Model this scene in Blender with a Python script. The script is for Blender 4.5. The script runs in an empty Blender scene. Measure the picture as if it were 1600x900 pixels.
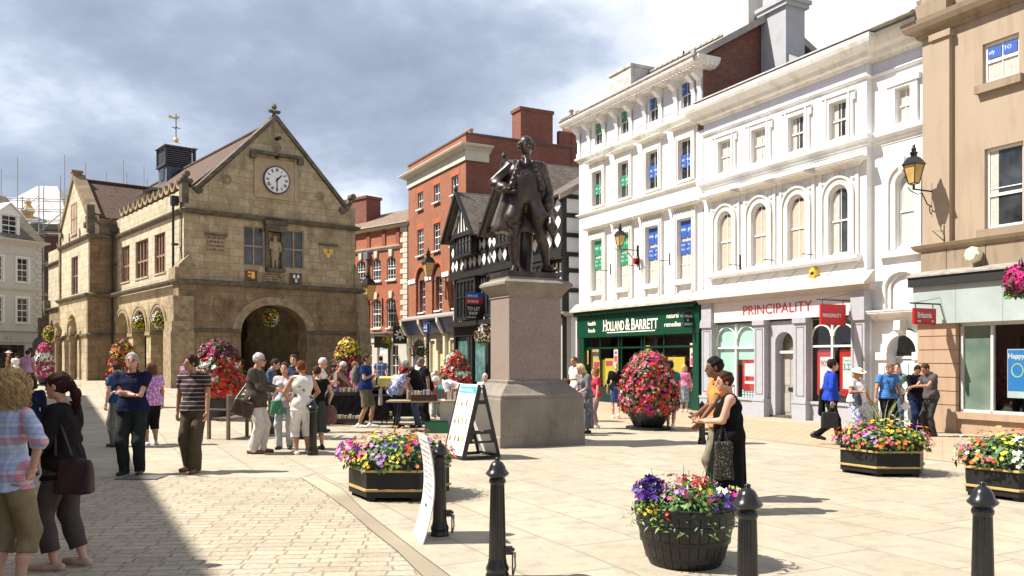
import bpy, math, random
import numpy as np
from mathutils import Vector, Matrix
# ---------------------------------------------------------------- camera, sky, sun, exposure
SC = bpy.context.scene
COL = SC.collection
FPX, VH, CAMH = 1320.0, 562.0, 1.75
cam_d = bpy.data.cameras.new('camera');cam = bpy.data.objects.new('camera', cam_d);COL.objects.link(cam)
cam.location = (0, 0, CAMH);cam.rotation_euler = (math.radians(90), 0, 0)
cam_d.sensor_width = 36;cam_d.lens = 36*FPX/1600;cam_d.shift_y = (VH-450)/1600.0
cam_d.clip_start = 0.1;cam_d.clip_end = 3000
SC.camera = cam
SC.view_settings.view_transform = 'Standard';SC.view_settings.look = 'None'
SC.view_settings.exposure = 0.86;SC.view_settings.gamma = 1.0
SC.cycles.max_bounces = 6;SC.cycles.use_denoising = True
SC.cycles.caustics_reflective = False;SC.cycles.caustics_refractive = False
SUN_EL = math.radians(52);SUN_DIR = Vector((-math.cos(SUN_EL), -0.03, math.sin(SUN_EL))).normalized()
sd = bpy.data.lights.new('sun', 'SUN');sd.energy = 5.0;sd.angle = math.radians(0.6);sd.color = (1.0, 0.94, 0.84)
so = bpy.data.objects.new('sun', sd);COL.objects.link(so)
so.rotation_euler = SUN_DIR.to_track_quat('Z', 'Y').to_euler();so.location = (-30, 0, 50)
W = bpy.data.worlds.new('World');SC.world = W;W.use_nodes = True
def build_world():
 nt = W.node_tree;nt.nodes.clear();N = nt.nodes.new;L = nt.links.new
 out = N('ShaderNodeOutputWorld');bg = N('ShaderNodeBackground');L(bg.outputs[0], out.inputs[0])
 sky = N('ShaderNodeTexSky');sky.sky_type = 'NISHITA';sky.sun_disc = False
 sky.sun_elevation = SUN_EL;sky.sun_rotation = math.atan2(SUN_DIR.x, SUN_DIR.y)
 tc = N('ShaderNodeTexCoord')
 sep = N('ShaderNodeSeparateXYZ');L(tc.outputs['Generated'], sep.inputs[0])
 zz = N('ShaderNodeMath');zz.operation = 'ADD';L(sep.outputs[2], zz.inputs[0]);zz.inputs[1].default_value = 0.32
 dx = N('ShaderNodeMath');dx.operation = 'DIVIDE';L(sep.outputs[0], dx.inputs[0]);L(zz.outputs[0], dx.inputs[1])
 dy = N('ShaderNodeMath');dy.operation = 'DIVIDE';L(sep.outputs[1], dy.inputs[0]);L(zz.outputs[0], dy.inputs[1])
 cv = N('ShaderNodeCombineXYZ');L(dx.outputs[0], cv.inputs[0]);L(dy.outputs[0], cv.inputs[1])
 def noise(scale, det, rough, off):
  m = N('ShaderNodeMapping');m.inputs['Location'].default_value = off;L(cv.outputs[0], m.inputs[0])
  n = N('ShaderNodeTexNoise');n.inputs['Scale'].default_value = scale;n.inputs['Detail'].default_value = det
  n.inputs['Roughness'].default_value = rough;L(m.outputs[0], n.inputs['Vector']);return n
 n1 = noise(1.5, 8, 0.55, (3.1, 1.7, 0));n2 = noise(3.3, 9, 0.6, (7.4, 2.2, 3))
 dot = N('ShaderNodeVectorMath');dot.operation = 'DOT_PRODUCT';L(tc.outputs['Generated'], dot.inputs[0])
 v = Vector((0.62, 0.72, 0.42)).normalized();dot.inputs[1].default_value = v
 mr = N('ShaderNodeMapRange');L(dot.outputs['Value'], mr.inputs[0]);mr.inputs[1].default_value = 0.70;mr.inputs[2].default_value = 0.96
 mr.inputs[3].default_value = 0.0;mr.inputs[4].default_value = 0.50
 hz = N('ShaderNodeMapRange');L(sep.outputs[2], hz.inputs[0]);hz.inputs[1].default_value = 0.02;hz.inputs[2].default_value = 0.30
 hz.inputs[3].default_value = 0.10;hz.inputs[4].default_value = 0.0
 a = N('ShaderNodeMath');a.operation = 'ADD';L(n1.outputs['Fac'], a.inputs[0]);L(mr.outputs[0], a.inputs[1])
 b = N('ShaderNodeMath');b.operation = 'ADD';L(a.outputs[0], b.inputs[0]);L(hz.outputs[0], b.inputs[1])
 c = N('ShaderNodeMath');c.operation = 'MULTIPLY_ADD';L(n2.outputs['Fac'], c.inputs[0]);c.inputs[1].default_value = 0.42;L(b.outputs[0], c.inputs[2])
 cr = N('ShaderNodeValToRGB');L(c.outputs[0], cr.inputs[0])
 e = cr.color_ramp.elements;e[0].position = 0.50;e[0].color = (0.27, 0.31, 0.41, 1);e[1].position = 1.0;e[1].color = (1.0, 1.0, 1.0, 1)
 for p, colr in ((0.63, (0.30, 0.345, 0.45, 1)), (0.73, (0.38, 0.435, 0.55, 1)), (0.81, (0.50, 0.565, 0.69, 1)), (0.89, (0.74, 0.80, 0.90, 1))):
  q = e.new(p);q.color = colr
 sm = N('ShaderNodeVectorMath');sm.operation = 'SCALE';L(sky.outputs[0], sm.inputs[0]);sm.inputs['Scale'].default_value = 0.08
 cs = N('ShaderNodeVectorMath');cs.operation = 'SCALE';L(cr.outputs[0], cs.inputs[0]);cs.inputs['Scale'].default_value = 0.68
 mx = N('ShaderNodeMix');mx.data_type = 'RGBA';mx.inputs[0].default_value = 0.88
 L(sm.outputs[0], mx.inputs[6]);L(cs.outputs[0], mx.inputs[7])
 L(mx.outputs[2], bg.inputs[0]);bg.inputs[1].default_value = 1.0
build_world()
# ---------------------------------------------------------------- ground height and pixel-ray measuring
def gz(x, y):
 k = 0.002 - 0.0008*max(-16.0, min(16.0, x))
 t = max(0.0, min(y, 62.0)-8.0)
 return k*t*t/(t+3.0) if t > 0 else 0.0
def ray(u, v): return Vector(((u-800.0)/FPX, 1.0, (VH-v)/FPX))
def ground(u, v):
 y = 12.0
 for _ in range(60):
  y = 0.5*y + 0.5*(CAMH-gz((u-800)/FPX*y, y))*FPX/(v-VH)
 x = (u-800)/FPX*y
 return Vector((x, y, gz(x, y)))
class Frame:
 """a facade: local x runs left to right along it, local y goes into the building"""
 def __init__(s, x, y, dx, dy, z=0.0):
  l = math.hypot(dx, dy);s.o = Vector((x, y, z));s.d = Vector((dx/l, dy/l, 0));s.n = Vector((-dy/l, dx/l, 0));s.rot = math.atan2(dy, dx)
 def hit(s, u, v, dep=0.0):
  r = ray(u, v);c = Vector((0, 0, CAMH));p0 = s.o + s.n*dep
  t = (p0-c).dot(s.n)/r.dot(s.n);p = c + r*t
  return (p-s.o).dot(s.d), p.z - s.o.z
 def X(s, u, dep=0.0): return s.hit(u, 500, dep)[0]
 def Z(s, u, v, dep=0.0): return s.hit(u, v, dep)[1]
 def world(s, lx, ly, z=0.0): return s.o + s.d*lx + s.n*ly + Vector((0, 0, z))
# ---------------------------------------------------------------- naming
def tag(o, label=None, cat=None, group=None, kind=None):
 if label: o['label'] = label
 if cat: o['category'] = cat
 if group: o['group'] = group
 if kind: o['kind'] = kind
 return o
def thing(name, label, cat, loc=(0, 0, 0), rz=0.0, group=None):
 o = bpy.data.objects.new(name, None);COL.objects.link(o);o.empty_display_size = 0.2
 o.location = loc;o.rotation_euler = (0, 0, rz)
 return tag(o, label, cat, group)
def copy_tree(o, parent=None):
 c = o.copy();COL.objects.link(c)
 if parent is not None: c.parent = parent
 for ch in list(o.children): copy_tree(ch, c)
 return c
# ---------------------------------------------------------------- mesh builder
SPLIT = set('buttress shop_window scroll wall_panel shop_console impost_band carved_shield impost_block shop_pilaster roundel chimney_pot brick_pilaster door_panel floodlight stall_riser plinth arch_moulding oval_vent bay_return sill_band white_charges gold_charges standard timber_post recess_wall pier string_course door_surround shop_cornice front_stud window_surround brick_arch parapet_cresting chimney louvre_side'.split())
class MB:
 def __init__(s): s.v = [];s.f = [];s.m = [];s.np = []
 def quad(s, a, b, c, d, m=0):
  i = len(s.v);s.v += [tuple(a), tuple(b), tuple(c), tuple(d)];s.f.append((i, i+1, i+2, i+3));s.m.append(m);return s
 def poly(s, pts, m=0):
  i = len(s.v);s.v += [tuple(p) for p in pts];s.f.append(tuple(range(i, i+len(pts))));s.m.append(m);return s
 def box(s, x0, x1, y0, y1, z0, z1, m=0):
  if x0 > x1: x0, x1 = x1, x0
  if y0 > y1: y0, y1 = y1, y0
  if z0 > z1: z0, z1 = z1, z0
  i = len(s.v)
  s.v += [(x0,y0,z0),(x1,y0,z0),(x1,y1,z0),(x0,y1,z0),(x0,y0,z1),(x1,y0,z1),(x1,y1,z1),(x0,y1,z1)]
  for f in ((0,3,2,1),(4,5,6,7),(0,1,5,4),(1,2,6,5),(2,3,7,6),(3,0,4,7)): s.f.append(tuple(i+k for k in f));s.m.append(m)
  return s
 def prism(s, pts, axis, a, b, m=0, caps=True):
  """polygon pts (2D) extruded along axis 'x','y' or 'z' from a to b"""
  def P(p, t):
   return {'x': (t, p[0], p[1]), 'y': (p[0], t, p[1]), 'z': (p[0], p[1], t)}[axis]
  n = len(pts);i = len(s.v)
  s.v += [P(p, a) for p in pts] + [P(p, b) for p in pts]
  if caps:
   s.f.append(tuple(range(i, i+n)));s.m.append(m);s.f.append(tuple(range(i+2*n-1, i+n-1, -1)));s.m.append(m)
  for k in range(n):
   j = (k+1) % n;s.f.append((i+k, i+n+k, i+n+j, i+j));s.m.append(m)
  return s
 def tube(s, path, r, seg=8, m=0, caps=True, r2=None):
  P = [Vector(p) for p in path];n = len(P);i0 = len(s.v);up = Vector((0, 0, 1))
  rs = r if isinstance(r, (list, tuple)) else [r + ((r2-r)*k/(n-1) if r2 is not None else 0) for k in range(n)]
  prev = None
  for k, p in enumerate(P):
   t = (P[min(k+1, n-1)]-P[max(k-1, 0)]).normalized()
   if prev is None: a = t.cross(up if abs(t.z) < 0.9 else Vector((1, 0, 0))).normalized()
   else: a = (prev - t*prev.dot(t)).normalized()
   prev = a;b = t.cross(a)
   for q in range(seg):
    w = 2*math.pi*q/seg;c = p + (a*math.cos(w)+b*math.sin(w))*rs[k];s.v.append(tuple(c))
  for k in range(n-1):
   for q in range(seg):
    w = (q+1) % seg;s.f.append((i0+k*seg+q, i0+k*seg+w, i0+(k+1)*seg+w, i0+(k+1)*seg+q));s.m.append(m)
  if caps:
   s.f.append(tuple(range(i0+seg-1, i0-1, -1)));s.m.append(m);s.f.append(tuple(range(i0+(n-1)*seg, i0+n*seg)));s.m.append(m)
  return s
 def lathe(s, prof, seg=20, m=0, c=(0, 0, 0), sq=None, ph=0.0):
  i0 = len(s.v);n = len(prof)
  for (r, z) in prof:
   for q in range(seg):
    w = 2*math.pi*q/seg + ph;s.v.append((c[0]+r*math.cos(w), c[1]+r*math.sin(w), c[2]+z))
  for k in range(n-1):
   for q in range(seg):
    w = (q+1) % seg;s.f.append((i0+k*seg+q, i0+k*seg+w, i0+(k+1)*seg+w, i0+(k+1)*seg+q));s.m.append(m)
  if prof[0][0] > 1e-4: s.f.append(tuple(range(i0+seg-1, i0-1, -1)));s.m.append(m)
  if prof[-1][0] > 1e-4: s.f.append(tuple(range(i0+(n-1)*seg, i0+n*seg)));s.m.append(m)
  return s
 def sweep(s, prof, path, m=0, closed=False):
  """profile (out, z) swept along a 2D path (x, y) lying level at z=0, mitred;out is to the right-hand side of travel"""
  P = [Vector((p[0], p[1])) for p in path];n = len(P);i0 = len(s.v);k = len(prof)
  for i, p in enumerate(P):
   a = P[i-1] if (i > 0 or closed) else None;b = P[(i+1) % n] if (i < n-1 or closed) else None
   if a is None: d = (b-p).normalized();nn = Vector((d.y, -d.x));sc = 1
   elif b is None: d = (p-a).normalized();nn = Vector((d.y, -d.x));sc = 1
   else:
    d1 = (p-a).normalized();d2 = (b-p).normalized();n1 = Vector((d1.y, -d1.x));n2 = Vector((d2.y, -d2.x))
    nn = (n1+n2).normalized();sc = 1/max(0.3, nn.dot(n1))
   for (o, z) in prof: q = p + nn*o*sc;s.v.append((q.x, q.y, z))
  for i in range(n if closed else n-1):
   j = (i+1) % n
   for q in range(k):
    w = (q+1) % k;s.f.append((i0+i*k+q, i0+j*k+q, i0+j*k+w, i0+i*k+w));s.m.append(m)
  if not closed:
   s.f.append(tuple(range(i0, i0+k)));s.m.append(m);s.f.append(tuple(range(i0+n*k-1, i0+(n-1)*k-1, -1)));s.m.append(m)
  return s
 def add(s, V, F, m=0):
  i = len(s.v);s.v += [tuple(v) for v in V]
  for f in F: s.f.append(tuple(i+k for k in f));s.m.append(m)
  return s
 def xform(s, M, start=0):
  for i in range(start, len(s.v)): s.v[i] = tuple(M @ Vector(s.v[i]))
  return s
 def build(s, name, mats, parent=None, smooth=False, loc=None, rz=None, label=None):
  if name in SPLIT:
   gs = s.clusters()
   if len(gs) > 1:
    first = None
    for fs in gs:
     q = MB();mp = {}
     for k in fs:
      for v in s.f[k]:
       if v not in mp: mp[v] = len(q.v);q.v.append(s.v[v])
      q.f.append(tuple(mp[v] for v in s.f[k]));q.m.append(s.m[k])
     o = q.build1(name, mats, parent, smooth, loc, rz, label); first = first or o
    return first
  return s.build1(name, mats, parent, smooth, loc, rz, label)
 def clusters(s, eps=.03):
  n = len(s.v);par = list(range(n))
  def find(a):
   while par[a] != a: par[a] = par[par[a]];a = par[a]
   return a
  for f in s.f:
   r = find(f[0])
   for v in f[1:]: par[find(v)] = r
  g = {}
  for k, f in enumerate(s.f): g.setdefault(find(f[0]), []).append(k)
  A = []
  for fs in g.values():
   P = np.array([s.v[v] for k in fs for v in s.f[k]]);A.append([P.min(0)-eps, P.max(0)+eps, list(fs)])
  ch = True
  while ch:
   ch = False;B = []
   for a in A:
    for b in B:
     if (a[0] <= b[1]).all() and (b[0] <= a[1]).all(): b[0] = np.minimum(a[0], b[0]);b[1] = np.maximum(a[1], b[1]);b[2] += a[2];ch = True;break
    else: B.append(a)
   A = B
  return [a[2] for a in A]
 def build1(s, name, mats, parent=None, smooth=False, loc=None, rz=None, label=None):
  me = bpy.data.meshes.new(name)
  me.from_pydata(s.v, [], s.f)
  if not isinstance(mats, (list, tuple)): mats = [mats]
  for m in mats: me.materials.append(m)
  if len(mats) > 1: me.polygons.foreach_set('material_index', s.m)
  me.update()
  fixn(me)
  if smooth: smooth_by_angle(me, smooth if isinstance(smooth, float) else 40.0)
  o = bpy.data.objects.new(name, me);COL.objects.link(o)
  if parent is not None: o.parent = parent
  if loc is not None: o.location = loc
  if rz is not None: o.rotation_euler = (0, 0, rz)
  if label: o['label'] = label
  return o
import bmesh
def fixn(me):
 if len(me.polygons) > 30000: return
 bm = bmesh.new();bm.from_mesh(me);bmesh.ops.recalc_face_normals(bm, faces=bm.faces);bm.to_mesh(me);bm.free()
def smooth_by_angle(me, ang):
 bm = bmesh.new();bm.from_mesh(me);a = math.radians(ang)
 for f in bm.faces: f.smooth = True
 for e in bm.edges:
  if len(e.link_faces) == 2 and e.calc_face_angle(0) > a: e.smooth = False
 bm.to_mesh(me);bm.free()
def np_mesh(name, V, F, mats, mi=None, parent=None, smooth=False, loc=None, rz=None):
 """V (n,3) and F (m,k) arrays of quads or tris"""
 me = bpy.data.meshes.new(name);V = np.asarray(V, np.float32);F = np.asarray(F, np.int32);k = F.shape[1]
 me.vertices.add(len(V));me.vertices.foreach_set('co', V.ravel())
 me.loops.add(F.size);me.loops.foreach_set('vertex_index', F.ravel())
 me.polygons.add(len(F));me.polygons.foreach_set('loop_start', np.arange(0, F.size, k, dtype=np.int32))
 me.polygons.foreach_set('loop_total', np.full(len(F), k, np.int32))
 if not isinstance(mats, (list, tuple)): mats = [mats]
 for m in mats: me.materials.append(m)
 if mi is not None: me.polygons.foreach_set('material_index', np.asarray(mi, np.int32))
 if smooth: me.polygons.foreach_set('use_smooth', np.ones(len(F), bool))
 me.update(calc_edges=True);me.validate()
 o = bpy.data.objects.new(name, me);COL.objects.link(o)
 if parent is not None: o.parent = parent
 if loc is not None: o.location = loc
 if rz is not None: o.rotation_euler = (0, 0, rz)
 return o
# ---------------------------------------------------------------- materials
_M = {}
def rgb(r, g, b):   # sRGB 0..255 -> linear
 f = lambda c: ((c/255+0.055)/1.055)**2.4 if c > 10 else c/255/12.92
 return (f(r), f(g), f(b), 1)
class NT:
 def __init__(s, name, rough=0.8, metal=0.0, spec=None):
  s.m = bpy.data.materials.new(name);s.m.use_nodes = True;s.nt = s.m.node_tree;s.b = s.nt.nodes['Principled BSDF']
  s.b.inputs['Roughness'].default_value = rough;s.b.inputs['Metallic'].default_value = metal
  if spec is not None: s.b.inputs['Specular IOR Level'].default_value = spec
 def N(s, t, **kw):
  n = s.nt.nodes.new(t)
  for k, v in kw.items(): setattr(n, k, v)
  return n
 def L(s, a, b): s.nt.links.new(a, b)
 def obj(s): return s.N('ShaderNodeTexCoord').outputs['Object']
 def wallvec(s, sx=1.0):
  """(x+y, z): runs along any upright wall of the object's own axes"""
  sp = s.N('ShaderNodeSeparateXYZ');s.L(s.obj(), sp.inputs[0])
  a = s.N('ShaderNodeMath', operation='ADD');s.L(sp.outputs[0], a.inputs[0]);s.L(sp.outputs[1], a.inputs[1])
  c = s.N('ShaderNodeCombineXYZ');s.L(a.outputs[0], c.inputs[0]);s.L(sp.outputs[2], c.inputs[1]);return c.outputs[0]
 def noise(s, scale, det=4, rough=0.55, vec=None, stretch=None):
  v = vec or s.obj()
  if stretch:
   mp = s.N('ShaderNodeMapping');mp.inputs['Scale'].default_value = stretch;s.L(v, mp.inputs[0]);v = mp.outputs[0]
  n = s.N('ShaderNodeTexNoise');n.inputs['Scale'].default_value = scale;n.inputs['Detail'].default_value = det
  n.inputs['Roughness'].default_value = rough;s.L(v, n.inputs['Vector']);return n.outputs['Fac']
 def ramp(s, fac, stops):
  r = s.N('ShaderNodeValToRGB');s.L(fac, r.inputs[0]);e = r.color_ramp.elements
  e[0].position, e[0].color = stops[0][0], stops[0][1];e[1].position, e[1].color = stops[-1][0], stops[-1][1]
  for p, c in stops[1:-1]: q = e.new(p);q.color = c
  return r.outputs[0]
 def mix(s, fac, a, b, mode='MIX'):
  n = s.N('ShaderNodeMix', data_type='RGBA', blend_type=mode)
  for sock, val in ((0, fac), (6, a), (7, b)):
   if isinstance(val, (tuple, list)): n.inputs[sock].default_value = val
   elif isinstance(val, (int, float)): n.inputs[sock].default_value = val
   else: s.L(val, n.inputs[sock])
  return n.outputs[2]
 def color(s, c):
  if isinstance(c, (tuple, list)): s.b.inputs['Base Color'].default_value = c
  else: s.L(c, s.b.inputs['Base Color'])
  return s
 def bump(s, h, strength=0.4, dist=0.01, prev=None):
  b = s.N('ShaderNodeBump');b.inputs['Strength'].default_value = strength;b.inputs['Distance'].default_value = dist
  s.L(h, b.inputs['Height'])
  if prev is not None: s.L(prev, b.inputs['Normal'])
  s.L(b.outputs[0], s.b.inputs['Normal']);return b.outputs[0]
 def bricks(s, vec, c1, c2, mortar, w, h, ms, bias=0.0, off=0.5, squash=1.0, sqf=2):
  t = s.N('ShaderNodeTexBrick');s.L(vec, t.inputs['Vector'])
  for k, v in (('Color1', c1), ('Color2', c2), ('Mortar', mortar)): t.inputs[k].default_value = v
  t.inputs['Scale'].default_value = 1;t.inputs['Brick Width'].default_value = w;t.inputs['Row Height'].default_value = h
  t.inputs['Mortar Size'].default_value = ms;t.inputs['Bias'].default_value = bias;t.inputs['Mortar Smooth'].default_value = 0.2
  t.offset = off;t.squash = squash;t.squash_frequency = sqf
  return t
def C(r, g, b): return (r, g, b, 1)
def sc(c, k): return (c[0]*k, c[1]*k, c[2]*k, 1)
def plain(name, col, rough=0.7, metal=0.0, var=0.12, scale=6.0, bump=0.0, spec=None):
 """one paint or cloth colour with light mottling"""
 if name in _M: return _M[name]
 t = NT(name, rough, metal, spec);n = t.noise(scale, 5)
 t.color(t.ramp(n, [(0.3, sc(col, 1-var)), (0.7, sc(col, 1+var))]))
 if bump: t.bump(t.noise(scale*6, 3), bump, 0.01)
 _M[name] = t.m;return t.m
def stucco(name, col, dirt=C(.45,.42,.36), amt=0.35):
 if name in _M: return _M[name]
 t = NT(name, 0.75);n = t.noise(0.7, 6, 0.6);base = t.ramp(n, [(0.35, sc(col, 0.93)), (0.65, col)])
 st = t.ramp(t.noise(1.6, 8, 0.65, stretch=(2.2, 2.2, 0.35)), [(0.50, C(0,0,0)), (0.72, C(amt,amt,amt))])
 t.color(t.mix(st, base, dirt));t.bump(t.noise(30, 3), 0.12, 0.004); _M[name] = t.m;return t.m
def ashlar(name, c1, c2, mortar, w=0.62, h=0.33, stain=C(.05,.045,.035), amt=0.6, green=True):
 if name in _M: return _M[name]
 t = NT(name, 0.9);v = t.wallvec()
 br = t.bricks(v, c1, c2, mortar, w, h, 0.012, -0.1, 0.42, 0.8, 3)
 n = t.noise(2.2, 6, 0.6);base = t.mix(0.38, br.outputs['Color'], t.ramp(n, [(0.32, sc(c1, 0.55)), (0.5, c2), (0.68, sc(c1, 1.15))]))
 n3 = t.noise(12, 4);base = t.mix(0.3, base, t.ramp(n3, [(0.35, C(.25,.25,.25)), (0.65, C(.75,.75,.75))]), 'OVERLAY')
 st = t.ramp(t.noise(0.8, 8, 0.68, stretch=(1.6, 1.6, 0.8)), [(0.50, C(0,0,0)), (0.72, C(amt,amt,amt))])
 base = t.mix(st, base, stain)
 base = t.mix(t.ramp(br.outputs['Fac'], [(0.0, C(0,0,0)), (1.0, C(.5,.5,.5))]), base, sc(mortar, 0.8))
 t.color(base)
 b1 = t.bump(br.outputs['Fac'], -0.5, 0.012);t.bump(t.noise(9, 4), 0.3, 0.012, b1); _M[name] = t.m;return t.m
def brickwork(name, c1, c2, mortar, amt=0.4):
 if name in _M: return _M[name]
 t = NT(name, 0.88);br = t.bricks(t.wallvec(), c1, c2, mortar, 0.225, 0.075, 0.008, 0.0)
 n = t.noise(1.1, 7, 0.65);base = t.mix(t.ramp(n, [(0.45, C(0,0,0)), (0.75, C(amt,amt,amt))]), br.outputs['Color'], sc(c2, 0.35))
 t.color(t.mix(0.3, base, t.ramp(t.noise(9, 4), [(0.3, C(.35,.35,.35)), (0.7, C(.65,.65,.65))]), 'OVERLAY'));t.bump(br.outputs['Fac'], -0.3, 0.006); _M[name] = t.m;return t.m
def tiles(name, c1, c2, w=0.2, h=0.14, gap=C(.02,.015,.012)):
 if name in _M: return _M[name]
 t = NT(name, 0.85);br = t.bricks(t.wallvec(), c1, c2, gap, w, h, 0.010, -0.1)
 n = t.noise(1.5, 7, 0.65);t.color(t.mix(0.7, t.mix(0.5, br.outputs['Color'], t.ramp(n, [(0.35, sc(c2, 0.5)), (0.47, sc(c1, 1.3)), (0.55, c2), (0.68, sc(c1, 1.8))]), 'MIX'), t.ramp(t.noise(9, 5, .7), [(.35, C(.2,.2,.2)), (.65, C(.8,.8,.8))]), 'OVERLAY'))
 t.bump(br.outputs['Fac'], -0.8, 0.02); _M[name] = t.m;return t.m
def glass(name, col=C(.03,.035,.04), rough=0.06, var=0.5):
 if name in _M: return _M[name]
 t = NT(name, rough);n = t.noise(1.7, 3);t.color(t.ramp(n, [(0.35, sc(col, 1-var)), (0.65, sc(col, 1+var))]))
 t.b.inputs['Specular IOR Level'].default_value = 0.6;t.bump(t.noise(0.9, 2), 0.06, 0.05); _M[name] = t.m;return t.m
WHITE = lambda: plain('white_paint', C(.78,.77,.74), 0.45, var=.05)
BLACKP = lambda: plain('black_gloss_paint', C(.012,.012,.013), 0.22, var=.3, scale=20)
IRON = lambda: plain('dark_iron', C(.02,.02,.022), 0.45, var=.3)
def text(body, size, mat, parent, loc, rot=(math.pi/2, 0, 0), sx=1.0, ext=0.004, name='lettering', align='LEFT', off=0.0, shear=0.0, spacing=1.0, fit=None):
 cu = bpy.data.curves.new(name, 'FONT');cu.body = body;cu.size = size;cu.extrude = ext;cu.align_x = align;cu.offset = off;cu.shear = shear
 cu.space_character = spacing;cu.resolution_u = 3
 tmp = bpy.data.objects.new('tmp', cu);COL.objects.link(tmp)
 bpy.context.view_layer.update();dg = bpy.context.evaluated_depsgraph_get()
 me = bpy.data.meshes.new_from_object(tmp.evaluated_get(dg));bpy.data.objects.remove(tmp);bpy.data.curves.remove(cu)
 me.materials.clear();me.materials.append(mat);me.name = name
 if fit: xs = [v.co.x for v in me.vertices];sx = fit/(max(xs)-min(xs))
 o = bpy.data.objects.new(name, me);COL.objects.link(o);o.parent = parent;o.location = loc;o.rotation_euler = rot;o.scale = (sx, 1, 1)
 return o
# ---------------------------------------------------------------- walls with openings
def arc(cx, zs, r, n, a0=math.pi, a1=0.0, k=1.0): return [(cx+r*math.cos(a0+(a1-a0)*i/n), zs+r*k*math.sin(a0+(a1-a0)*i/n)) for i in range(n+1)]
def wall_front(mb, x0, x1, z0, z1, ops, y=0.0, rev=0.16, m=0, back=False):
 """front sheet at local y with openings (xa, xb, za, zb, arched, k) cut out, reveals going rev deep"""
 xs = sorted({x0, x1, *[o[0] for o in ops], *[o[1] for o in ops]});zs = sorted({z0, z1, *[o[2] for o in ops], *[o[3] for o in ops]})
 xs = [x for x in xs if x0-1e-6 <= x <= x1+1e-6];zs = [z for z in zs if z0-1e-6 <= z <= z1+1e-6]
 for i in range(len(xs)-1):
  for j in range(len(zs)-1):
   cx, cz = (xs[i]+xs[i+1])/2, (zs[j]+zs[j+1])/2
   if any(o[0] < cx < o[1] and o[2] < cz < o[3] for o in ops): continue
   mb.quad((xs[i], y, zs[j]), (xs[i+1], y, zs[j]), (xs[i+1], y, zs[j+1]), (xs[i], y, zs[j+1]), m)
 for o in ops:
  xa, xb, za, zb = o[:4];yb = y+rev
  if len(o) > 4 and o[4]:
   r = (xb-xa)/2;k = o[5] if len(o) > 5 else 1.0;sp = zb-r*k;pts = arc((xa+xb)/2, sp, r, 16, k=k)
   mb.poly([(xa, y, zb)] + [(p[0], y, p[1]) for p in pts[:9]], m);mb.poly([(xb, y, zb)] + [(p[0], y, p[1]) for p in pts[:7:-1]], m)
   for a, b in zip(pts[:-1], pts[1:]): mb.quad((a[0], y, a[1]), (b[0], y, b[1]), (b[0], yb, b[1]), (a[0], yb, a[1]), m)
  else:
   sp = zb;mb.quad((xa, y, zb), (xb, y, zb), (xb, yb, zb), (xa, yb, zb), m)
  mb.quad((xa, y, za), (xa, y, sp), (xa, yb, sp), (xa, yb, za), m);mb.quad((xb, y, za), (xb, y, sp), (xb, yb, sp), (xb, yb, za), m)
  if za > z0+0.01: mb.quad((xa, y, za), (xb, y, za), (xb, yb, za), (xa, yb, za), m)
 return mb
def sash(parent, xa, xb, za, zb, y, gl, fr, nx=2, nz=2, arched=False, k=1.0, meet=0.5, bar=0.022, fw=0.05, sill=None, name='window', curtains=None, y0=None):
 """sash window: frame mesh with glass pane child (and a sill child)"""
 mb = MB();r = (xb-xa)/2;sp = zb-r*k if arched else zb;zm = za+(zb-za)*meet
 mb.box(xa, xa+fw, y, y+.05, za, sp);mb.box(xb-fw, xb, y, y+.05, za, sp);mb.box(xa+fw, xb-fw, y, y+.05, za, za+fw*1.3)
 if arched:
  o = arc((xa+xb)/2, sp, r, 14, k=k);i = arc((xa+xb)/2, sp, r-fw, 14, k=k)
  for a in range(14):
   mb.prism([o[a], o[a+1], i[a+1], i[a]], 'y', y, y+.05)
 else: mb.box(xa+fw, xb-fw, y, y+.05, zb-fw, zb)
 if meet: mb.box(xa+fw, xb-fw, y-.012, y+.045, zm-fw*.5, zm+fw*.5)
 w = xb-xa
 for i in range(1, nx):
  x = xa+w*i/nx;top = (sp+math.sqrt(max(0, (r-fw)**2-(x-(xa+xb)/2)**2))*k) if arched else zb-fw
  mb.box(x-bar/2, x+bar/2, y+.004, y+.035, za+fw*1.3, top)
 for i in range(1, nz):
  if meet and abs(i/nz-meet) < 0.08: continue
  z = za+(sp-za)*i/nz;mb.box(xa+fw, xb-fw, y+.006, y+.033, z-bar/2, z+bar/2)
 f = mb.build(name, fr, parent)
 g = MB();yg = y+.026
 if arched: g.poly([(xa+.01, yg, za+.01), (xb-.01, yg, za+.01)] + [(p[0], yg, p[1]) for p in arc((xa+xb)/2, sp, r-.01, 14, k=k)[::-1]])
 else: g.quad((xa+.01, yg, za+.01), (xb-.01, yg, za+.01), (xb-.01, yg, zb-.01), (xa+.01, yg, zb-.01))
 g.build('pane', gl, f)
 if sill: MB().box(xa-.06, xb+.06, (y0 or 0)-sill, y, za-.09, za).build('sill', fr, f)
 if curtains:
  c = MB();n = 14
  for (ca, cb) in curtains[1]:
   X0, X1 = xa+w*ca, xa+w*cb;st = max(4, int((X1-X0)/.05));zt = (sp + r*k*.55) if arched else zb-.02
   for q in range(st):
    a = X0+(X1-X0)*q/st;b = X0+(X1-X0)*(q+1)/st;ya, yb_ = yg-.002-.006*(q % 2), yg-.002-.006*((q+1) % 2)
    c.quad((a, ya, za+.03), (b, yb_, za+.03), (b, yb_, zt), (a, ya, zt))
  c.build('curtain', curtains[0], f)
 return f
def cornice_prof(h, out, steps=3):
 """simple stepped/ogee section: list of (out, z), z from 0 to h"""
 p = [(0, 0), (out*.12, 0), (out*.16, h*.2), (out*.35, h*.28), (out*.42, h*.45), (out*.7, h*.6), (out*.92, h*.66), (out*.95, h*.8), (out, h*.86), (out, h), (0, h)]
 return p
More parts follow.
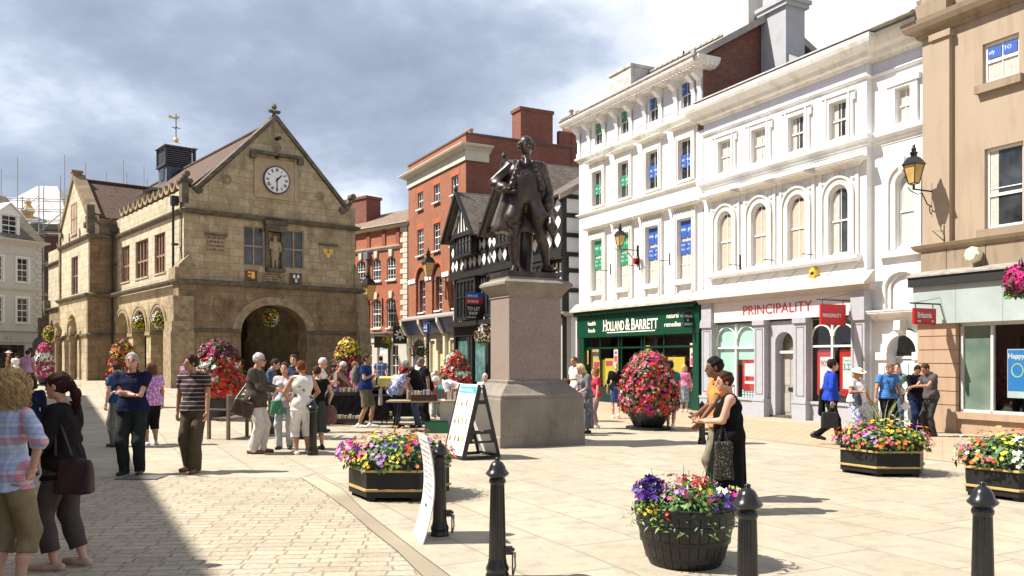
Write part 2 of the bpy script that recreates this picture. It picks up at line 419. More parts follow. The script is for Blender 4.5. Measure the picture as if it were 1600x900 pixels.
def shift(prof, dz, do=0.0): return [(o+do if o > 0 or do == 0 else o, z+dz) for o, z in prof]
# ================================================================= smooth solids (signed distance, surface nets)
class SDF:
 def __init__(s, k=0.03): s.p = [];s.k = k
 def cone(s, a, b, r1, r2, k=None, sc=None): s.p.append(('c', np.array(a, float), np.array(b, float), r1, r2, s.k if k is None else k, sc));return s
 def ell(s, c, r, k=None, rot=None): s.p.append(('e', np.array(c, float), np.array(r, float), None if rot is None else np.array(rot), 0, s.k if k is None else k, None));return s
 def cut(s, n, d, k=0.0): s.p.append(('h', np.array(n, float), float(d), 0, 0, k, None));return s      # keep n.p <= d
 def sub(s, c, r, k=0.02): s.p.append(('s', np.array(c, float), np.array(r, float), 0, 0, k, None));return s
 def fn(s, f): s.p.append(('f', f, 0, 0, 0, 0, None));return s
 def ev(s, P):
  D = None
  for (t, a, b, c, d, k, sc_) in s.p:
   if t == 'c':
    ba = b-a;L2 = ba.dot(ba)+1e-12;Q = P-a;h = np.clip(Q@ba/L2, 0, 1);X = Q - h[..., None]*ba
    if sc_ is not None: X = X/np.array(sc_)
    v = np.sqrt((X*X).sum(-1)) - (c+(d-c)*h)
   elif t == 'e':
    Q = P-a
    if c is not None: Q = Q@c
    q = Q/b;l = np.sqrt((q*q).sum(-1));g = np.sqrt(((q/b)**2).sum(-1))+1e-9;v = l*(l-1)/g
   elif t == 'h':
    v = P@a - b;D = np.maximum(D, v);continue
   elif t == 's':
    Q = (P-a)/b;l = np.sqrt((Q*Q).sum(-1));g = np.sqrt(((Q/b)**2).sum(-1))+1e-9;v = -(l*(l-1)/g)
    h = np.clip(.5+.5*(v-D)/k, 0, 1);D = D*(1-h)+v*h + k*h*(1-h);continue
   elif t == 'f': D = a(P, D);continue
   if D is None: D = v
   elif k > 0:
    h = np.clip(.5+.5*(D-v)/k, 0, 1);D = D*(1-h)+v*h - k*h*(1-h)
   else: D = np.minimum(D, v)
  return D
 def bounds(s, pad):
  lo = [];hi = []
  for (t, a, b, c, d, k, sc_) in s.p:
   if t == 'c': r = max(c, d)*(max(sc_) if sc_ else 1);lo.append(np.minimum(a, b)-r);hi.append(np.maximum(a, b)+r)
   elif t == 'e': r = b if c is None else np.full(3, max(b));lo.append(a-r);hi.append(a+r)
  return np.min(lo, 0)-pad, np.max(hi, 0)+pad
 def surf(s, res, pad=0.03, box=None):
  lo, hi = s.bounds(pad) if box is None else (np.array(box[0]), np.array(box[1]))
  n = np.maximum(4, np.ceil((hi-lo)/res).astype(int)+1)
  ax = [lo[i]+np.arange(n[i])*res for i in range(3)]
  G = np.stack(np.meshgrid(*ax, indexing='ij'), -1);D = s.ev(G)
  return surface_nets(D, lo, res)
 def mesh(s, name, res, pad, mat, parent=None, smooth=True, box=None, loc=None, rz=None):
  V, F = s.surf(res, pad, box);return np_mesh(name, V, F, mat, None, parent, smooth, loc, rz)
def surface_nets(D, lo, res):
 nx, ny, nz = D.shape;S = D < 0
 c = S[:-1, :-1, :-1].astype(np.int8)
 cnt = np.zeros((nx-1, ny-1, nz-1), np.int8)
 for i in (0, 1):
  for j in (0, 1):
   for k in (0, 1): cnt += S[i:nx-1+i, j:ny-1+j, k:nz-1+k]
 act = (cnt > 0) & (cnt < 8);idx = np.full(act.shape, -1, np.int64);I = np.argwhere(act);idx[act] = np.arange(len(I))
 acc = np.zeros((len(I), 3));num = np.zeros(len(I));ci = I
 cor = [(i, j, k) for i in (0, 1) for j in (0, 1) for k in (0, 1)]
 for a in cor:
  for ax in range(3):
   if a[ax]: continue
   b = list(a);b[ax] = 1
   da = D[ci[:, 0]+a[0], ci[:, 1]+a[1], ci[:, 2]+a[2]];db = D[ci[:, 0]+b[0], ci[:, 1]+b[1], ci[:, 2]+b[2]]
   m = (da < 0) != (db < 0);t = np.where(m, da/(da-db+1e-12), 0);p = np.array(a, float)[None, :].repeat(len(I), 0);p[:, ax] += t
   acc[m] += p[m];num[m] += 1
 V = lo + (I + acc/np.maximum(num, 1)[:, None])*res
 F = []
 for ax in range(3):
  o = [1, 1, 1];o[ax] = 0
  sl0 = tuple(slice(o[d], D.shape[d]-1) for d in range(3));a0 = S[sl0]
  sl1 = [slice(o[d], D.shape[d]-1) for d in range(3)];sl1[ax] = slice(1, D.shape[ax]);a1 = S[tuple(sl1)]
  E = np.argwhere(a0 != a1)
  if not len(E): continue
  val = a0[E[:, 0], E[:, 1], E[:, 2]];E = E + np.array(o)
  u, v = (ax+1) % 3, (ax+2) % 3;du = np.zeros(3, int);du[u] = 1;dv = np.zeros(3, int);dv[v] = 1
  q = [idx[tuple((E-du-dv).T)], idx[tuple((E-dv).T)], idx[tuple(E.T)], idx[tuple((E-du).T)]]
  Q = np.stack(q, 1);Q[~val] = Q[~val][:, ::-1];F.append(Q)
 F = np.concatenate(F);F = F[(F >= 0).all(1)]
 return V, F
# ================================================================= ground sheets
def grid_sheet(name, poly_or_rect, dz, mat, step=1.0, clip=None):
 x0, x1, y0, y1 = poly_or_rect;nx = int((x1-x0)/step)+1;ny = int((y1-y0)/step)+1
 V = [];F = []
 for j in range(ny+1):
  for i in range(nx+1):
   x = x0+(x1-x0)*i/nx;y = y0+(y1-y0)*j/ny;V.append((x, y, gz(x, y)+dz))
 for j in range(ny):
  for i in range(nx): a = j*(nx+1)+i;F.append((a, a+1, a+nx+2, a+nx+1))
 me = bpy.data.meshes.new(name);me.from_pydata(V, [], F);me.materials.append(mat)
 for p in me.polygons: p.use_smooth = True
 o = bpy.data.objects.new(name, me);COL.objects.link(o);return tag(o, kind='structure')
def strip_sheet(name, left, right, dz, mat):
 """sheet between two matching polylines"""
 V = [];F = [];n = len(left);m = 8
 for a, b in zip(left, right):
  for k in range(m+1): x = a[0]+(b[0]-a[0])*k/m;y = a[1]+(b[1]-a[1])*k/m;V.append((x, y, gz(x, y)+dz))
 for i in range(n-1):
  for k in range(m): a = i*(m+1)+k;F.append((a, a+1, a+m+2, a+m+1))
 me = bpy.data.meshes.new(name);me.from_pydata(V, [], F);me.materials.append(mat)
 o = bpy.data.objects.new(name, me);COL.objects.link(o);return tag(o, kind='structure')
def flag_mat():
 t = NT('york_stone_flags', 0.82, spec=.35)
 mp = t.N('ShaderNodeMapping');mp.inputs['Rotation'].default_value = (0, 0, math.radians(63));t.L(t.obj(), mp.inputs[0])
 nz = t.N('ShaderNodeTexNoise');nz.inputs['Scale'].default_value = 0.6;t.L(mp.outputs[0], nz.inputs['Vector'])
 ad = t.N('ShaderNodeVectorMath', operation='MULTIPLY_ADD');t.L(nz.outputs['Color'], ad.inputs[0]);ad.inputs[1].default_value = (.12, .12, 0);t.L(mp.outputs[0], ad.inputs[2])
 br = t.bricks(ad.outputs[0], C(.435,.385,.29), C(.33,.285,.21), C(.14,.12,.09), 1.35, .82, .015, 0.0, .37, .7, 3)
 n = t.noise(.35, 7, .62);base = t.mix(.45, br.outputs['Color'], t.ramp(n, [(.3, C(.36,.315,.235)), (.48, C(.46,.41,.31)), (.6, C(.42,.355,.26)), (.75, C(.34,.275,.195))]))
 st = t.ramp(t.noise(1.3, 9, .7), [(.5, C(0,0,0)), (.75, C(.5,.5,.5))]);base = t.mix(st, base, C(.22,.185,.14))
 vo = t.N('ShaderNodeTexVoronoi');vo.inputs['Scale'].default_value = 1.6;t.L(t.obj(), vo.inputs['Vector']);base = t.mix(t.ramp(vo.outputs['Distance'], [(.018, C(.8,.8,.8)), (.03, C(0,0,0))]), base, C(.10,.09,.08))
 base = t.mix(t.ramp(t.noise(3.5, 9, .75), [(.48, C(0,0,0)), (.64, C(.55,.55,.55))]), base, C(.24,.21,.165))
 base = t.mix(.35, base, t.ramp(t.noise(45, 4, .7), [(.3, C(.38,.38,.38)), (.7, C(.62,.62,.62))]), 'OVERLAY')
 t.color(base);b = t.bump(br.outputs['Fac'], -.6, .010);t.bump(t.noise(25, 4), .12, .006, b);return t.m
def sett_mat():
 t = NT('stone_setts', 0.85, spec=.3)
 mp = t.N('ShaderNodeMapping');mp.inputs['Rotation'].default_value = (0, 0, math.radians(-5));t.L(t.obj(), mp.inputs[0])
 nz = t.N('ShaderNodeTexNoise');nz.inputs['Scale'].default_value = 2.2;nz.inputs['Detail'].default_value = 3;t.L(mp.outputs[0], nz.inputs['Vector'])
 ad = t.N('ShaderNodeVectorMath', operation='MULTIPLY_ADD');t.L(nz.outputs['Color'], ad.inputs[0]);ad.inputs[1].default_value = (.11, .07, 0);t.L(mp.outputs[0], ad.inputs[2])
 br = t.bricks(ad.outputs[0], C(.41,.36,.275), C(.30,.26,.20), C(.09,.07,.05), .33, .165, .012, 0.0, .5, .75, 2)
 n = t.noise(.5, 6, .6);base = t.mix(.4, br.outputs['Color'], t.ramp(n, [(.3, C(.36,.305,.215)), (.5, C(.47,.40,.285)), (.7, C(.39,.32,.225))]))
 base = t.mix(.7, base, t.ramp(t.noise(22, 5, .7), [(.3, C(.3,.3,.3)), (.7, C(.7,.7,.7))]), 'OVERLAY')
 base = t.mix(t.ramp(t.noise(1.1, 8, .7), [(.5, C(0,0,0)), (.72, C(.5,.5,.5))]), base, C(.20,.175,.135))
 t.color(base);b = t.bump(br.outputs['Fac'], -.6, .012);t.bump(t.noise(14, 4), .35, .012, b);return t.m
def pink_mat():
 t = NT('pink_paviours', 0.85, spec=.3)
 mp = t.N('ShaderNodeMapping');mp.inputs['Rotation'].default_value = (0, 0, math.radians(-63));t.L(t.obj(), mp.inputs[0])
 br = t.bricks(mp.outputs[0], C(.46,.33,.22), C(.40,.27,.18), C(.22,.16,.11), .5, .25, .010)
 n = t.noise(.6, 6, .6);base = t.mix(.45, br.outputs['Color'], t.ramp(n, [(.3, C(.50,.41,.29)), (.5, C(.46,.33,.23)), (.7, C(.40,.29,.2))]))
 t.color(base);t.bump(br.outputs['Fac'], -.3, .006);return t.m
FLAG = flag_mat();SETT = sett_mat()
def P2(u, v): p = ground(u, v);return (p.x, p.y)
def build_ground():
 grid_sheet('square_paving', (-60, 60, -30, 95), 0.0, FLAG, 1.0)
 far = MB();far.quad((-900, -900, -.35), (900, -900, -.35), (900, 1500, -.35), (-900, 1500, -.35));o = far.build('ground', plain('distant_ground', C(.30,.28,.23), .9));tag(o, kind='structure')
 inner = [P2(u, v) for u, v in ((470, 747), (503, 768), (540, 795), (580, 830), (620, 862), (655, 897))]
 a, b = inner[-2], inner[-1];inner += [(b[0]+(b[0]-a[0])*2.4, b[1]+(b[1]-a[1])*2.4), (b[0]+(b[0]-a[0])*3.6, b[1]+(b[1]-a[1])*6)]
 y_top = inner[0][1]
 left = [(-14.5 - i*.0, p[1]) for i, p in enumerate(inner)]
 strip_sheet('sett_paving', left, inner, .004, SETT)
 outer = [P2(u, v) for u, v in ((492, 742), (535, 765), (567, 797), (612, 832), (650, 862), (697, 897))]
 a, b = outer[-2], outer[-1];outer += [(b[0]+(b[0]-a[0])*2.4, b[1]+(b[1]-a[1])*2.4), (b[0]+(b[0]-a[0])*3.6, b[1]+(b[1]-a[1])*6)]
 kb = NT('kerb_flags', .82, spec=.35)
 br = kb.bricks(kb.wallvec(), C(.42,.37,.28), C(.37,.32,.24), C(.14,.115,.08), .9, 40, .014);n = kb.noise(.8, 6)
 kb.color(kb.mix(.5, br.outputs['Color'], kb.ramp(n, [(.3, C(.38,.325,.23)), (.7, C(.48,.42,.305))])));kb.bump(kb.noise(25, 4), .12, .006)
 strip_sheet('sett_border', inner, outer, .007, kb.m)
 jm = plain('joint_grit', C(.10,.085,.06), .95)
 for ln, w in ((inner, .006), (outer, .005)):
  strip_sheet('paving_joint', [(p[0]-w, p[1]) for p in ln], [(p[0]+w, p[1]) for p in ln], .011, jm)
 strip_sheet('sett_border', [(-14.5, y_top), (-14.5, y_top+.45)], [(inner[0][0], y_top), (inner[0][0]+.1, y_top+.45)], .006, kb.m)
 p = ground(222, 747);mh = MB();mh.box(-.3, .3, -.22, .22, 0, .012);o = mh.build('drain_cover', plain('cast_cover', C(.16,.15,.14), .6, .3, bump=.5, scale=12), loc=(p.x, p.y, p.z+.006), smooth=False);tag(o, 'dark square drain cover set in the flags by the man with folded arms', 'drain cover')
 q = []
 FWl = FW
 A = [FWl.world(x, -1.6) for x in (-2, 3, 8, 13, 18, 24)];B = [FWl.world(x, -6.2) for x in (-2, 3, 8, 13, 18, 24)]
 strip_sheet('pink_paving', [(p.x, p.y) for p in A], [(p.x, p.y) for p in B], .005, pink_mat())
FW = Frame(2.98, 37.5, .448, -.894)
FT = Frame(-3.36, 50.36, .4418, -.897)
FB2 = Frame(-7.27, 59.3, .463, -.886)
build_ground()
# ================================================================= the old stone market hall
def roof_plane(mb, a, b, c, d, th=0.12, m=0):
 a, b, c, d = map(Vector, (a, b, c, d));n = (b-a).cross(d-a).normalized()
 if n.z < 0: n = -n
 lo = [p - n*th for p in (a, b, c, d)];hi = [a, b, c, d]
 mb.poly(hi, m);mb.poly(lo[::-1], m)
 for i in range(4):
  j = (i+1) % 4;mb.quad(hi[i], lo[i], lo[j], hi[j], m)
def mullion_window(parent, xa, xb, za, zb, y, nx, stone, gl, nz=2, name='window', side=None, flip=False):
 """stone mullions and one transom in front of dark leaded glass;side=(axis) lets it stand in a wall along y"""
 mb = MB();w = (xb-xa)/nx;t = .07
 for i in range(nx+1):
  x = xa+w*i;mb.box(x-t/2 if 0 < i < nx else (x if i == 0 else x-t), x+t/2 if 0 < i < nx else (x+t if i == 0 else x), y, y+.1, za, zb)
 for i in range(nz+1):
  z = za+(zb-za)*i/nz;mb.box(xa, xb, y+.012, y+.088, z if i == 0 else (z-t if i == nz else z-t/2), z+t if i == 0 else (z if i == nz else z+t/2))
 f = mb.build(name, stone, parent)
 MB().quad((xa, y+.06, za), (xb, y+.06, za), (xb, y+.06, zb), (xa, y+.06, zb)).build('pane', gl, f)
 return f
def buttress(mb, x0, x1, y0, out, z0, steps):
 """stepped buttress in front of plane y0"""
 z = z0
 for (h, o) in steps:
  mb.box(x0, x1, y0-out*o, y0+.05, z, h);z = h
def scroll(mb, cx, cz, y0, y1, s=1.0, dirn=1):
 """S-scroll kneeler on the gable foot"""
 pts = []
 for i in range(15):
  t = i/14;pts.append((cx+dirn*s*(0.0+.55*t), cz+s*(.62*(1-t)**1.7)))
 low = [(p[0], p[1]-.16*s) for p in pts[::-1]]
 mb.prism(pts+low, 'y', y0, y1)
 for (ox, oz, r) in ((.02, .66, .13), (.55, .02, .15), (.18, .36, .1)):
  c = [(cx+dirn*ox*s+r*s*math.cos(a), cz+oz*s+r*s*math.sin(a)) for a in [2*math.pi*k/12 for k in range(12)]]
  mb.prism(c, 'y', y0-.03, y1+.03)
def build_hall():
 HZ = 0.30
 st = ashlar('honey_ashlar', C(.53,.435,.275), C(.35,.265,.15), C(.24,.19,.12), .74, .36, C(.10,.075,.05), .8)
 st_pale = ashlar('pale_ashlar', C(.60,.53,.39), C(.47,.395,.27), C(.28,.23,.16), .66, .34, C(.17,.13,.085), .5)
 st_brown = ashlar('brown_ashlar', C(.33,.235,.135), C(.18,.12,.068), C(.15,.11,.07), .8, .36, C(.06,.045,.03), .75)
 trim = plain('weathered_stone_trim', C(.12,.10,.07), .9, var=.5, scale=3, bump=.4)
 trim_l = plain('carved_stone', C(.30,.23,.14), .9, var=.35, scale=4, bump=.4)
 rt = tiles('hall_roof_tiles', C(.105,.055,.034), C(.06,.038,.027), .26, .2, C(.012,.008,.006))
 lead = glass('leaded_glass', C(.035,.045,.065), .18, .6)
 mul = plain('mullion_stone', C(.36,.28,.18), .85, var=.25, scale=5)
 mulr = plain('red_sandstone_mullion', C(.30,.175,.115), .85, var=.25, scale=5)
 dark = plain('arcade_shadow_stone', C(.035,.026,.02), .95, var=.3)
 H = thing('market_hall', 'old stone market hall with clock gable, arcades and open ground floor', 'market hall', (-15.54, 40, 0), math.atan2(.632, .775))
 L = 31.0;WD = 9.1
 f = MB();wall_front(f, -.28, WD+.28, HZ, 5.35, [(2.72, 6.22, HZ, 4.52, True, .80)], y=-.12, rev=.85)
 f.quad((-.28, -.12, HZ), (-.28, .73, HZ), (-.28, .73, 5.35), (-.28, -.12, 5.35));f.quad((WD+.28, -.12, HZ), (WD+.28, .73, HZ), (WD+.28, .73, 5.35), (WD+.28, -.12, 5.35))
 f.build('wall', st_brown, H, label='brown sandstone lower wall with round arch')
 f = MB();wall_front(f, 0, WD, 5.35, 8.78, [(2.88, 3.98, 6.42, 8.42), (4.98, 6.12, 6.42, 8.42)], y=0, rev=.2)
 f.box(0, WD, .2, .7, 5.35, 8.78)
 f.build('wall', st, H)
 gx, gz0, ga = 4.58, 9.95, 13.9
 f = MB();pts = [(0, 8.78), (WD, 8.78), (WD, 9.95), (8.35, 9.95), (gx, ga), (.8, 9.95), (0, 9.95)]
 f.prism(pts, 'y', 0, .6);f.build('gable', st, H)
 c = MB()
 for (x0, x1) in ((.55, gx), (8.6, gx)):
  z0, z1 = gz0-.18, ga+.02;dx = (x1-x0);L2 = math.hypot(dx, z1-z0);nx, nz = -(z1-z0)/L2, abs(dx)/L2
  s = 1 if dx > 0 else -1
  c.prism([(x0, z0), (x1, z1), (x1, z1+.26), (x0-s*.16, z0+.10)], 'y', -.1, .7)
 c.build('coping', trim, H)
 c = MB();scroll(c, .12, 9.85, -.05, .3, 1.1, 1);c.box(-.12, .2, -.1, .35, 9.2, 10.2);c.box(-.2, .28, -.16, .42, 10.2, 10.34)
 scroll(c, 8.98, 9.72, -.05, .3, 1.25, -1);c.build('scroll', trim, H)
 c = MB();c.box(gx-.2, gx+.2, 0, .45, ga, ga+.2);c.lathe([(.1, 0), (.14, .1), (.07, .18), (.2, .3), (.07, .42), (.15, .55), (.03, .72)], 10, 0, (gx, .2, ga+.18))
 c.box(gx-.3, gx+.3, .1, .3, ga+.43, ga+.55);c.build('finial', trim, H)
 pr = [(0, 0), (.12, .03), (.2, .12), (.22, .2), (.06, .26), (0, .26)]
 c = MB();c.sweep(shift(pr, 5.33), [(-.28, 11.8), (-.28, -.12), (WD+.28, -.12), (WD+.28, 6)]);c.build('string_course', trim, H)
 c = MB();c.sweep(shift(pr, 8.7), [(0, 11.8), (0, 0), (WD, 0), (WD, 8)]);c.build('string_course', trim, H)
 c = MB();pi = [(0, 0), (.1, .02), (.13, .12), (.03, .18), (0, .18)]
 c.sweep(shift(pi, 3.08), [(-.28, 1.9), (-.28, -.12), (2.72, -.12)]);c.sweep(shift(pi, 3.08), [(6.22, -.12), (WD+.28, -.12), (WD+.28, 2)]);c.build('impost_band', trim, H)
 c = MB();o = arc(4.47, 3.12, 2.2, 22, k=.82);i = arc(4.47, 3.12, 1.75, 22, k=.80)
 for a in range(22): c.prism([o[a], o[a+1], i[a+1], i[a]], 'y', -.17, -.1)
 c.build('arch_moulding', trim_l, H)
 c = MB()
 for sx in (1.72, 7.15):
  c.prism([(sx-.33, 4.7), (sx+.33, 4.7), (sx+.33, 4.15), (sx, 3.75), (sx-.33, 4.15)], 'y', -.17, -.12)
 c.build('carved_shield', st_brown, H)
 c = MB()
 buttress(c, WD-.05, WD+.62, 0, .5, HZ, [(3.1, 1.2), (3.3, 1.05), (4.2, .8), (4.9, .6), (5.3, .5)]);c.prism([(WD-.1, 5.6), (WD+.35, 5.6), (WD+.3, 6.1), (WD-.05, 6.9), (WD-.1, 6.9)], 'y', -.1, .3)
 c.build('buttress', trim_l, H)
 c = MB()
 for (z0, z1, o) in ((HZ, 3.1, .9), (3.1, 3.55, .8), (3.55, 4.2, .6), (4.2, 4.75, .62), (5.55, 6.1, .42)): c.box(-.28-o*.5, .35, -.12-o*.35, .7, z0, z1)
 c.prism([(-.35, 6.1), (.45, 6.1), (.45, 6.2), (.15, 6.7), (-.3, 6.25)], 'y', -.28, .5)
 c.build('buttress', trim_l, H)
 for (xa, xb) in ((2.88, 3.98), (4.98, 6.12)): mullion_window(H, xa, xb, 6.42, 8.42, .05, 2, mul, lead)
 c = MB();c.box(4.0, 4.14, -.12, .1, 6.3, 8.55);c.box(4.82, 4.96, -.12, .1, 6.3, 8.55);c.box(3.95, 5.02, -.35, .1, 8.2, 8.55);c.box(3.88, 5.08, -.42, .1, 8.55, 8.75)
 c.box(4.0, 4.96, -.35, .05, 6.18, 6.36);c.box(4.08, 4.88, .0, .12, 6.3, 8.55);c.lathe([(.36, 0), (.3, .2), (.38, .35), (.2, .5), (.1, .75)], 10, 0, (4.48, -.02, 8.2));nch = c.build('niche', trim, H)
 F = SDF();k = .95;b = (4.48, -.12, 6.36)
 for sgn in (-1, 1):
  F.cone((b[0]+sgn*.1, b[1], b[2]+.05), (b[0]+sgn*.09, b[1], b[2]+.5), .06, .075);F.cone((b[0]+sgn*.09, b[1], b[2]+.5), (b[0]+sgn*.08, b[1], b[2]+.9), .075, .11)
  F.cone((b[0]+sgn*.22, b[1], b[2]+1.3), (b[0]+sgn*.28, b[1]-.05, b[2]+1.02), .075, .06)
 F.cone((b[0]-.28, b[1]-.05, b[2]+1.02), (b[0]-.02, b[1]-.17, b[2]+1.12), .06, .05);F.cone((b[0]+.28, b[1]-.05, b[2]+1.02), (b[0]+.2, b[1]-.17, b[2]+.85), .06, .05)
 F.cone((b[0], b[1], b[2]+.72), (b[0], b[1], b[2]+1.25), .21, .17);F.ell((b[0], b[1], b[2]+1.5), (.1, .11, .14));F.ell((b[0], b[1], b[2]+1.62), (.12, .12, .05))
 F.mesh('king_figure', .03, .05, mul, H)
 c = MB();c.box(1.05, 2.0, -.03, .0, 6.95, 7.75);c.build('plaque', plain('plaque_stone', C(.36,.27,.17), .9), H)
 c = MB();c.box(.98, 2.07, -.12, 0, 7.77, 7.86);c.build('plaque_hood', trim, H)
 wtx = plain('plaque_letter_dark', C(.13,.09,.06), .9)
 tx = plain('plaque_letters', C(.06,.045,.05), .9)
 for (x0, n, z0, hh, mt, yy) in ((1.1, 4, 7.6, .12, wtx, -.036), (3.82, 4, 6.02, .075, tx, -.036)):
  for r in range(n):
   random.seed(r+int(x0*10));s = ''
   c = MB();x = x0
   while x < x0+ (.82 if n == 4 and x0 < 2 else 1.25):
    wd = random.uniform(.02, .05);c.box(x, x+wd, yy-.004, yy, z0-r*(hh*1.6), z0-r*(hh*1.6)+hh*random.uniform(.55, 1));x += wd+random.choice((.015, .015, .05))
   c.build('inscription', mt, H)
 c = MB();c.box(3.72, 5.18, -.03, 0, 5.68, 6.14);c.build('plaque', mul, H)
 shb = plain('shield_dark', C(.035,.03,.035), .6);gold = plain('gilding', C(.75,.50,.10), .35, .3, var=.15)
 red = plain('heraldic_red', C(.35,.03,.03), .6);whp = plain('heraldic_white', C(.75,.74,.66), .6)
 def shield(cx, cz, s, m, y): return MB().prism([(cx-.5*s, cz+.55*s), (cx+.5*s, cz+.55*s), (cx+.5*s, cz-.1*s), (cx+.28*s, cz-.45*s), (cx, cz-.65*s), (cx-.28*s, cz-.45*s), (cx-.5*s, cz-.1*s)], 'y', y-.03, y).build('shield', m, H)
 MB().box(2.95, 3.6, -.03, 0, 5.66, 6.2).build('shield_panel', trim, H);MB().box(5.3, 6.0, -.03, 0, 5.64, 6.2).build('shield_panel', trim, H)
 s1 = shield(3.27, 5.96, .42, red, -.03);s2 = shield(5.65, 5.94, .46, shb, -.03)
 c = MB()
 for i in range(4):
  for j in range(2):
   if (i+j) % 2 == 0: c.box(3.10+j*.17, 3.25+j*.17, -.07, -.06, 6.06-i*.09, 6.13-i*.09)
 c.box(3.28, 3.44, -.075, -.06, 5.82, 6.12);c.build('gold_charges', gold, H)
 c = MB()
 for (ox, oz) in ((-.11, .08), (.11, .08), (0, -.14)): c.prism([(5.65+ox+.075*math.cos(a), 5.95+oz+.11*math.sin(a)) for a in [k*math.pi/5 for k in range(10)]], 'y', -.08, -.06)
 c.build('white_charges', whp, H)
 MB().box(7.0, 7.9, -.03, 0, 6.95, 7.75).build('plaque', mul, H);MB().box(6.92, 8.05, -.13, 0, 7.78, 7.87).build('plaque_hood', trim, H)
 c = MB()
 for (ox, oz, r) in ((-.17, .1, .13), (.17, .1, .13), (0, -.13, .14)):
  c.prism([(7.45+ox+r*math.cos(a)*.9, 7.38+oz+r*math.sin(a)) for a in [k*math.pi/6 for k in range(12)]], 'y', -.1, -.03)
  c.prism([(7.45+ox-r, 7.38+oz+r*1.2), (7.45+ox-r*.4, 7.38+oz+r*.6), (7.45+ox-r, 7.38+oz)], 'y', -.08, -.03);c.prism([(7.45+ox+r, 7.38+oz+r*1.2), (7.45+ox+r*.4, 7.38+oz+r*.6), (7.45+ox+r, 7.38+oz)], 'y', -.08, -.03)
 c.build('leopard_faces', gold, H)
 cx, cz, r = 4.58, 10.85, .66
 c = MB();c.box(cx-.98, cx+.98, -.05, 0, cz-.95, cz+1.05);c.box(cx-1.15, cx-.98, -.08, 0, cz-.95, cz+1.2);c.box(cx+.98, cx+1.15, -.08, 0, cz-.95, cz+1.2);c.build('clock_surround', plain('clock_stone', C(.42,.32,.20), .9, scale=3), H)
 c = MB();c.box(cx-1.35, cx+1.35, -.35, 0, cz+1.2, cz+1.34);c.box(cx-1.4, cx-1.1, -.3, 0, cz+.95, cz+1.2);c.box(cx+1.1, cx+1.4, -.3, 0, cz+.95, cz+1.2);c.build('clock_hood', trim, H)
 ck = MB();ck.prism([(cx+(r+.05)*math.cos(a), cz+(r+.05)*math.sin(a)) for a in [k*math.pi/24 for k in range(48)]], 'y', -.13, -.05);ck = ck.build('clock', plain('clock_rim', C(.05,.05,.055), .5), H)
 MB().prism([(cx+r*.97*math.cos(a), cz+r*.97*math.sin(a)) for a in [k*math.pi/24 for k in range(48)]], 'y', -.15, -.1).build('clock_face', plain('clock_white', C(.8,.8,.8), .4, var=.03), ck)
 nm = MB();blk = plain('clock_black', C(.01,.01,.012), .4)
 strokes = {12: 4, 1: 1, 2: 2, 3: 3, 4: 4, 5: 2, 6: 3, 7: 4, 8: 5, 9: 3, 10: 2, 11: 3}
 for h in range(1, 13):
  a = math.pi/2-h*math.pi/6;n = strokes[h]
  for k in range(n):
   off = (k-(n-1)/2)*.038;s = len(nm.v);tilt = (.25 if (k % 2 and h in (4, 5, 6, 7, 8, 9, 10, 11, 12)) else 0)
   nm.box(-.012, .012, -.158, -.152, -.085, .085)
   nm.xform(Matrix.Translation((cx+.5*math.cos(a), 0, cz+.5*math.sin(a))) @ Matrix.Rotation(-(a-math.pi/2), 4, 'Y') @ Matrix.Translation((off, 0, 0)) @ Matrix.Rotation(tilt, 4, 'Y'), s)
 nm.build('numerals', blk, ck)
 hd = MB()
 for (ang, ln, w) in ((-math.radians(181), .52, .03), (-math.radians(45), .34, .045)):
  s = len(hd.v);hd.prism([(-w, -.1), (w, -.1), (w*.6, ln), (0, ln+.06), (-w*.6, ln)], 'y', -.175, -.165);hd.xform(Matrix.Translation((cx, 0, cz)) @ Matrix.Rotation(-ang, 4, 'Y'), s)
 hd.build('clock_hands', blk, ck)
 c = MB()
 for (px, pz) in ((2.05, 10.55), (7.0, 10.35), (4.62, 12.55)):
  c.lathe([(.24, 0), (.24, .03), (.2, .05), (.19, .02), (.1, .02), (.09, .06), (.001, .06)], 16, 0, (0, 0, 0));n = 7*16
  c.xform(Matrix.Translation((px, 0, pz)) @ Matrix.Rotation(math.pi/2, 4, 'X'), len(c.v)-n)
 c.build('roundel', trim_l, H)
 c = MB();c.tube([(4.6, 0, 12.95), (4.65, -.35, 12.95)], .1, 8);c.tube([(4.6, -.0, 12.03), (4.65, -.35, 12.08)], .1, 8);c.build('floodlight', IRON(), H)
 # ------------------------------------------------ side wall (x = 0 plane, facing -x). Build in side coordinates: sx = distance back from the front corner
 S = Matrix.Translation((0, 0, 0)) @ Matrix.Rotation(-math.pi/2, 4, 'Z')   # maps side x(-back) -> y(+back), side y(in) -> x(in)
 def side(mb, s0=0): return mb.xform(S, s0)
 arches = [(-4.78, -2.34), (-8.02, -5.56), (-11.3, -8.86)]
 f = MB();wall_front(f, -11.8, -.7, HZ, 5.35, [(a, b, HZ, 4.36, True, 1.0) for a, b in arches], y=-.12, rev=.62);side(f).build('side_wall', st, H)
 f = MB();ups = [(-4.55, -2.78), (-7.98, -5.62), (-10.9, -9.12)]
 wall_front(f, -11.8, 0, 5.35, 9.85, [(a, b, 6.15, 8.15) for a, b in ups], y=0, rev=.28); side(f).build('side_wall', st_pale, H, label='pale sunlit ashlar upper wall with mullioned windows')
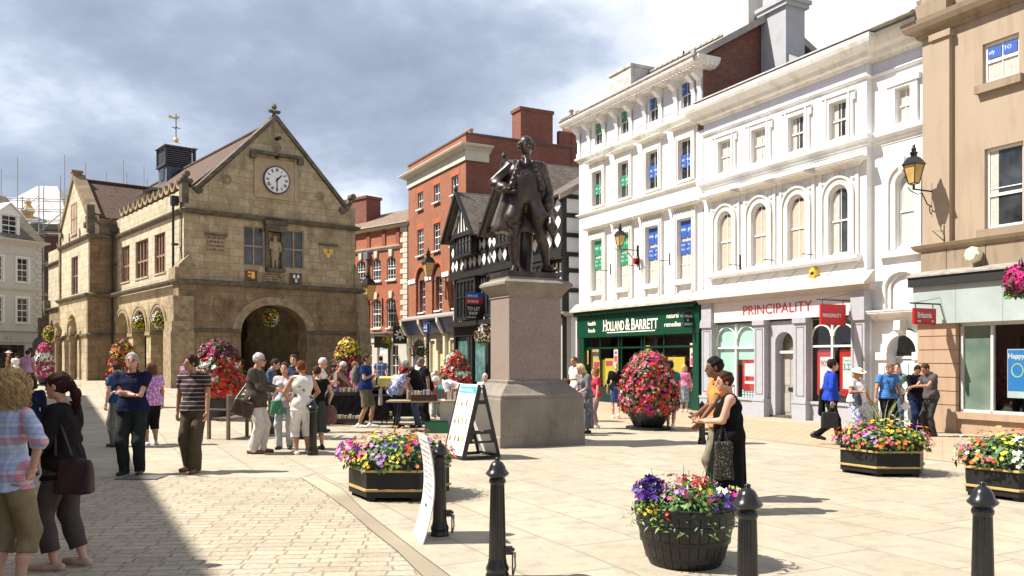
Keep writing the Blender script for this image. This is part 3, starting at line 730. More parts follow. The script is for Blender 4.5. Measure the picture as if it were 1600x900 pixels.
 for a, b in ups:
  n = 4;w = (b-a)/n;c = MB()
  for i in range(n+1): c.box(a+w*i-(.05 if i else 0), a+w*i+(.05 if i < n else 0), .1, .24, 6.15, 8.15)
  c.box(a, b, .11, .23, 7.0, 7.1);o = side(c).build('window', mulr, H)
  g = MB().quad((a, .2, 6.15), (b, .2, 6.15), (b, .2, 8.15), (a, .2, 8.15));side(g).build('pane', lead, o)
  c = MB().box(a-.05, b+.05, -.05, .1, 6.07, 6.149);side(c).build('sill', st_pale, o)
 for a, b in arches:
  c = MB();m = (a+b)/2;r = (b-a)/2;sp = 4.36-r
  for (ro, ri, y0, y1) in ((r+.34, r+.22, -.2, -.1), (r+.2, r+.05, -.17, -.1)):
   o = arc(m, sp, ro, 18);i = arc(m, sp, ri, 18)
   for q in range(18): c.prism([o[q], o[q+1], i[q+1], i[q]], 'y', y0, y1)
  side(c).build('arch_moulding', trim_l, H)
 c = MB()   # column caps between the arches
 for x0, x1 in ((-2.34, -1.3), (-5.56, -4.78), (-8.86, -8.02), (-11.8, -11.3)):
  c.box(x0-.06, x1+.06, -.2, .55, 3.02, 3.2)
 side(c).build('impost_band', trim_l, H)
 c = MB()
 for i in range(12):
  x = -.55-i*.9;
  if x < -11.6: break
  o = arc(x, 10.32, .42, 12, math.pi, 2*math.pi);n = arc(x, 10.32, .30, 12, math.pi, 2*math.pi)
  for q in range(12): c.prism([o[q], o[q+1], n[q+1], n[q]], 'y', -.08, .3)
  c.box(x-.5, x-.41, -.06, .28, 10.2, 10.42)
 side(c).build('parapet_cresting', trim_l, H)
 c = MB();zlead = plain('lead_grey', C(.2,.21,.24), .5, var=.3)
 c.box(-11.6, -.3, .3, .35, 9.85, 10.1);side(c).build('gutter_lining', zlead, H)
 for x in (-.55, -11.45):   # rain pipes
  c = MB();c.tube([(x, -.32, 6.1 if x > -2 else HZ), (x, -.32, 9.2)], .06, 8);c.box(x-.14, x+.14, -.42, -.1, 9.1, 9.55);c.box(x-.1, x+.1, -.38, -.1, 7.2, 7.3);side(c).build('rain_pipe', IRON(), H)
 # ------------------------------------------------ the projecting cross bay
 BO, b0, b1 = 1.44, -19.5, -11.8
 bc = (b0+b1)/2;ba = 12.75
 f = MB();wall_front(f, b0, b1, HZ, 5.35, [(bc-1.6, bc+1.25, HZ, 4.5, True, 1.0)], y=-BO-.1, rev=.6);side(f).build('bay_wall', st, H)
 f = MB();wall_front(f, b0, b1, 5.35, 8.78, [(bc-.75, bc+1.0, 5.7, 8.0)], y=-BO, rev=.3);side(f).build('bay_wall', st_pale, H)
 f = MB();f.prism([(b0, 8.78), (b1, 8.78), (b1, 10.0), (bc+.15, ba), (bc-.15, ba), (b0, 10.0)], 'y', -BO, -BO+.5);side(f).build('bay_gable', st_pale, H)
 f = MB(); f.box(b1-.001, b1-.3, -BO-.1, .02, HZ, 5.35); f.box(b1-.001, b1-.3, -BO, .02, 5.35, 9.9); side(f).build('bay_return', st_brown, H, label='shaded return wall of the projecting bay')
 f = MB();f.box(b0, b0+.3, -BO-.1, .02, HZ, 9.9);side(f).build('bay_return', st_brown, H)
 mb = MB();side(MB())
 c = MB();c.sweep(shift(pr, 5.33), [(b0, -BO-.1), (b1, -BO-.1), (b1, -.12)]);c.sweep(shift(pr, 8.7), [(b0, -BO), (b1, -BO), (b1, 0)]);c.sweep(shift(pi, 3.08), [(bc+1.25, -BO-.1), (b1, -BO-.1), (b1, -.12)]);c.sweep(shift(pi, 3.08), [(b0, -BO-.1), (bc-1.6, -BO-.1)])
 side(c).build('string_course', trim, H)
 c = MB()
 for s in (-1, 1):
  x0 = bc+s*3.6;c.prism([(x0, 9.9), (bc, ba-.05), (bc, ba+.28), (x0+s*.2, 10.15)], 'y', -BO-.1, -BO+.6)
 c.box(bc-.2, bc+.2, -BO-.12, -BO+.4, ba, ba+.36);c.box(bc-.27, bc+.27, -BO-.18, -BO+.45, ba+.34, ba+.46);side(c).build('coping', st_brown, H)
 c = MB();scroll(c, b1-.15, 9.5, -BO-.12, -BO+.2, 1.1, -1);c.box(b1-.1, b1+.1, -BO-.15, -BO+.25, 9.0, 10.6);scroll(c, b0+.15, 9.6, -BO-.12, -BO+.2, 1.1, 1);side(c).build('scroll', trim, H)
 for (xa, xb, za, zb, n) in ((bc-.75, bc+1.0, 5.7, 8.0, 3), (bc-.7, bc+.7, 9.4, 11.2, 3)):
  c = MB();w = (xb-xa)/n;yy = -BO+.12 if za < 9 else -BO-.03
  for i in range(n+1): c.box(xa+w*i-.05, xa+w*i+.05, yy, yy+.1, za, zb)
  for i in range(3): c.box(xa, xb, yy+.01, yy+.09, za+(zb-za)*i/2-.04, za+(zb-za)*i/2+.04)
  o = side(c).build('window', mulr, H);g = MB().quad((xa, yy+.05, za), (xb, yy+.05, za), (xb, yy+.05, zb), (xa, yy+.05, zb));side(g).build('pane', lead, o)
  side(MB().box(xa-.1, xb+.1, yy-.06, yy+.1, za-.12, za-.041)).build('sill', st_pale, o)
 c = MB()
 for (px, pz) in ((bc-1.2, 9.25), (bc+1.5, 9.25)): c.prism([(px+.16*math.cos(a), pz+.3*math.sin(a)) for a in [k*math.pi/6 for k in range(12)]], 'y', -BO-.01, -BO-.04)
 side(c).build('oval_vent', trim, H)
 c = MB()   # crenelled return parapet : one big half ring
 o = [(-BO+.75+.55*math.cos(a), 9.95+.5*math.sin(a)) for a in [math.pi+k*math.pi/10 for k in range(11)]];n = [(-BO+.75+.4*math.cos(a), 9.95+.38*math.sin(a)) for a in [math.pi+k*math.pi/10 for k in range(11)]]
 for q in range(10): c.prism([o[q], o[q+1], n[q+1], n[q]], 'x', b1-.1, b1+.06)
 side(c).build('parapet_cresting', trim, H)
 for px in (bc-2.1, bc+1.8):
  c = MB();c.lathe([(.3, 0), (.3, .2), (.2, .3), (.2, 2.5), (.28, 2.6), (.3, 2.8)], 14, 0, (px, -BO-.45, HZ));side(c).build('column', st_brown, H)
  F = SDF();q = S @ Vector((px, -BO-.45, 3.1));F.ell((q.x, q.y, q.z+.4), (.2, .24, .38));F.ell((q.x-.12, q.y, q.z+.85), (.15, .15, .17));F.cone((q.x-.15, q.y-.1, q.z+.05), (q.x-.12, q.y-.08, q.z+.45), .07, .08);F.cone((q.x-.15, q.y+.1, q.z+.05), (q.x-.12, q.y+.08, q.z+.45), .07, .08)
  F.mesh('stone_beast', .05, .06, trim_l, H)
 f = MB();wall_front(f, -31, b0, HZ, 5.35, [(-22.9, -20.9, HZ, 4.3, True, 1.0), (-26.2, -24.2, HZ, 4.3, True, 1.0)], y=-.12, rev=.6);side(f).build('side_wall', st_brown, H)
 f = MB();wall_front(f, -31, b0, 5.35, 9.85, [(-23.4, -21.5, 6.15, 8.4), (-27.2, -25.6, 6.15, 8.4)], y=0, rev=.3);side(f).build('side_wall', st_pale, H)
 for (a, b) in ((-23.4, -21.5), (-27.2, -25.6)):
  c = MB();w = (b-a)/3
  for i in range(4): c.box(a+w*i-.05, a+w*i+.05, .1, .2, 6.15, 8.4)
  c.box(a, b, .11, .19, 7.1, 7.2);o = side(c).build('window', mulr, H);side(MB().quad((a, .2, 6.15), (b, .2, 6.15), (b, .2, 8.4), (a, .2, 8.4))).build('pane', lead, o)
 c = MB();c.sweep(shift(pr, 5.33), [(-31, -.12), (b0, -.12)]);c.sweep(shift(pr, 8.7), [(-31, 0), (b0, 0)])
 for i in range(9):
  x = b0-.7-i*.9;o = arc(x, 10.32, .42, 10, math.pi, 2*math.pi);n = arc(x, 10.32, .3, 10, math.pi, 2*math.pi)
  for q in range(10): c.prism([o[q], o[q+1], n[q+1], n[q]], 'y', -.08, .3)
 buttress(c, -31, -30.3, 0, .9, HZ, [(3.1, 1.2), (4.9, .8), (6.2, .45)]);c.tube([(-24.1, -.3, HZ), (-24.1, -.3, 9.2)], .07, 8);side(c).build('string_course', trim, H)
 c = MB();c.box(WD-.5, WD+.12, 6.0, L, HZ, 5.35);c.box(WD-.5, WD, .6, L, 5.35, 9.9);wall_front(c, 0, WD, 5.35, 10.0, [], y=L);c.build('rear_wall', st, H)
 c = MB();wall_front(c, WD+.12, WD+.12+.001, HZ, HZ+.01, []) ;
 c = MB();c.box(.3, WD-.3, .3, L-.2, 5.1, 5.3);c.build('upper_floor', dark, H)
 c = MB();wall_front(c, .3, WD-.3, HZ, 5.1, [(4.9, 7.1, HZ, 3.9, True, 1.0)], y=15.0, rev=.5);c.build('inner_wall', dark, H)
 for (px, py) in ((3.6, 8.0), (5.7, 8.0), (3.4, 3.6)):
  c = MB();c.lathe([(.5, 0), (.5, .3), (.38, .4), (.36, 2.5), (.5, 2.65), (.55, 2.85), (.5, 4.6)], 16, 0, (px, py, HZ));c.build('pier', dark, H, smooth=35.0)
 c = MB();ex = .15
 roof_plane(c, (-.0+.35, .55, 10.0), (.35, L, 10.0), (gx, L, ga-.05), (gx, .55, ga-.05));roof_plane(c, (WD-.35, .55, 10.0), (WD-.35, L, 10.0), (gx, L, ga-.05), (gx, .55, ga-.05))
 y0, y1 = -b1+.2, -b0-.2;ym = -bc
 c.build('roof', rt, H)
 c = MB();roof_plane(c, (-BO+.45, y0+.1, 10.0), (gx, y0+.1, 10.0), (gx, ym, ba-.1), (-BO+.45, ym, ba-.1));roof_plane(c, (-BO+.45, y1-.1, 10.0), (gx, y1-.1, 10.0), (gx, ym, ba-.1), (-BO+.45, ym, ba-.1));c.build('bay_roof', rt, H)
 c = MB();c.prism([(.6, 10.3), (1.7, 11.4), (1.7, 10.3)], 'y', 8.4, 9.6);c.box(.62, .7, 8.4, 9.6, 10.0, 11.0);c.build('dormer', st_pale, H);
 c = MB();c.prism([(.45, 10.95), (.9, 11.2), (2.3, 11.3), (2.3, 11.4), (.9, 11.35), (.4, 11.05)], 'y', 8.2, 9.8);c.build('dormer_roof', zlead, H)
 c = MB();c.tube([(gx, .6, ga+.0), (gx, L, ga+.0)], .1, 8);c.tube([(-BO+.4, ym, ba-.05), (gx, ym, ba-.05)], .1, 8);c.build('ridge', rt, H)
 CU = MB();ld = plain('cupola_lead', C(.10,.115,.145), .5, var=.3);px, py = gx, -bc
 CU.box(px-.85, px+.85, py-.85, py+.85, 13.0, 14.15);cu = CU.build('cupola', ld, H)
 c = MB();c.box(px-.98, px+.98, py-.98, py+.98, 14.15, 14.3)
 for a, b in ((-1, -1), (1, -1), (1, 1), (-1, 1)): c.box(px+a*.88-.08, px+a*.88+.08, py+b*.88-.08, py+b*.88+.08, 14.3, 15.4)
 c.box(px-.75, px+.75, py-.75, py+.75, 14.3, 15.4);c.build('louvre_stage', plain('louvre_dark', C(.03,.032,.04), .7), cu)
 c = MB()
 for i in range(8):
  z = 14.38+i*.13
  c.box(px-.86, px+.86, py-.9, py-.76, z, z+.035);c.box(px-.9, px-.76, py-.86, py+.86, z, z+.035)
 c.build('louvre', plain('louvre_grey', C(.16,.16,.18), .6), cu)
 c = MB();c.lathe([(1.5, 0), (1.5, .05), (1.0, .2), (.3, .42), (.08, .5)], 4, 0, (px, py, 15.4), ph=math.pi/4);c.build('cupola_roof', plain('cupola_roof_lead', C(.33,.36,.42), .45), cu)
 c = MB();c.lathe([(.0001, 0), (.12, .05), (.18, .18), (.12, .31), (.0001, .36)], 14, 0, (px, py, 15.88));c.prism([(px-.48, 17.45), (px-.2, 17.42), (px+.08, 17.42), (px+.2, 17.5), (px+.2, 17.66), (px-.05, 17.52), (px-.25, 17.54), (px-.42, 17.64), (px-.48, 17.58)], 'y', py-.03, py+.03)
 c.build('gilt_vane', gold, cu, smooth=30.0)
 c = MB();c.tube([(px, py, 16.1), (px, py, 17.75)], .03, 6);c.tube([(px-.28, py, 16.85), (px+.28, py, 16.85)], .022, 6);c.tube([(px, py-.28, 16.85), (px, py+.28, 16.85)], .022, 6);c.build('vane_rod', IRON(), cu)
 for s in (0, ):
  c = MB();c.box(px-.5, px-.05, py-.9, py-.851, 13.25, 13.95);c.build('cupola_window', lead, cu);c = MB();c.box(px-.9, px-.851, py-.4, py+.3, 13.3, 14.05);c.build('cupola_window', lead, cu)
 return H
# ================================================================= white terrace on the right
WST = lambda: stucco('white_stucco', C(.80,.80,.80), C(.42,.40,.36), .35)
LIL = lambda: stucco('lilac_stucco', C(.62,.64,.72), C(.40,.40,.40), .3)
TRM = lambda: stucco('cream_moulding', C(.77,.755,.71), C(.34,.29,.21), .5)
GLD = lambda: glass('window_glass', C(.035,.04,.045), .05, .6)
CURT = lambda: plain('net_curtain', C(.50,.47,.42), .95, var=.15, scale=8)
BLIND = lambda: plain('beige_blind', C(.47,.40,.32), .9, var=.08)
def surround(parent, xa, xb, za, zb, w=.16, out=.09, hood=.28, hh=.26, mat=None, name='window_surround', ears=False, base=None):
 c = MB();zb0 = za if base is None else base
 c.box(xa-w, xa, -out, .0, zb0, zb+w);c.box(xb, xb+w, -out, 0, zb0, zb+w);c.box(xa, xb, -out, 0, zb, zb+w)
 c.box(xa-w*.55, xa-w*.3, -out-.03, -out, zb0, zb+w*.7);c.box(xb+w*.3, xb+w*.55, -out-.03, -out, zb0, zb+w*.7)
 if ears: c.box(xa-w-.07, xa-w, -out, 0, zb-.1, zb+w);c.box(xb+w, xb+w+.07, -out, 0, zb-.1, zb+w);c.box(xa-w-.07, xb+w+.07, -out-.04, -out, zb+w-.05, zb+w)
 if hood:
  c.box(xa-w, xb+w, -out+.02, 0, zb+w, zb+w+.16)
  c.sweep(shift(cornice_prof(.16, hood), zb+w+.16), [(xa-w-.02, .0), (xa-w-.02, -.02), (xb+w+.02, -.02), (xb+w+.02, 0)])
 return c.build(name, mat or TRM(), parent)
def notice(parent, xa, xb, za, zb, y, blue, lines):
 col = plain('blue_notice', C(.03,.10,.42), .5, var=.05) if blue else plain('green_notice', C(.02,.26,.13), .5, var=.05)
 o = MB().box(xa, xb, y-.004, y, za, zb).build('window_notice', col, parent)
 wm = plain('notice_white', C(.75,.78,.82), .5, var=.03)
 for (body, size, fx, fz) in lines:
  t = text(body, size, wm, o, (xa+.02, y-.006, za+(zb-za)*fz), sx=fx, ext=.001);
def build_holland():
 B = thing('white_building', 'tall white stuccoed building with bracketed cornice and dark green ground floor shop', 'building', FW.o, FW.rot)
 z0, zt = -.25, 12.0;X1 = 8.47;cx = [1.58, 3.56, 5.52, 7.5];w1, w2, w3 = .42, .37, .29
 ops = []
 for i, c in enumerate(cx):
  ops += [(c-w1, c+w1, 4.68, 6.9), (c-w2, c+w2, 8.32, 9.8), (c-w3, c+w3, 10.92, 11.92)]
 f = MB();wall_front(f, .0, X1, 3.75, 12.2, ops, 0, .3)
 f.build('wall', WST(), B)
 f = MB();f.quad((0, 0, z0), (0, 9, z0), (0, 9, 12.2), (0, 0, 12.2));f.quad((X1, 0, 9), (X1, 9, 9), (X1, 9, 12.2), (X1, 0, 12.2));f.quad((0, 9, z0), (X1, 9, z0), (X1, 9, 12.2), (0, 9, 12.2));f.build('end_wall', LIL(), B)
 rb = brickwork('gable_red_brick', C(.22,.075,.045), C(.15,.05,.035), C(.20,.15,.12))
 f = MB(); f.prism([(.0, 9.9), (7.4, 9.9), (7.3, 12.2), (3.0, 14.4), (.1, 12.5), (0, 12)], 'x', X1-.3, X1+.02); f.build('gable', rb, B, label='dark red brick end gable above the lower roof')
 c = MB();c.sweep(shift(cornice_prof(.22, .16), 10.42), [(-.0, .3), (0, 0), (X1, 0)]);c.sweep(shift(cornice_prof(.16, .12), 8.0), [(0, .3), (0, 0), (X1, 0)])
 c.box(0, X1, -.05, 0, 10.64, 10.70);c.build('string_course', TRM(), B)
 for x in (.38, .95+.0, 2.3, 2.93, 4.22, 4.88, 6.2, 6.86, 8.1):
  pass
 panels = [(.22, .78), (2.28, 2.92), (4.24, 4.88), (6.2, 6.84), (8.0, 8.3)]
 c = MB()
 for a, b in panels[:-1]: c.box(a, b, -.02, 0, 10.95, 11.85)
 c.build('wall_panel', LIL(), B)
 px = [.08, .9, 2.12, 3.06, 4.06, 5.02, 6.04, 6.98, 8.0, 8.36]
 for x in px:
  c = MB();c.box(x-.1, x+.1, -.08, 0, 10.66, 11.75)
  c.prism([(-.0, 12.02), (-.40, 12.02), (-.42, 11.88), (-.30, 11.78), (-.16, 11.68), (-.14, 11.45), (-.08, 11.3), (0, 11.3)], 'x', x-.1, x+.1)
  c.box(x-.13, x+.13, -.12, 0, 10.66, 10.86);c.build('console_bracket', WST(), B)
 c = MB();c.box(0, X1, -.03, 0, 10.70, 10.86);c.build('sill_band', WST(), B)
 c = MB();c.sweep([(0, 12.02), (.42, 12.02), (.44, 12.07), (.6, 12.10), (.65, 12.18), (.68, 12.26), (.68, 12.32), (0, 12.32)], [(-.02, .4), (-.02, 0), (X1-.1, 0), (X1-.1, .3)]);c.build('cornice', TRM(), B)
 c = MB();n = 46
 for i in range(n): x = -.25+(X1+.4)*i/(n-1);c.box(x-.05, x+.05, -.56, -.4, 12.03, 12.13)
 for i in range(4): y = -.4+i*.19;c.box(X1+.3, X1+.52, y-.05, y+.05, 12.03, 12.13)
 c.build('dentil_row', WST(), B)
 sl = tiles('grey_slates', C(.30,.28,.26), C(.24,.22,.205), .28, .2)
 c = MB();roof_plane(c, (-.6, -.72, 12.34), (X1+.3, -.72, 12.34), (X1+.3, 3.0, 14.55), (-.6, 3.0, 14.55), .1);roof_plane(c, (-.6, 7.4, 12.3), (X1+.3, 7.4, 12.3), (X1+.3, 3.0, 14.55), (-.6, 3.0, 14.55), .1);c.build('roof', sl, B)
 c = MB();
 for k in range(24): x = -.4+k*.37;c.prism([(2.88, 14.55), (3.12, 14.55), (3.0, 14.7)], 'x', x, x+.30)
 c.build('ridge_tiles', plain('ridge_clay', C(.28,.25,.22), .9, var=.3), B)
 c = MB();c.box(X1+.3, X1+.47, -.78, -.7, 12.3, 12.5)
 c.prism([(-.72, 12.36), (3.0, 14.58), (7.4, 12.33), (7.4, 12.1), (3.0, 14.3), (-.72, 12.12)], 'x', X1+.3, X1+.36);c.build('bargeboard', plain('verge_grey', C(.33,.30,.28), .8, var=.2), B)
 ch = plain('render_chimney', C(.50,.48,.44), .9, var=.3, scale=2.5, bump=.3)
 c = MB();c.box(-.6, 1.1, 2.0, 3.2, 13.2, 14.75);c.box(-.66, 1.16, 1.94, 3.26, 14.75, 14.88);c.build('chimney', ch, B)
 c = MB();c.box(6.5, 7.9, 2.6, 3.5, 14.0, 15.75);c.build('chimney', stucco('flaking_white', C(.68,.66,.62), C(.35,.2,.14), .5), B)
 gl = GLD();wp = WHITE();ct = CURT()
 for i, c in enumerate(cx):
  blue = i >= 2
  f1 = sash(B, c-w1, c+w1, 4.68, 6.9, .07, gl, wp, 2, 4, meet=.5, sill=.14, curtains=(ct, [(.1, .9)]) if True else None)
  f2 = sash(B, c-w2, c+w2, 8.32, 9.8, .07, gl, wp, 2, 2, meet=.5, sill=.1)
  f3 = sash(B, c-w3, c+w3, 10.92, 11.92, .07, gl, wp, 2, 2, meet=.5, sill=.05)
  for k, (a, b) in enumerate(((c-w1+.05, c-.012), (c+.012, c+w1-.05))):
   notice(f1, a, b, 6.22, 6.82, .06, blue, [('inte', .19, .95, .42)] if k == 0 else [('gra', .19, .95, .42)])
   notice(f1, a, b, 5.62, 6.08, .06, blue, [('OFFI', .1, 1.1, .66), ('TO L', .1, 1.1, .3)] if k == 0 else [('CE', .1, 1.1, .66), ('ET', .1, 1.1, .3)])
   notice(f2, a+.04, b-.01 if k == 0 else b-.04, 8.82 if i < 2 else 8.78, 9.26, .06, blue, [('int', .15, 1, .52), ('our', .11, 1, .15)] if k == 0 else [('eg', .15, 1, .52), ('site', .11, 1, .15)])
   notice(f3, a+.1, b-.01 if k == 0 else b-.1, 11.42, 11.86, .06, blue, [('in', .13, 1, .5)] if k == 0 else [('te', .13, 1, .5)])
  surround(B, c-w1, c+w1, 4.68, 6.9, .2, .1, .28, mat=TRM(), base=4.2)
  fr = MB();
  for k in range(9): x = c-w1-.1+k*(2*w1+.2)/8;fr.box(x-.03, x+.03, -.12, -.075, 7.12, 7.2)
  fr.build('frieze', plain('frieze_grey', C(.42,.40,.36), .8), B)
  MB().box(c-w1-.05, c+w1+.05, -.16, 0, 4.5, 4.62).build('window_sill', WST(), B)
  surround(B, c-w2, c+w2, 8.32, 9.8, .17, .09, .26, mat=TRM(), base=8.24)
 c = MB();c.prism([(0, 4.2), (-.08, 4.2), (-.3, 4.0), (-.42, 3.9), (-.42, 3.82), (0, 3.82)], 'x', -.15, X1);c.build('shop_cornice', plain('weathered_slab', C(.46,.42,.35), .9, var=.25, scale=3, bump=.3), B)
 gp = plain('racing_green_paint', C(.004,.050,.027), .35, var=.12, spec=.3);gd = plain('dark_green_paint', C(.003,.03,.018), .4, var=.1, spec=.3)
 c = MB();c.box(0.1, X1-.03, -.16, -.0, 2.7, 3.72);c.build('shop_fascia', gp, B)
 c = MB();c.box(.0, X1-.01, -.3, 0, 3.72, 3.82)
 n = 60
 for i in range(n): x = .05+(X1-.15)*i/n;c.prism([(x, 3.72), (x+.13, 3.72), (x+.065, 3.62)], 'y', -.34, -.28)
 c.build('awning_valance', gd, B)
 for (a, b) in ((.35, .62), (X1-.42, X1-.08)):
  c = MB();c.box(a, b, -.14, .3, z0, 2.7);c.box(a-.03, b+.03, -.17, .3, z0, .35);c.build('shop_pilaster', gp, B)
 cream = plain('sign_cream', C(.78,.77,.68), .5, var=.03)
 sg = [o for o in B.children if o.name.startswith('shop_fascia')][0]
 text('health', .24, cream, sg, (1.0, -.165, 3.22), fit=.62, off=.004); text('foods', .24, cream, sg, (1.03, -.165, 2.92), fit=.56, off=.004)
 for body, s_, x, w_ in (('H', .66, 2.2, .26), ('OLLAND', .54, 2.49, 1.27), ('&', .66, 3.84, .34), ('B', .62, 4.26, .24), ('ARRETT', .54, 4.53, 1.5)):
  text(body, s_, cream, sg, (x, -.165, 2.95), fit=w_, off=.012)
 MB().box(2.5, 5.85, -.168, -.162, 2.85, 2.89).build('lettering_rule', cream, sg)
 c = MB()
 for x in (2.23, 2.42, 2.9, 3.05, 4.3, 5.0, 5.15): c.box(x-.06, x+.06, -.168, -.162, 2.94, 2.965)
 c.build('lettering_serif', cream, sg)
 text('natural', .25, cream, sg, (6.55, -.165, 3.3), fit=.72, off=.004); text('remedies', .25, cream, sg, (6.42, -.165, 2.98), fit=.98, off=.004)
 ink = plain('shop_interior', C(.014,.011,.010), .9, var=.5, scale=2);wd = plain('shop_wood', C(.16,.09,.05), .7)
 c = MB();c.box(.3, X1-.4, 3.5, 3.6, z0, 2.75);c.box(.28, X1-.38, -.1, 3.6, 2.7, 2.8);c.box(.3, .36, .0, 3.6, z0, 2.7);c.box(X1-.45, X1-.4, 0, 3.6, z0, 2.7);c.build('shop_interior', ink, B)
 MB().box(.3, X1-.4, -.1, 3.6, z0, -.02).build('shop_floor', wd, B)
 c = MB();zs = .62
 for x in (.35, 1.75, 3.15, 3.35, 4.75, 4.95, 6.2, X1-.5): c.box(x-.035, x+.035, -.02, .06, zs if x not in (3.35, 4.75) else z0, 2.7)
 c.box(.33, X1-.45, -.02, .06, 2.2, 2.28);c.box(.33, 3.15, -.06, .08, z0, zs);c.box(4.95, X1-.45, -.06, .08, z0, zs);c.build('shop_window_frame', gd, B)
 sgm = glass('shop_glass', C(.02,.022,.022), .05, .5)
 t = NT('clear_shop_glass', .02);tr = t.N('ShaderNodeBsdfTransparent');tr.inputs[0].default_value = (.86, .92, .9, 1);gs = t.N('ShaderNodeBsdfGlossy');gs.inputs['Roughness'].default_value = .03;ms = t.N('ShaderNodeMixShader');ms.inputs[0].default_value = .12;t.L(tr.outputs[0], ms.inputs[1]);t.L(gs.outputs[0], ms.inputs[2]);t.L(ms.outputs[0], t.nt.nodes['Material Output'].inputs[0]);clr = t.m; _M['clear_shop_glass'] = clr
 c = MB();c.quad((.35, .03, zs), (3.15, .03, zs), (3.15, .03, 2.7), (.35, .03, 2.7));c.quad((4.95, .03, zs), (X1-.45, .03, zs), (X1-.45, .03, 2.7), (4.95, .03, 2.7));c.build('shop_window', clr, B)
 yel = plain('poster_yellow', C(.72,.50,.06), .6, var=.05);pk = plain('poster_magenta', C(.55,.06,.16), .6, var=.2);crm = plain('poster_cream', C(.66,.58,.42), .7, var=.1);prp = plain('poster_purple', C(.15,.06,.3), .6)
 for i, (a, b, z1, z2) in enumerate(((.45, .75, 1.55, 2.15), (2.75, 3.05, 1.6, 2.25), (4.97, 5.27, 1.6, 2.3), (7.72, 8.0, 1.5, 2.35))):
  p = MB().box(a, b, .012, .02, z1, z2).build('window_poster', yel if i % 2 == 0 else crm, B);MB().box(a+.03, b-.03, .006, .011, z1+.05, z1+.32).build('poster_picture', pk, p);MB().box(a+.06, b-.06, .005, .0105, z1+.38, z1+.5).build('poster_picture', prp, p)
 for (a, b, z1, z2) in ((1.0, 1.9, .5, 1.75), (1.95, 3.0, .7, 1.8), (5.3, 5.6, .7, 1.7), (5.75, 7.3, .75, 1.85)):
  p = MB().box(a, b, .10, .13, z1, z2).build('display_board', yel, B);MB().box(a+.1, b-.1, .09, .099, z1+.08, z1+.35).build('board_print', crm, p)
  MB().box(a+.08, a+(b-a)*.55, .09, .099, z2-.3, z2-.1).build('board_print', pk, p)
 MB().box(.66, 1.3, .2, .24, 0, 2.2).build('display_back', plain('display_cream', C(.6,.45,.28), .8), B)  # cream backing board in a plain mottled colour
 random.seed(5);c = MB();cols = [plain('stock_%s' % n, C(*k), .7) for n, k in (('red', (.5,.06,.05)), ('gold', (.7,.5,.15)), ('white', (.65,.62,.55)), ('brown', (.25,.12,.06)), ('green', (.1,.3,.12)))]
 for (sa, sb, sz) in ((.5, 3.0, .7), (.5, 3.0, .35), (5.2, 7.8, .4), (5.2, 7.8, .75), (.5, 7.8, 1.2), (.5, 7.8, 1.7)):
  x = sa;yy = .16 if sz < .5 else (.2 if sz < 1 else 3.1)
  while x < sb: w = random.uniform(.06, .2);c.box(x, x+w*.9, yy, yy+.12, sz, sz+random.uniform(.12, .28), random.randrange(5));x += w
 c.build('shop_stock', cols, B)['kind'] = 'stuff'
 c = MB();c.box(-.12, .0, -.1, .02, z0, 3.9);c.build('corner_strip', WST(), B)
 c = MB();c.tube([(.02, -.12, z0), (.02, -.12, 3.7)], .06, 8);c.build('down_pipe', TRM(), B)
 for x in (2.55, 4.6, 6.55):
  c = MB();c.tube([(x, -.02, 5.3), (x, -.02, 5.75)], .02, 5);c.tube([(x, -.02, 5.45), (x, -.5, 5.45)], .015, 5);c.build('sign_bracket', IRON(), B)
 return B
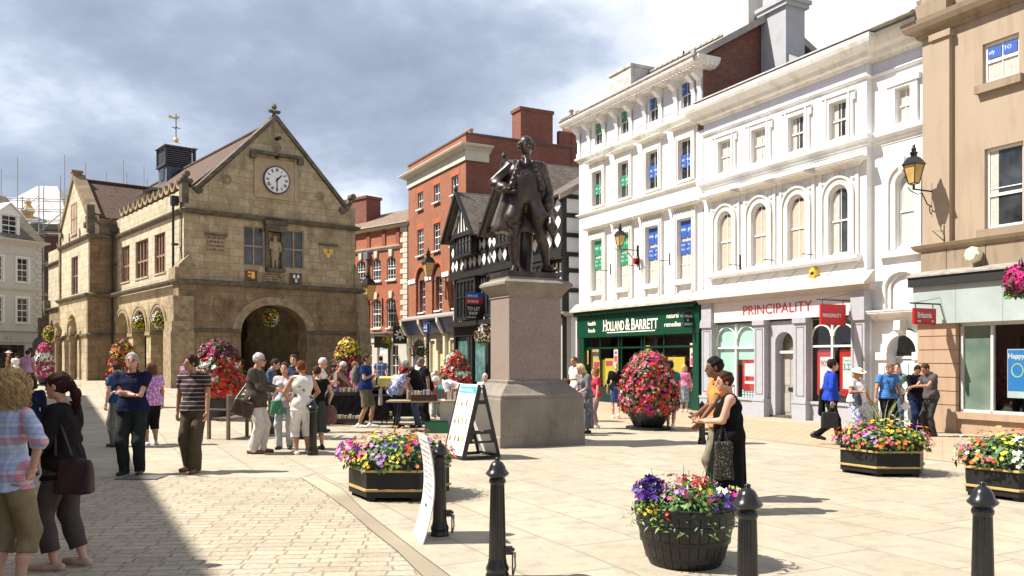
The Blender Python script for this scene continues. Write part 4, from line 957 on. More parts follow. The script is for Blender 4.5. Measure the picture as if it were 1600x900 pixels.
def build_principality():
 X0, X1, X2 = 8.5, 15.5, 17.27;z0 = -.25
 B = thing('white_building', 'lower white stuccoed building with arched first floor windows over a pale grey shopfront', 'building', FW.world(X0, 0), FW.rot)
 gl = GLD();wp = WHITE();x = lambda v: v-X0
 cA = [9.65, 11.3, 12.92, 14.54]
 ops = [(x(c)-.33, x(c)+.33, 8.17, 9.25) for c in cA] + [(x(c)-.36, x(c)+.36, 4.8, 6.78, True, 1.0) for c in cA]
 f = MB();wall_front(f, 0, X1-X0, 3.9, 10.1, ops, 0, .28);f.quad((X1-X0, 0, z0), (X1-X0, .22, z0), (X1-X0, .22, 10.1), (X1-X0, 0, 10.1));f.build('wall', WST(), B)
 r = .22;d = X2-X0
 ops2 = [(x(16.54)-.24, x(16.54)+.24, 8.15, 9.12), (x(16.6)-.28, x(16.6)+.28, 4.82, 6.8, True, 1.0), (x(16.55)-.45, x(16.55)+.45, z0, 2.62, True, .9)]
 f = MB();wall_front(f, X1-X0, d, z0, 10.1, ops2, r, .3);f.build('wall', WST(), B)
 c = MB();c.box(0.0, X1-X0-.002, -.006, 0, 9.62, 10.05);c.box(X1-X0+.01, d, r-.006, r, 9.62, 10.05)
 for a, b in ((9.98+.3, 11.0-.05), (11.65, 12.55), (13.3, 14.2)): c.box(x(a), x(b), -.006, 0, 6.2, 7.0)
 c.build('wall_panel', LIL(), B)
 c = MB();c.sweep(shift([(0, 0), (.08, 0), (.11, .06), (.22, .1), (.28, .22), (.4, .3), (.46, .4), (.5, .5), (.52, .62), (0, .66)], 10.05), [(0, .5), (0, 0), (X1-X0, 0), (X1-X0, r), (d, r)]);c.build('cornice', TRM(), B)
 c = MB();c.sweep(shift([(0, 0), (.05, 0), (.09, .06), (.02, .12), (0, .12)], 9.62), [(0, 0), (X1-X0, 0), (X1-X0, r), (d, r)]);c.build('string_course', WST(), B)
 c = MB();c.sweep(shift(cornice_prof(.36, .2), 7.68), [(0, .1), (0, 0), (X1-X0, 0), (X1-X0, r), (d, r)]);c.build('string_course', WST(), B)
 sl = tiles('grey_slates', None, None) if 'grey_slates' in _M else None
 c = MB();roof_plane(c, (0, -.35, 10.75), (d, -.35, 10.75), (d, 5, 12.4), (0, 5, 12.4), .08);c.build('roof', plain('dark_slate', C(.16,.15,.14), .85, var=.3), B)
 c = MB();c.prism([(-.54, 10.72), (.3, 10.72), (.2, 10.9), (-.38, 10.84)], 'x', 0, d);c.build('parapet_flashing', plain('lead_flashing', C(.32,.31,.30), .7, var=.3), B)
 gc = plain('grey_render', C(.40,.41,.43), .9, var=.08, scale=2, bump=.1)
 c = MB();c.box(.06, 1.3, 2.6, 3.5, 9.5, 14.3);c.prism([(1.3, 10.5), (2.4, 10.5), (2.2, 11.9), (1.3, 12.6)], 'y', 2.7, 3.4);c.box(-.04, 1.42, 2.5, 3.6, 14.3, 14.45);c.box(-.1, 1.5, 2.44, 3.66, 14.45, 14.58);c.box(.1, 1.26, 2.65, 3.45, 14.58, 15.3);c.build('chimney', gc, B)
 c = MB();c.box(6.8, 7.9, 3.2, 4.8, 9.5, 13.0);c.box(6.7, 8.0, 3.1, 4.9, 13.0, 13.2);c.build('chimney', gc, B)
 ct = CURT();bl = BLIND()
 for i, c in enumerate(cA):
  sash(B, x(c)-.33, x(c)+.33, 8.17, 9.25, .07, gl, wp, 2, 2, sill=.06, curtains=(ct, [(.08, .92)]) if i in (0, 1) else (ct, [(.05, .35), (.7, .95)]))
  surround(B, x(c)-.33, x(c)+.33, 8.17, 9.25, .2, .08, 0, mat=WST(), ears=True, base=8.06)
  sash(B, x(c)-.36, x(c)+.36, 4.8, 6.78, .07, gl, wp, 2, 2, arched=True, sill=.1, curtains=(bl, [(.05, .95)]) if i < 3 else (ct, [(.05, .4)]))
  s = MB();m = x(c)
  for (ro, ri, y0, y1) in ((.6, .54, -.12, 0), (.54, .36, -.07, 0)):
   o = arc(m, 6.47, ro, 20);n = arc(m, 6.47, ri, 20)
   for q in range(20): s.prism([o[q], o[q+1], n[q+1], n[q]], 'y', y0, y1)
   s.box(m-ro, m-ri, y0, y1, 4.72, 6.47);s.box(m+ri, m+ro, y0, y1, 4.72, 6.47)
  s.build('arch_surround', TRM(), B)
  s = MB()
  for ox in (-.52, .52):
   n0 = len(s.v);s.lathe([(.11, 0), (.11, .03), (.07, .05), (.001, .03)], 14);s.xform(Matrix.Translation((m+ox, -.0, 6.98)) @ Matrix.Rotation(math.pi/2, 4, 'X'), n0)
  for k in range(11):
   a = math.pi*(k+1)/12;s.box(m+.68*math.cos(a)-.02, m+.68*math.cos(a)+.02, -.02, 0, 6.47+.68*math.sin(a)-.03, 6.47+.68*math.sin(a)+.03)
  s.build('roundel', LIL(), B)
  s = MB();s.sweep(shift(cornice_prof(.22, .32), 7.22), [(m-.72, .0), (m-.72, -.03), (m+.72, -.03), (m+.72, 0)]);s.box(m-.72, m-.62, -.06, 0, 4.72, 7.22);s.box(m+.62, m+.72, -.06, 0, 4.72, 7.22);s.build('window_hood', TRM(), B)
 c = MB();c.sweep([(0, 4.55), (.1, 4.55), (.14, 4.62), (.14, 4.72), (0, 4.74)], [(x(9.0), 0), (x(9.0), -.06), (x(15.2), -.06), (x(15.2), 0)]);c.build('sill_band', WST(), B)
 sash(B, x(16.54)-.24, x(16.54)+.24, 8.15, 9.12, r+.08, gl, wp, 2, 2, curtains=(ct, [(.05, .95)]));
 s = MB();m = x(16.54);s.box(m-.46, m-.24, r-.08, r, 8.05, 9.3);s.box(m+.24, m+.46, r-.08, r, 8.05, 9.3);s.box(m-.24, m+.24, r-.08, r, 9.12, 9.3);s.box(m-.54, m+.54, r-.12, r, 9.2, 9.36);s.box(m-.4, m+.4, r-.1, r, 8.05, 8.15);s.build('window_surround', WST(), B)
 sash(B, x(16.6)-.28, x(16.6)+.28, 4.82, 6.8, r+.08, gl, wp, 1, 2, arched=True, meet=.48, curtains=(plain('grey_blind', C(.45,.48,.47), .9), [(.05, .95)]))
 s = MB();m = x(16.6)
 for (ro, ri, y0, y1) in ((.55, .47, r-.13, r), (.47, .3, r-.07, r)):
  o = arc(m, 6.52, ro, 20);n = arc(m, 6.52, ri, 20)
  for q in range(20): s.prism([o[q], o[q+1], n[q+1], n[q]], 'y', y0, y1)
  s.box(m-ro, m-ri, y0, y1, 4.75, 6.52);s.box(m+ri, m+ro, y0, y1, 4.75, 6.52)
 s.box(m-.08, m+.08, r-.2, r, 6.85, 7.2);s.box(m-.8, m+.67, r-.14, r, 4.55, 4.72);s.build('arch_surround', TRM(), B)
 m = x(16.55)
 s = MB()
 for (ro, ri, y0, y1) in ((.58, .5, r-.16, r), (.5, .38, r-.08, r)):
  o = arc(m, 3.72, ro, 18, k=.8);n = arc(m, 3.72, ri, 18, k=.8)
  for q in range(18): s.prism([o[q], o[q+1], n[q+1], n[q]], 'y', y0, y1)
  s.box(m-ro, m-ri, y0, y1, 3.12, 3.72);s.box(m+ri, m+ro, y0, y1, 3.12, 3.72)
 s.build('blind_arch', TRM(), B)
 s = MB();s.box(m-.37, m+.37, r-.012, r, 3.12, 3.72);o = arc(m, 3.72, .37, 14, k=.8);s.prism(o, 'y', r-.012, r);s.build('blind_panel', LIL(), B)
 s = MB();s.sweep(shift(cornice_prof(.26, .3), 2.84), [(m-.86, r), (m-.86, r-.12), (m+.7, r-.12), (m+.7, r)]);s.build('door_hood', TRM(), B)
 s = MB();o = arc(m, 1.95, .62, 20);n = arc(m, 1.95, .46, 20)
 for q in range(20): s.prism([o[q], o[q+1], n[q+1], n[q]], 'y', r-.14, r)
 for sx in (-1, 1):
  s.box(m+sx*.44, m+sx*.70, r-.16, r, z0, 1.74);s.box(m+sx*.40, m+sx*.76, r-.22, r, 1.74, 1.95)
  s.box(m+sx*.5, m+sx*.64, r-.18, r, .3, 1.6)
 s.prism([(r-.14, 2.45), (r-.32, 2.55), (r-.3, 2.8), (r, 2.84), (r, 2.45)], 'x', m-.1, m+.1);s.build('door_surround', TRM(), B)
 dr = plain('lilac_door_paint', C(.55,.57,.60), .5, var=.04)
 D = MB();D.box(m-.44, m+.44, r+.22, r+.27, z0, 1.78);D = D.build('door', dr, B)
 s = MB()
 for (a, b) in ((-.36, -.04), (.04, .36)):
  for (za, zb) in ((.1, .75), (.9, 1.65)):
   s.box(m+a, m+b, r+.2, r+.22, za, zb);
 s.build('door_panel', dr, D)
 MB().poly([(m-.44, r+.24, 1.84)]+[(p[0], r+.24, p[1]) for p in arc(m, 1.9, .44, 14)]+[(m+.44, r+.24, 1.84)]).build('fanlight', gl, B)
 MB().box(m-.46, m+.46, r+.18, r+.3, 1.78, 1.85).build('door_transom', WST(), B)
 c = MB();c.box(X1-X0+.02, m-.7, r-.05, r, z0, .35);c.box(m+.7, d, r-.05, r, z0, .35);c.build('plinth', plain('grey_plinth', C(.14,.14,.14), .8), B)
 E = -.20;XE = x(15.55)
 c = MB();c.prism([(0, 4.25), (-.12, 4.2), (-.34, 3.98), (-.46, 3.9), (-.46, 3.84), (0, 3.84)], 'x', -.1, XE+.25);c.build('shop_cornice', plain('weathered_slab_white', C(.58,.55,.48), .9, var=.22, scale=3, bump=.3), B)
 c = MB();c.sweep([(0, 3.7), (.04, 3.7), (.08, 3.76), (.16, 3.84), (0, 3.84)], [(-.02, E+.02), (XE+.2, E+.02), (XE+.2, 0)]);c.box(-.02, XE+.2, E+.02, 0, 3.7, 3.84);c.build('shop_cornice_moulding', plain('grey_moulding', C(.42,.38,.36), .6), B)
 lg = plain('pale_grey_shop_paint', C(.39,.395,.43), .5, var=.06, spec=.3)
 c = MB();c.box(.5, XE-.45, E+.08, E+.18, 3.02, 3.7);fs = c.build('shop_fascia', plain('fascia_pinkish_white', C(.62,.58,.57), .4, var=.03), B)
 rd = plain('sign_red_letters', C(.45,.025,.05), .4, var=.02)
 text('PRINCIPALITY', .44, rd, fs, (2.12, E+.075, 3.22), fit=2.95, ext=.012, off=-.004)
 pil = [(x(8.6), x(9.15)), (x(11.22), x(11.7)), (x(12.96), x(13.45)), (x(15.1), x(15.6))]
 for a, b in pil:
  a += .03;c = MB();c.box(a, b, E, -.0, z0, 2.98);c.box(a-.05, b+.05, E-.06, E+.3, z0, .42);c.box(a-.06, b+.06, E-.08, E+.3, .42, .5);c.box(a-.04, b+.04, E-.06, E+.2, 2.86, 3.02)
  if a < .2 or a > 6: c.box(a, b, E-.02, E+.3, 3.05, 3.7);c.box(a-.03, b+.03, E-.05, E+.3, 3.02, 3.12)
  p = c.build('shop_pilaster', lg, B)
  e = MB();q = .07
  for (x0, x1, za, zb) in ((a+q, a+q+.015, .65, 2.75), (b-q-.015, b-q, .65, 2.75), (a+q, b-q, .65, .665), (a+q, b-q, 2.735, 2.75)): e.box(x0, x1, E-.015, E, za, zb)
  e.build('pilaster_panel', plain('panel_line_grey', C(.25,.25,.28), .6), p)
 y1 = E+.26
 gcl = _M['clear_shop_glass'];mint = plain('mint_blind', C(.52,.74,.67), .6, var=.06)
 c = MB();c.box(.3, XE-.2, E+.3, 0, 2.95, 3.1);c.box(.4, x(11.2), y1-.1, y1+.1, z0, .45);c.box(x(13.3), x(15.2), y1-.1, y1+.1, z0, .45);c.box(.4, x(11.2), y1-.15, y1, .42, .5);c.box(x(13.3), x(15.2), y1-.15, y1, .42, .5);c.build('stall_riser', lg, B)
 for (a, b) in ((.62, x(11.15)), (x(13.4), x(15.1))):
  c = MB();mm = (a+b)/2;c.box(a, a+.05, y1-.05, y1+.03, .5, 2.95);c.box(b-.05, b, y1-.05, y1+.03, .5, 2.95);c.box(mm-.03, mm+.03, y1-.05, y1+.03, .5, 2.95);c.box(a, b, y1-.045, y1+.025, 2.12, 2.18)
  for (p, q) in ((a+.05, mm-.03), (mm+.03, b-.05)):
   o = arc((p+q)/2, 2.45, (q-p)/2, 14, k=.9);n = arc((p+q)/2, 2.45, (q-p)/2-.035, 14, k=.9)
   for k in range(14): c.prism([o[k], o[k+1], n[k+1], n[k]], 'y', y1-.04, y1+.02)
  f = c.build('shop_window_frame', WHITE(), B)
  MB().quad((a, y1, .5), (b, y1, .5), (b, y1, 2.95), (a, y1, 2.95)).build('shop_window', gcl, f)
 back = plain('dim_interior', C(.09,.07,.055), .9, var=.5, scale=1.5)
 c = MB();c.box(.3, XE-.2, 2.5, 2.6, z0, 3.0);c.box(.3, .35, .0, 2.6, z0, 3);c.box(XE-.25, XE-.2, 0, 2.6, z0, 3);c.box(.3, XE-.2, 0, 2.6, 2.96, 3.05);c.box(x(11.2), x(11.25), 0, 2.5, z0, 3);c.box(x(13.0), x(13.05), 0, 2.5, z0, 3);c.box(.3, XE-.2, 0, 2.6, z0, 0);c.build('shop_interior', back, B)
 c = MB();c.box(.66, x(11.1), y1+.04, y1+.05, 1.75, 2.93);c.box(.66, x(10.0), y1+.04, y1+.05, .9, 1.75);c.build('window_blind', mint, B)
 redp = plain('display_red', C(.55,.02,.02), .4, var=.04);pw = plain('poster_white', C(.72,.74,.76), .6, var=.06);nv = plain('poster_teal_ink', C(.01,.12,.2), .6)
 for k, (a, b, z1, z2) in enumerate(((x(10.35), x(11.1), .75, 1.85), (x(13.6), x(14.2), .7, 2.05), (x(14.45), x(15.05), .7, 2.05))):
  p = MB().box(a, b, y1+.055, y1+.12, z1, z2).build('display_frame', redp, B)
  q = MB().box(a+.12, b-.06, y1+.046, y1+.054, z1+.2, z2-.22).build('poster', pw, p)
  if k == 2: text('3.22%', .27, nv, q, (a+.13, y1+.045, z1+.75), sx=.72, ext=.001, off=.004); text('Fixed rate', .09, nv, q, (a+.14, y1+.045, z1+1.0), ext=.001)
  elif k == 1: text('90%', .26, rd, q, (a+.13, y1+.045, z1+.85), sx=.8, ext=.001, off=.004)
  else: MB().box(a+.14, b-.1, y1+.04, y1+.045, z1+.3, z1+.45).build('poster_picture', redp, q)
 p = MB().box(x(9.2), x(9.9), y1+.1, y1+.11, .55, 1.35).build('poster', pw, B);MB().box(x(9.25), x(9.8), y1+.09, y1+.099, .6, .8).build('poster_picture', redp, p)
 c = MB()
 for i in range(5):
  for j in range(3): c.box(x(10.3)+i*.13, x(10.3)+i*.13+.1, y1+.09, y1+.1, .5+j*.09, .57+j*.09)
 c.build('leaflets', pw, B)
 a, b = x(11.62), x(13.0);m = (a+b)/2+.02
 c = MB();wall_front(c, a-.04, b+.04, z0, 3.0, [(m-.36, m+.40, z0, 2.62, True, .9)], y1-.05, .35);c.build('door_surround', lg, B)
 Dm = plain('grey_panel_door', C(.33,.31,.28), .6, var=.08);D = MB().box(m-.36, m+.40, y1+.25, y1+.3, z0, 1.95).build('door', Dm, B)
 s = MB();
 for (p, q) in ((-.3, -.02), (.06, .34)):
  for (za, zb) in ((.1, .7), (.95, 1.8)): s.box(m+p, m+q, y1+.235, y1+.25, za, zb)
 s.build('door_panel', plain('grey_door_panel', C(.38,.36,.33), .6), D);MB().box(m-.08, m+.24, y1+.22, y1+.234, .76, .88).build('letter_box', BLACKP(), D)
 MB().box(m-.36, m+.4, y1+.1, y1+.3, 1.95, 2.03).build('door_transom', WHITE(), B);MB().quad((m-.36, y1+.28, 2.03), (m+.4, y1+.28, 2.03), (m+.4, y1+.28, 2.7), (m-.36, y1+.28, 2.7)).build('fanlight', glass('warm_glass', C(.12,.10,.06), .1), B)
 for xx in (x(10.4), x(12.0), x(13.6)):
  c = MB();c.tube([(xx, -.02, 4.75), (xx, -.02, 5.25)], .02, 5);c.tube([(xx, -.03, 4.9), (xx, -.5, 4.9)], .015, 5);c.build('sign_bracket', IRON(), B)
 c = MB();
 for k in range(9): xx = .4+k*.8;c.tube([(xx, -.02, 4.5), (xx+.05, -.5, 4.15)], .008, 4)
 c.tube([(.2, -.45, 4.2), (6.6, -.45, 4.2)], .008, 4);c.build('bird_wire', IRON(), B)
 return B
def build_brown():
 X0 = 17.27;XE = 25.0;z0 = -.3
 B = thing('stone_building', 'sandy brown rendered building with grey fascia and big glazed shop window at right', 'building', FW.world(X0, 0), FW.rot)
 x = lambda v: v-X0;gl = GLD();wp = WHITE()
 br = stucco('sandy_render', C(.39,.305,.22), C(.24,.18,.125), .55);bt = stucco('sandy_trim', C(.30,.23,.16), C(.11,.085,.06), .6)
 ops = [(x(18.93), x(19.83), 8.42, 9.42), (x(18.98), x(19.93), 4.9, 6.86), (x(21.6), x(22.5), 8.42, 9.42), (x(21.6), x(22.6), 4.9, 6.86)]
 f = MB();wall_front(f, 0, XE-X0, 3.9, 10.5, ops, 0, .28);f.quad((0, 0, 10.2), (0, 6, 10.2), (0, 6, 11.6), (0, 0, 11.6));f.build('wall', br, B)
 c = MB();c.box(x(17.66), x(18.14), -.14, 0, 4.7, 9.9);c.box(x(17.6), x(18.2), -.2, 0, 9.9, 10.06);c.build('pilaster', br, B)
 c = MB();c.sweep(shift([(0, 0), (.06, 0), (.1, .1), (.27, .18), (.33, .3), (.36, .42), (0, .46)], 10.1), [(-.05, .6), (-.05, 0), (XE-X0, 0)]);c.box(0, XE-X0, 0, .4, 10.5, 11.1);c.sweep(shift([(0, 0), (.08, .02), (.1, .12), (0, .16)], 11.0), [(-.02, .5), (-.02, 0), (XE-X0, 0)])
 c.box(-.0, .9, -.3, .5, 10.5, 10.9);c.lathe([(.2, 0), (.3, .1), (.25, .35), (.3, .45), (.1, .6)], 12, 0, (.3, .0, 10.8));c.build('cornice', bt, B)
 for (a, b, za, zb, cur) in ((x(18.93), x(19.83), 8.42, 9.42, True), (x(18.98), x(19.93), 4.9, 6.86, False), (x(21.6), x(22.5), 8.42, 9.42, True), (x(21.6), x(22.6), 4.9, 6.86, False)):
  w = sash(B, a, b, za, zb, .09, gl, wp, 2 if cur else 1, 2, meet=.55 if cur else .42, sill=None, fw=.07, curtains=(CURT(), [(.08, .92)]) if cur else (CURT(), [(.08, .3)]))
  MB().box(a-.12, b+.12, -.14, .12, za-.2, za-.001).build('sill', bt, w)
  if cur and a < 2:
   for k, (p, q) in enumerate(((a+.09, (a+b)/2-.02), ((a+b)/2+.02, b-.09))): notice(w, p, q, zb-.38, zb-.12, .08, True, [('nfy', .13, 1, .4)] if k == 0 else [('TO', .13, 1, .4)])
 c = MB();c.sweep(shift([(0, 0), (.08, 0), (.16, .08), (.2, .16), (0, .2)], 4.55), [(-.02, .1), (-.02, 0), (XE-X0, 0)])
 c.box(0, XE-X0, -.06, 0, 3.98, 4.55)
 c.build('stone_band', bt, B)
 c = MB()
 for k in range(8): xx = .72+k*1.05;c.box(xx, xx+.02, -.063, -.055, 4.0, 4.55)
 c.build('band_joint', plain('joint_dark', C(.06,.045,.03), .9), B)
 c = MB();c.prism([(0, 4.05), (-.2, 4.0), (-.5, 3.9), (-.5, 3.86), (0, 3.86)], 'x', -.12, XE-X0);c.build('fascia_weathering', plain('weather_lead', C(.3,.28,.25), .8, var=.3, bump=.3), B)
 c = MB();c.box(-.08, XE-X0, -.46, 0, 3.62, 3.855);c.build('gutter_board', plain('matt_black_board', C(.012,.012,.012), .7), B)
 gf = plain('grey_green_fascia', C(.36,.42,.41), .55, var=.14, scale=1.3);c = MB();c.box(0, XE-X0, -.36, 0, 2.66, 3.62);f = c.build('shop_fascia', gf, B)
 c = MB()
 for k in range(6): xx = 1.2+k*1.2;c.box(xx, xx+.008, -.363, -.359, 2.66, 3.6)
 c.build('fascia_joint', plain('thin_joint', C(.2,.24,.23), .7), f)
 rp = stucco('pink_sandstone', C(.42,.29,.195), C(.21,.15,.10), .5);c = MB();a, b = x(17.32), x(18.40)
 zz = z0;rows = [(-.3, .62)] + [(.62+i*.345, .62+(i+1)*.345) for i in range(6)]
 for (za, zb) in rows: c.box(a, b, -.26, 0, za+.012, min(zb-.012, 2.66))
 c.box(a+.02, b-.02, -.24, 0, z0, 2.66);c.build('rusticated_pier', rp, B)
 c = MB();c.box(b, XE-X0, -.2, .0, z0, .30);c.box(b-.02, XE-X0, -.3, .05, .30, .46);c.build('stall_riser', rp, B)
 al = plain('aluminium_white', C(.62,.63,.62), .35, .2);c = MB();y = -.08
 for xx in (x(18.44), x(19.22), x(20.05), x(20.85), x(22.4), x(24.0)): c.box(xx, xx+.07, y-.05, y+.03, .46, 2.62)
 c.box(x(18.44), XE-X0, y-.05, y+.03, .46, .53);c.box(x(18.44), XE-X0, y-.05, y+.03, 2.58, 2.66);c.build('shop_window_frame', al, B)
 t = NT('grey_green_glass', .12);n = t.noise(.8, 5);t.color(t.ramp(n, [(.35, C(.10,.15,.12)), (.65, C(.20,.26,.21))])); _M['ggg'] = t.m
 MB().quad((x(18.47), y, .5), (x(19.25), y, .5), (x(19.25), y, 2.62), (x(18.47), y, 2.62)).build('frosted_pane', t.m, B)
 MB().quad((x(19.25), y, .5), (XE-X0, y, .5), (XE-X0, y, 2.62), (x(19.25), y, 2.62)).build('shop_window', _M['clear_shop_glass'], B)
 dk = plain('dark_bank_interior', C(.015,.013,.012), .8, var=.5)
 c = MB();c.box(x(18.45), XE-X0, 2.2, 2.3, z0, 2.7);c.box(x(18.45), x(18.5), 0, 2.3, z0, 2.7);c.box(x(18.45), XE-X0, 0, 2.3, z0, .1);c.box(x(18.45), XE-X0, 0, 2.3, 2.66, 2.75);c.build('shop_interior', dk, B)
 c = MB();c.box(x(19.32), x(19.95), 1.0, 1.1, .5, 1.2);c.build('partition', plain('partition_grey', C(.25,.26,.25), .7), B)
 bl = plain('poster_bright_blue', C(.03,.22,.60), .5, var=.05);p = MB().box(x(19.55), x(20.02), .0, .02, .85, 2.0).build('poster', plain('poster_edge', C(.6,.65,.68), .5), B)
 q = MB().box(x(19.57), x(20.0), -.01, -.002, 1.02, 1.98).build('poster_picture', bl, p); text('Happy', .17, plain('poster_lettering', C(.8,.8,.8), .5), q, (x(19.575), -.014, 1.78), ext=.001, sx=.9, off=.004)
 s = MB();o = [(x(19.8)+.15*math.cos(k*math.pi/12), 1.5+.17*math.sin(k*math.pi/12)) for k in range(24)];n = [(x(19.8)+.12*math.cos(k*math.pi/12), 1.5+.14*math.sin(k*math.pi/12)) for k in range(24)]
 for k in range(24): s.prism([o[k], o[(k+1) % 24], n[(k+1) % 24], n[k]], 'y', -.014, -.011)
 s.build('poster_ring', plain('poster_yellow_green', C(.45,.6,.3), .5), q)
 c = MB();c.lathe([(.16, 0), (.2, .06), (.2, .2), (.14, .26), (.0001, .28)], 8);c.xform(Matrix.Translation((x(18.85), -.1, 4.3)) @ Matrix.Rotation(math.pi/2, 4, 'X'));c.build('alarm_box', plain('alarm_cream', C(.72,.68,.5), .4), B)
 c = MB();c.tube([(x(18.0), -.14, 5.15), (x(18.0), -.14, 4.75)], .015, 5);c.tube([(x(18.0), -.14, 5.0), (x(17.9), -.45, 5.0), (x(18.0), -.14, 4.75)], .012, 5);c.build('sign_bracket', IRON(), B)
 return B
# ================================================================= brick houses, timber house, far houses
def pots(mb, pts, z):
 for (x, y) in pts: mb.lathe([(.16, 0), (.13, .35), (.17, .4), (.17, .5), (.12, .52)], 10, 0, (x, y, z))
def build_brick_tall():
 F = FB2;B = thing('brick_building', 'tall red brick building with cream cornice, parapet and navy shop fascia', 'building', F.o, F.rot)
 W_, z0 = 9.73, -.2
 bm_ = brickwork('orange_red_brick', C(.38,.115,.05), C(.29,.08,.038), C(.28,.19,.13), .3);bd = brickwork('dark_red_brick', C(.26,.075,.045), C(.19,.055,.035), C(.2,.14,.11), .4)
 cx = [2.3, 5.2, 8.1];ops = []
 for c in cx: ops += [(c-.5, c+.5, 11.95, 13.1), (c-.55, c+.55, 8.8, 10.6), (c-.85, c+.85, 4.75, 8.0, True, 1.0)]
 f = MB();wall_front(f, 0, W_, 4.45, 15.3, ops, 0, .14)
 f.build('wall', bm_, B)
 f = MB();f.box(.01, W_-.01, .45, .6, 4.4, 8.3);
 for c in cx: f.box(c-.85, c-.52, .14, .5, 4.75, 7.3);f.box(c+.52, c+.85, .14, .5, 4.75, 7.3);f.prism(arc(c, 7.15, .85, 14), 'y', .16, .3)
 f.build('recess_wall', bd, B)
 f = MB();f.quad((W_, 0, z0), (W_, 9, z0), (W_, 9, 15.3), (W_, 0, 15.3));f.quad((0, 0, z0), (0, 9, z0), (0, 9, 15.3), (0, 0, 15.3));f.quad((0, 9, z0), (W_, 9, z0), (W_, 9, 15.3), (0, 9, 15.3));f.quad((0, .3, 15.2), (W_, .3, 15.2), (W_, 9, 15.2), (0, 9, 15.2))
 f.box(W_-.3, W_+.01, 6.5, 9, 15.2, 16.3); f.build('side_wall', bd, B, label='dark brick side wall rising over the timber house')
 c = MB();c.box(W_-1.1, W_+.05, 3.7, 6.0, 15.2, 17.25);c.box(W_-1.18, W_+.1, 3.62, 6.08, 17.25, 17.45);c.build('chimney', bd, B)
 c = MB();c.box(W_-1.1, W_+.05, 7.4, 8.6, 13, 17.2);c.box(W_-1.15, W_+.15, 7.3, 8.7, 17.2, 17.4);c.build('chimney', bd, B)
 c = MB();pots(c, [(W_-.5, 7.7), (W_-.5, 8.2)], 17.4);pots(c, [(W_-.4, .5), (W_-.8, .5), (W_-3.5, 5), (W_-3, 5)], 15.25);c.box(W_-1.05, W_-.2, .25, .8, 15.2, 15.35);c.build('chimney_pot', plain('clay_pot', C(.50,.33,.2), .8, var=.2), B)
 tr = stucco('brick_house_trim', C(.66,.62,.50), C(.3,.26,.18), .35)
 c = MB();c.box(-.05, W_+.02, -.1, 0, 13.72, 14.25);c.sweep(shift(cornice_prof(.4, .55), 14.25), [(-.05, .6), (-.05, 0), (W_+.02, 0), (W_+.02, 1.6)]);c.box(W_, W_+.1, -.1, 1.5, 13.72, 14.25);c.build('cornice', tr, B)
 c = MB();c.box(-.05, W_+.05, -.06, .35, 15.3, 15.4);c.box(W_-.3, W_+.08, .35, 9, 15.3, 15.4);c.build('coping', plain('coping_dark', C(.12,.09,.08), .8), B)
 gl = GLD();wp = WHITE()
 fa = plain('rubbed_brick_arch', C(.45,.12,.05), .85)
 for c_ in cx:
  sash(B, c_-.5, c_+.5, 11.95, 13.1, .1, gl, wp, 2, 2, sill=.16, fw=.07, bar=.035);sash(B, c_-.55, c_+.55, 8.8, 10.6, .1, gl, wp, 2, 4, sill=.16, fw=.07, bar=.035);sash(B, c_-.5, c_+.5, 4.95, 7.1, .36, gl, wp, 2, 4, sill=.32, fw=.07, bar=.035, y0=.3)
  c = MB();c.prism([(c_-.62, 13.1), (c_+.62, 13.1), (c_+.72, 13.45), (c_-.72, 13.45)], 'y', -.012, 0);c.prism([(c_-.65, 10.6), (c_+.65, 10.6), (c_+.75, 10.95), (c_-.75, 10.95)], 'y', -.012, 0)
  o = arc(c_, 7.15, 1.1, 16);n = arc(c_, 7.15, .86, 16)
  for q in range(16): c.prism([o[q], o[q+1], n[q+1], n[q]], 'y', -.02, 0)
  c.build('brick_arch', fa, B)
 c = MB()
 for a, b in ((0.02, 1.4), (3.2, 4.3), (6.1, 7.2), (9.0, 9.7)): c.box(a, b, -.06, 0, 7.0, 7.3)
 c.build('impost_block', wp, B)
 nv = plain('navy_paint', C(.012,.022,.075), .35, var=.1);cr = stucco('cream_shopfront', C(.64,.58,.44), C(.35,.28,.18), .25)
 c = MB();c.prism([(0, 4.75), (-.7, 4.5), (-.7, 4.4), (0, 4.4)], 'x', -.1, W_+.1);c.build('shop_cornice', plain('slate_lead', C(.30,.28,.27), .7), B)
 c = MB();c.prism([(-.64, 4.4), (-.2, 3.45), (0, 3.45), (0, 4.4)], 'x', 0.05, W_-.05);c.build('shop_fascia', nv, B)
 c = MB();
 for xx in (.1, 3.4, 6.6, W_-.35): c.prism([(-.7, 4.4), (-.68, 4.1), (-.3, 3.4), (0, 3.4), (0, 4.4)], 'x', xx, xx+.3);c.box(xx, xx+.3, -.18, .3, z0, 3.4)
 c.build('shop_console', cr, B)
 p = plain('notice_white', C(.75,.78,.82), .5, var=.03); s = MB().box(4.6, 5.8, -.74, -.68, 3.45, 4.15).build('bank_sign', plain('bank_sign_blue', C(.02,.05,.18), .4), B); text('H B', .34, p, s, (4.8, -.746, 3.75), ext=.002, off=.01); MB().box(4.75, 5.65, -.745, -.741, 3.58, 3.63).build('sign_rule', p, s)
 f = MB();wall_front(f, 0, W_, z0, 3.45, [(.7, 2.9, .5, 3.1), (3.9, 4.7, .6, 3.0), (5.2, 6.3, z0, 3.0), (7.2, 7.9, .6, 3.0), (8.3, 9.1, .6, 3.0)], .05, .2);f.build('shopfront', cr, B)
 yl = plain('yellow_window_pane', C(.60,.52,.30), .5, var=.15)  # opaque yellow panes, one mottled colour
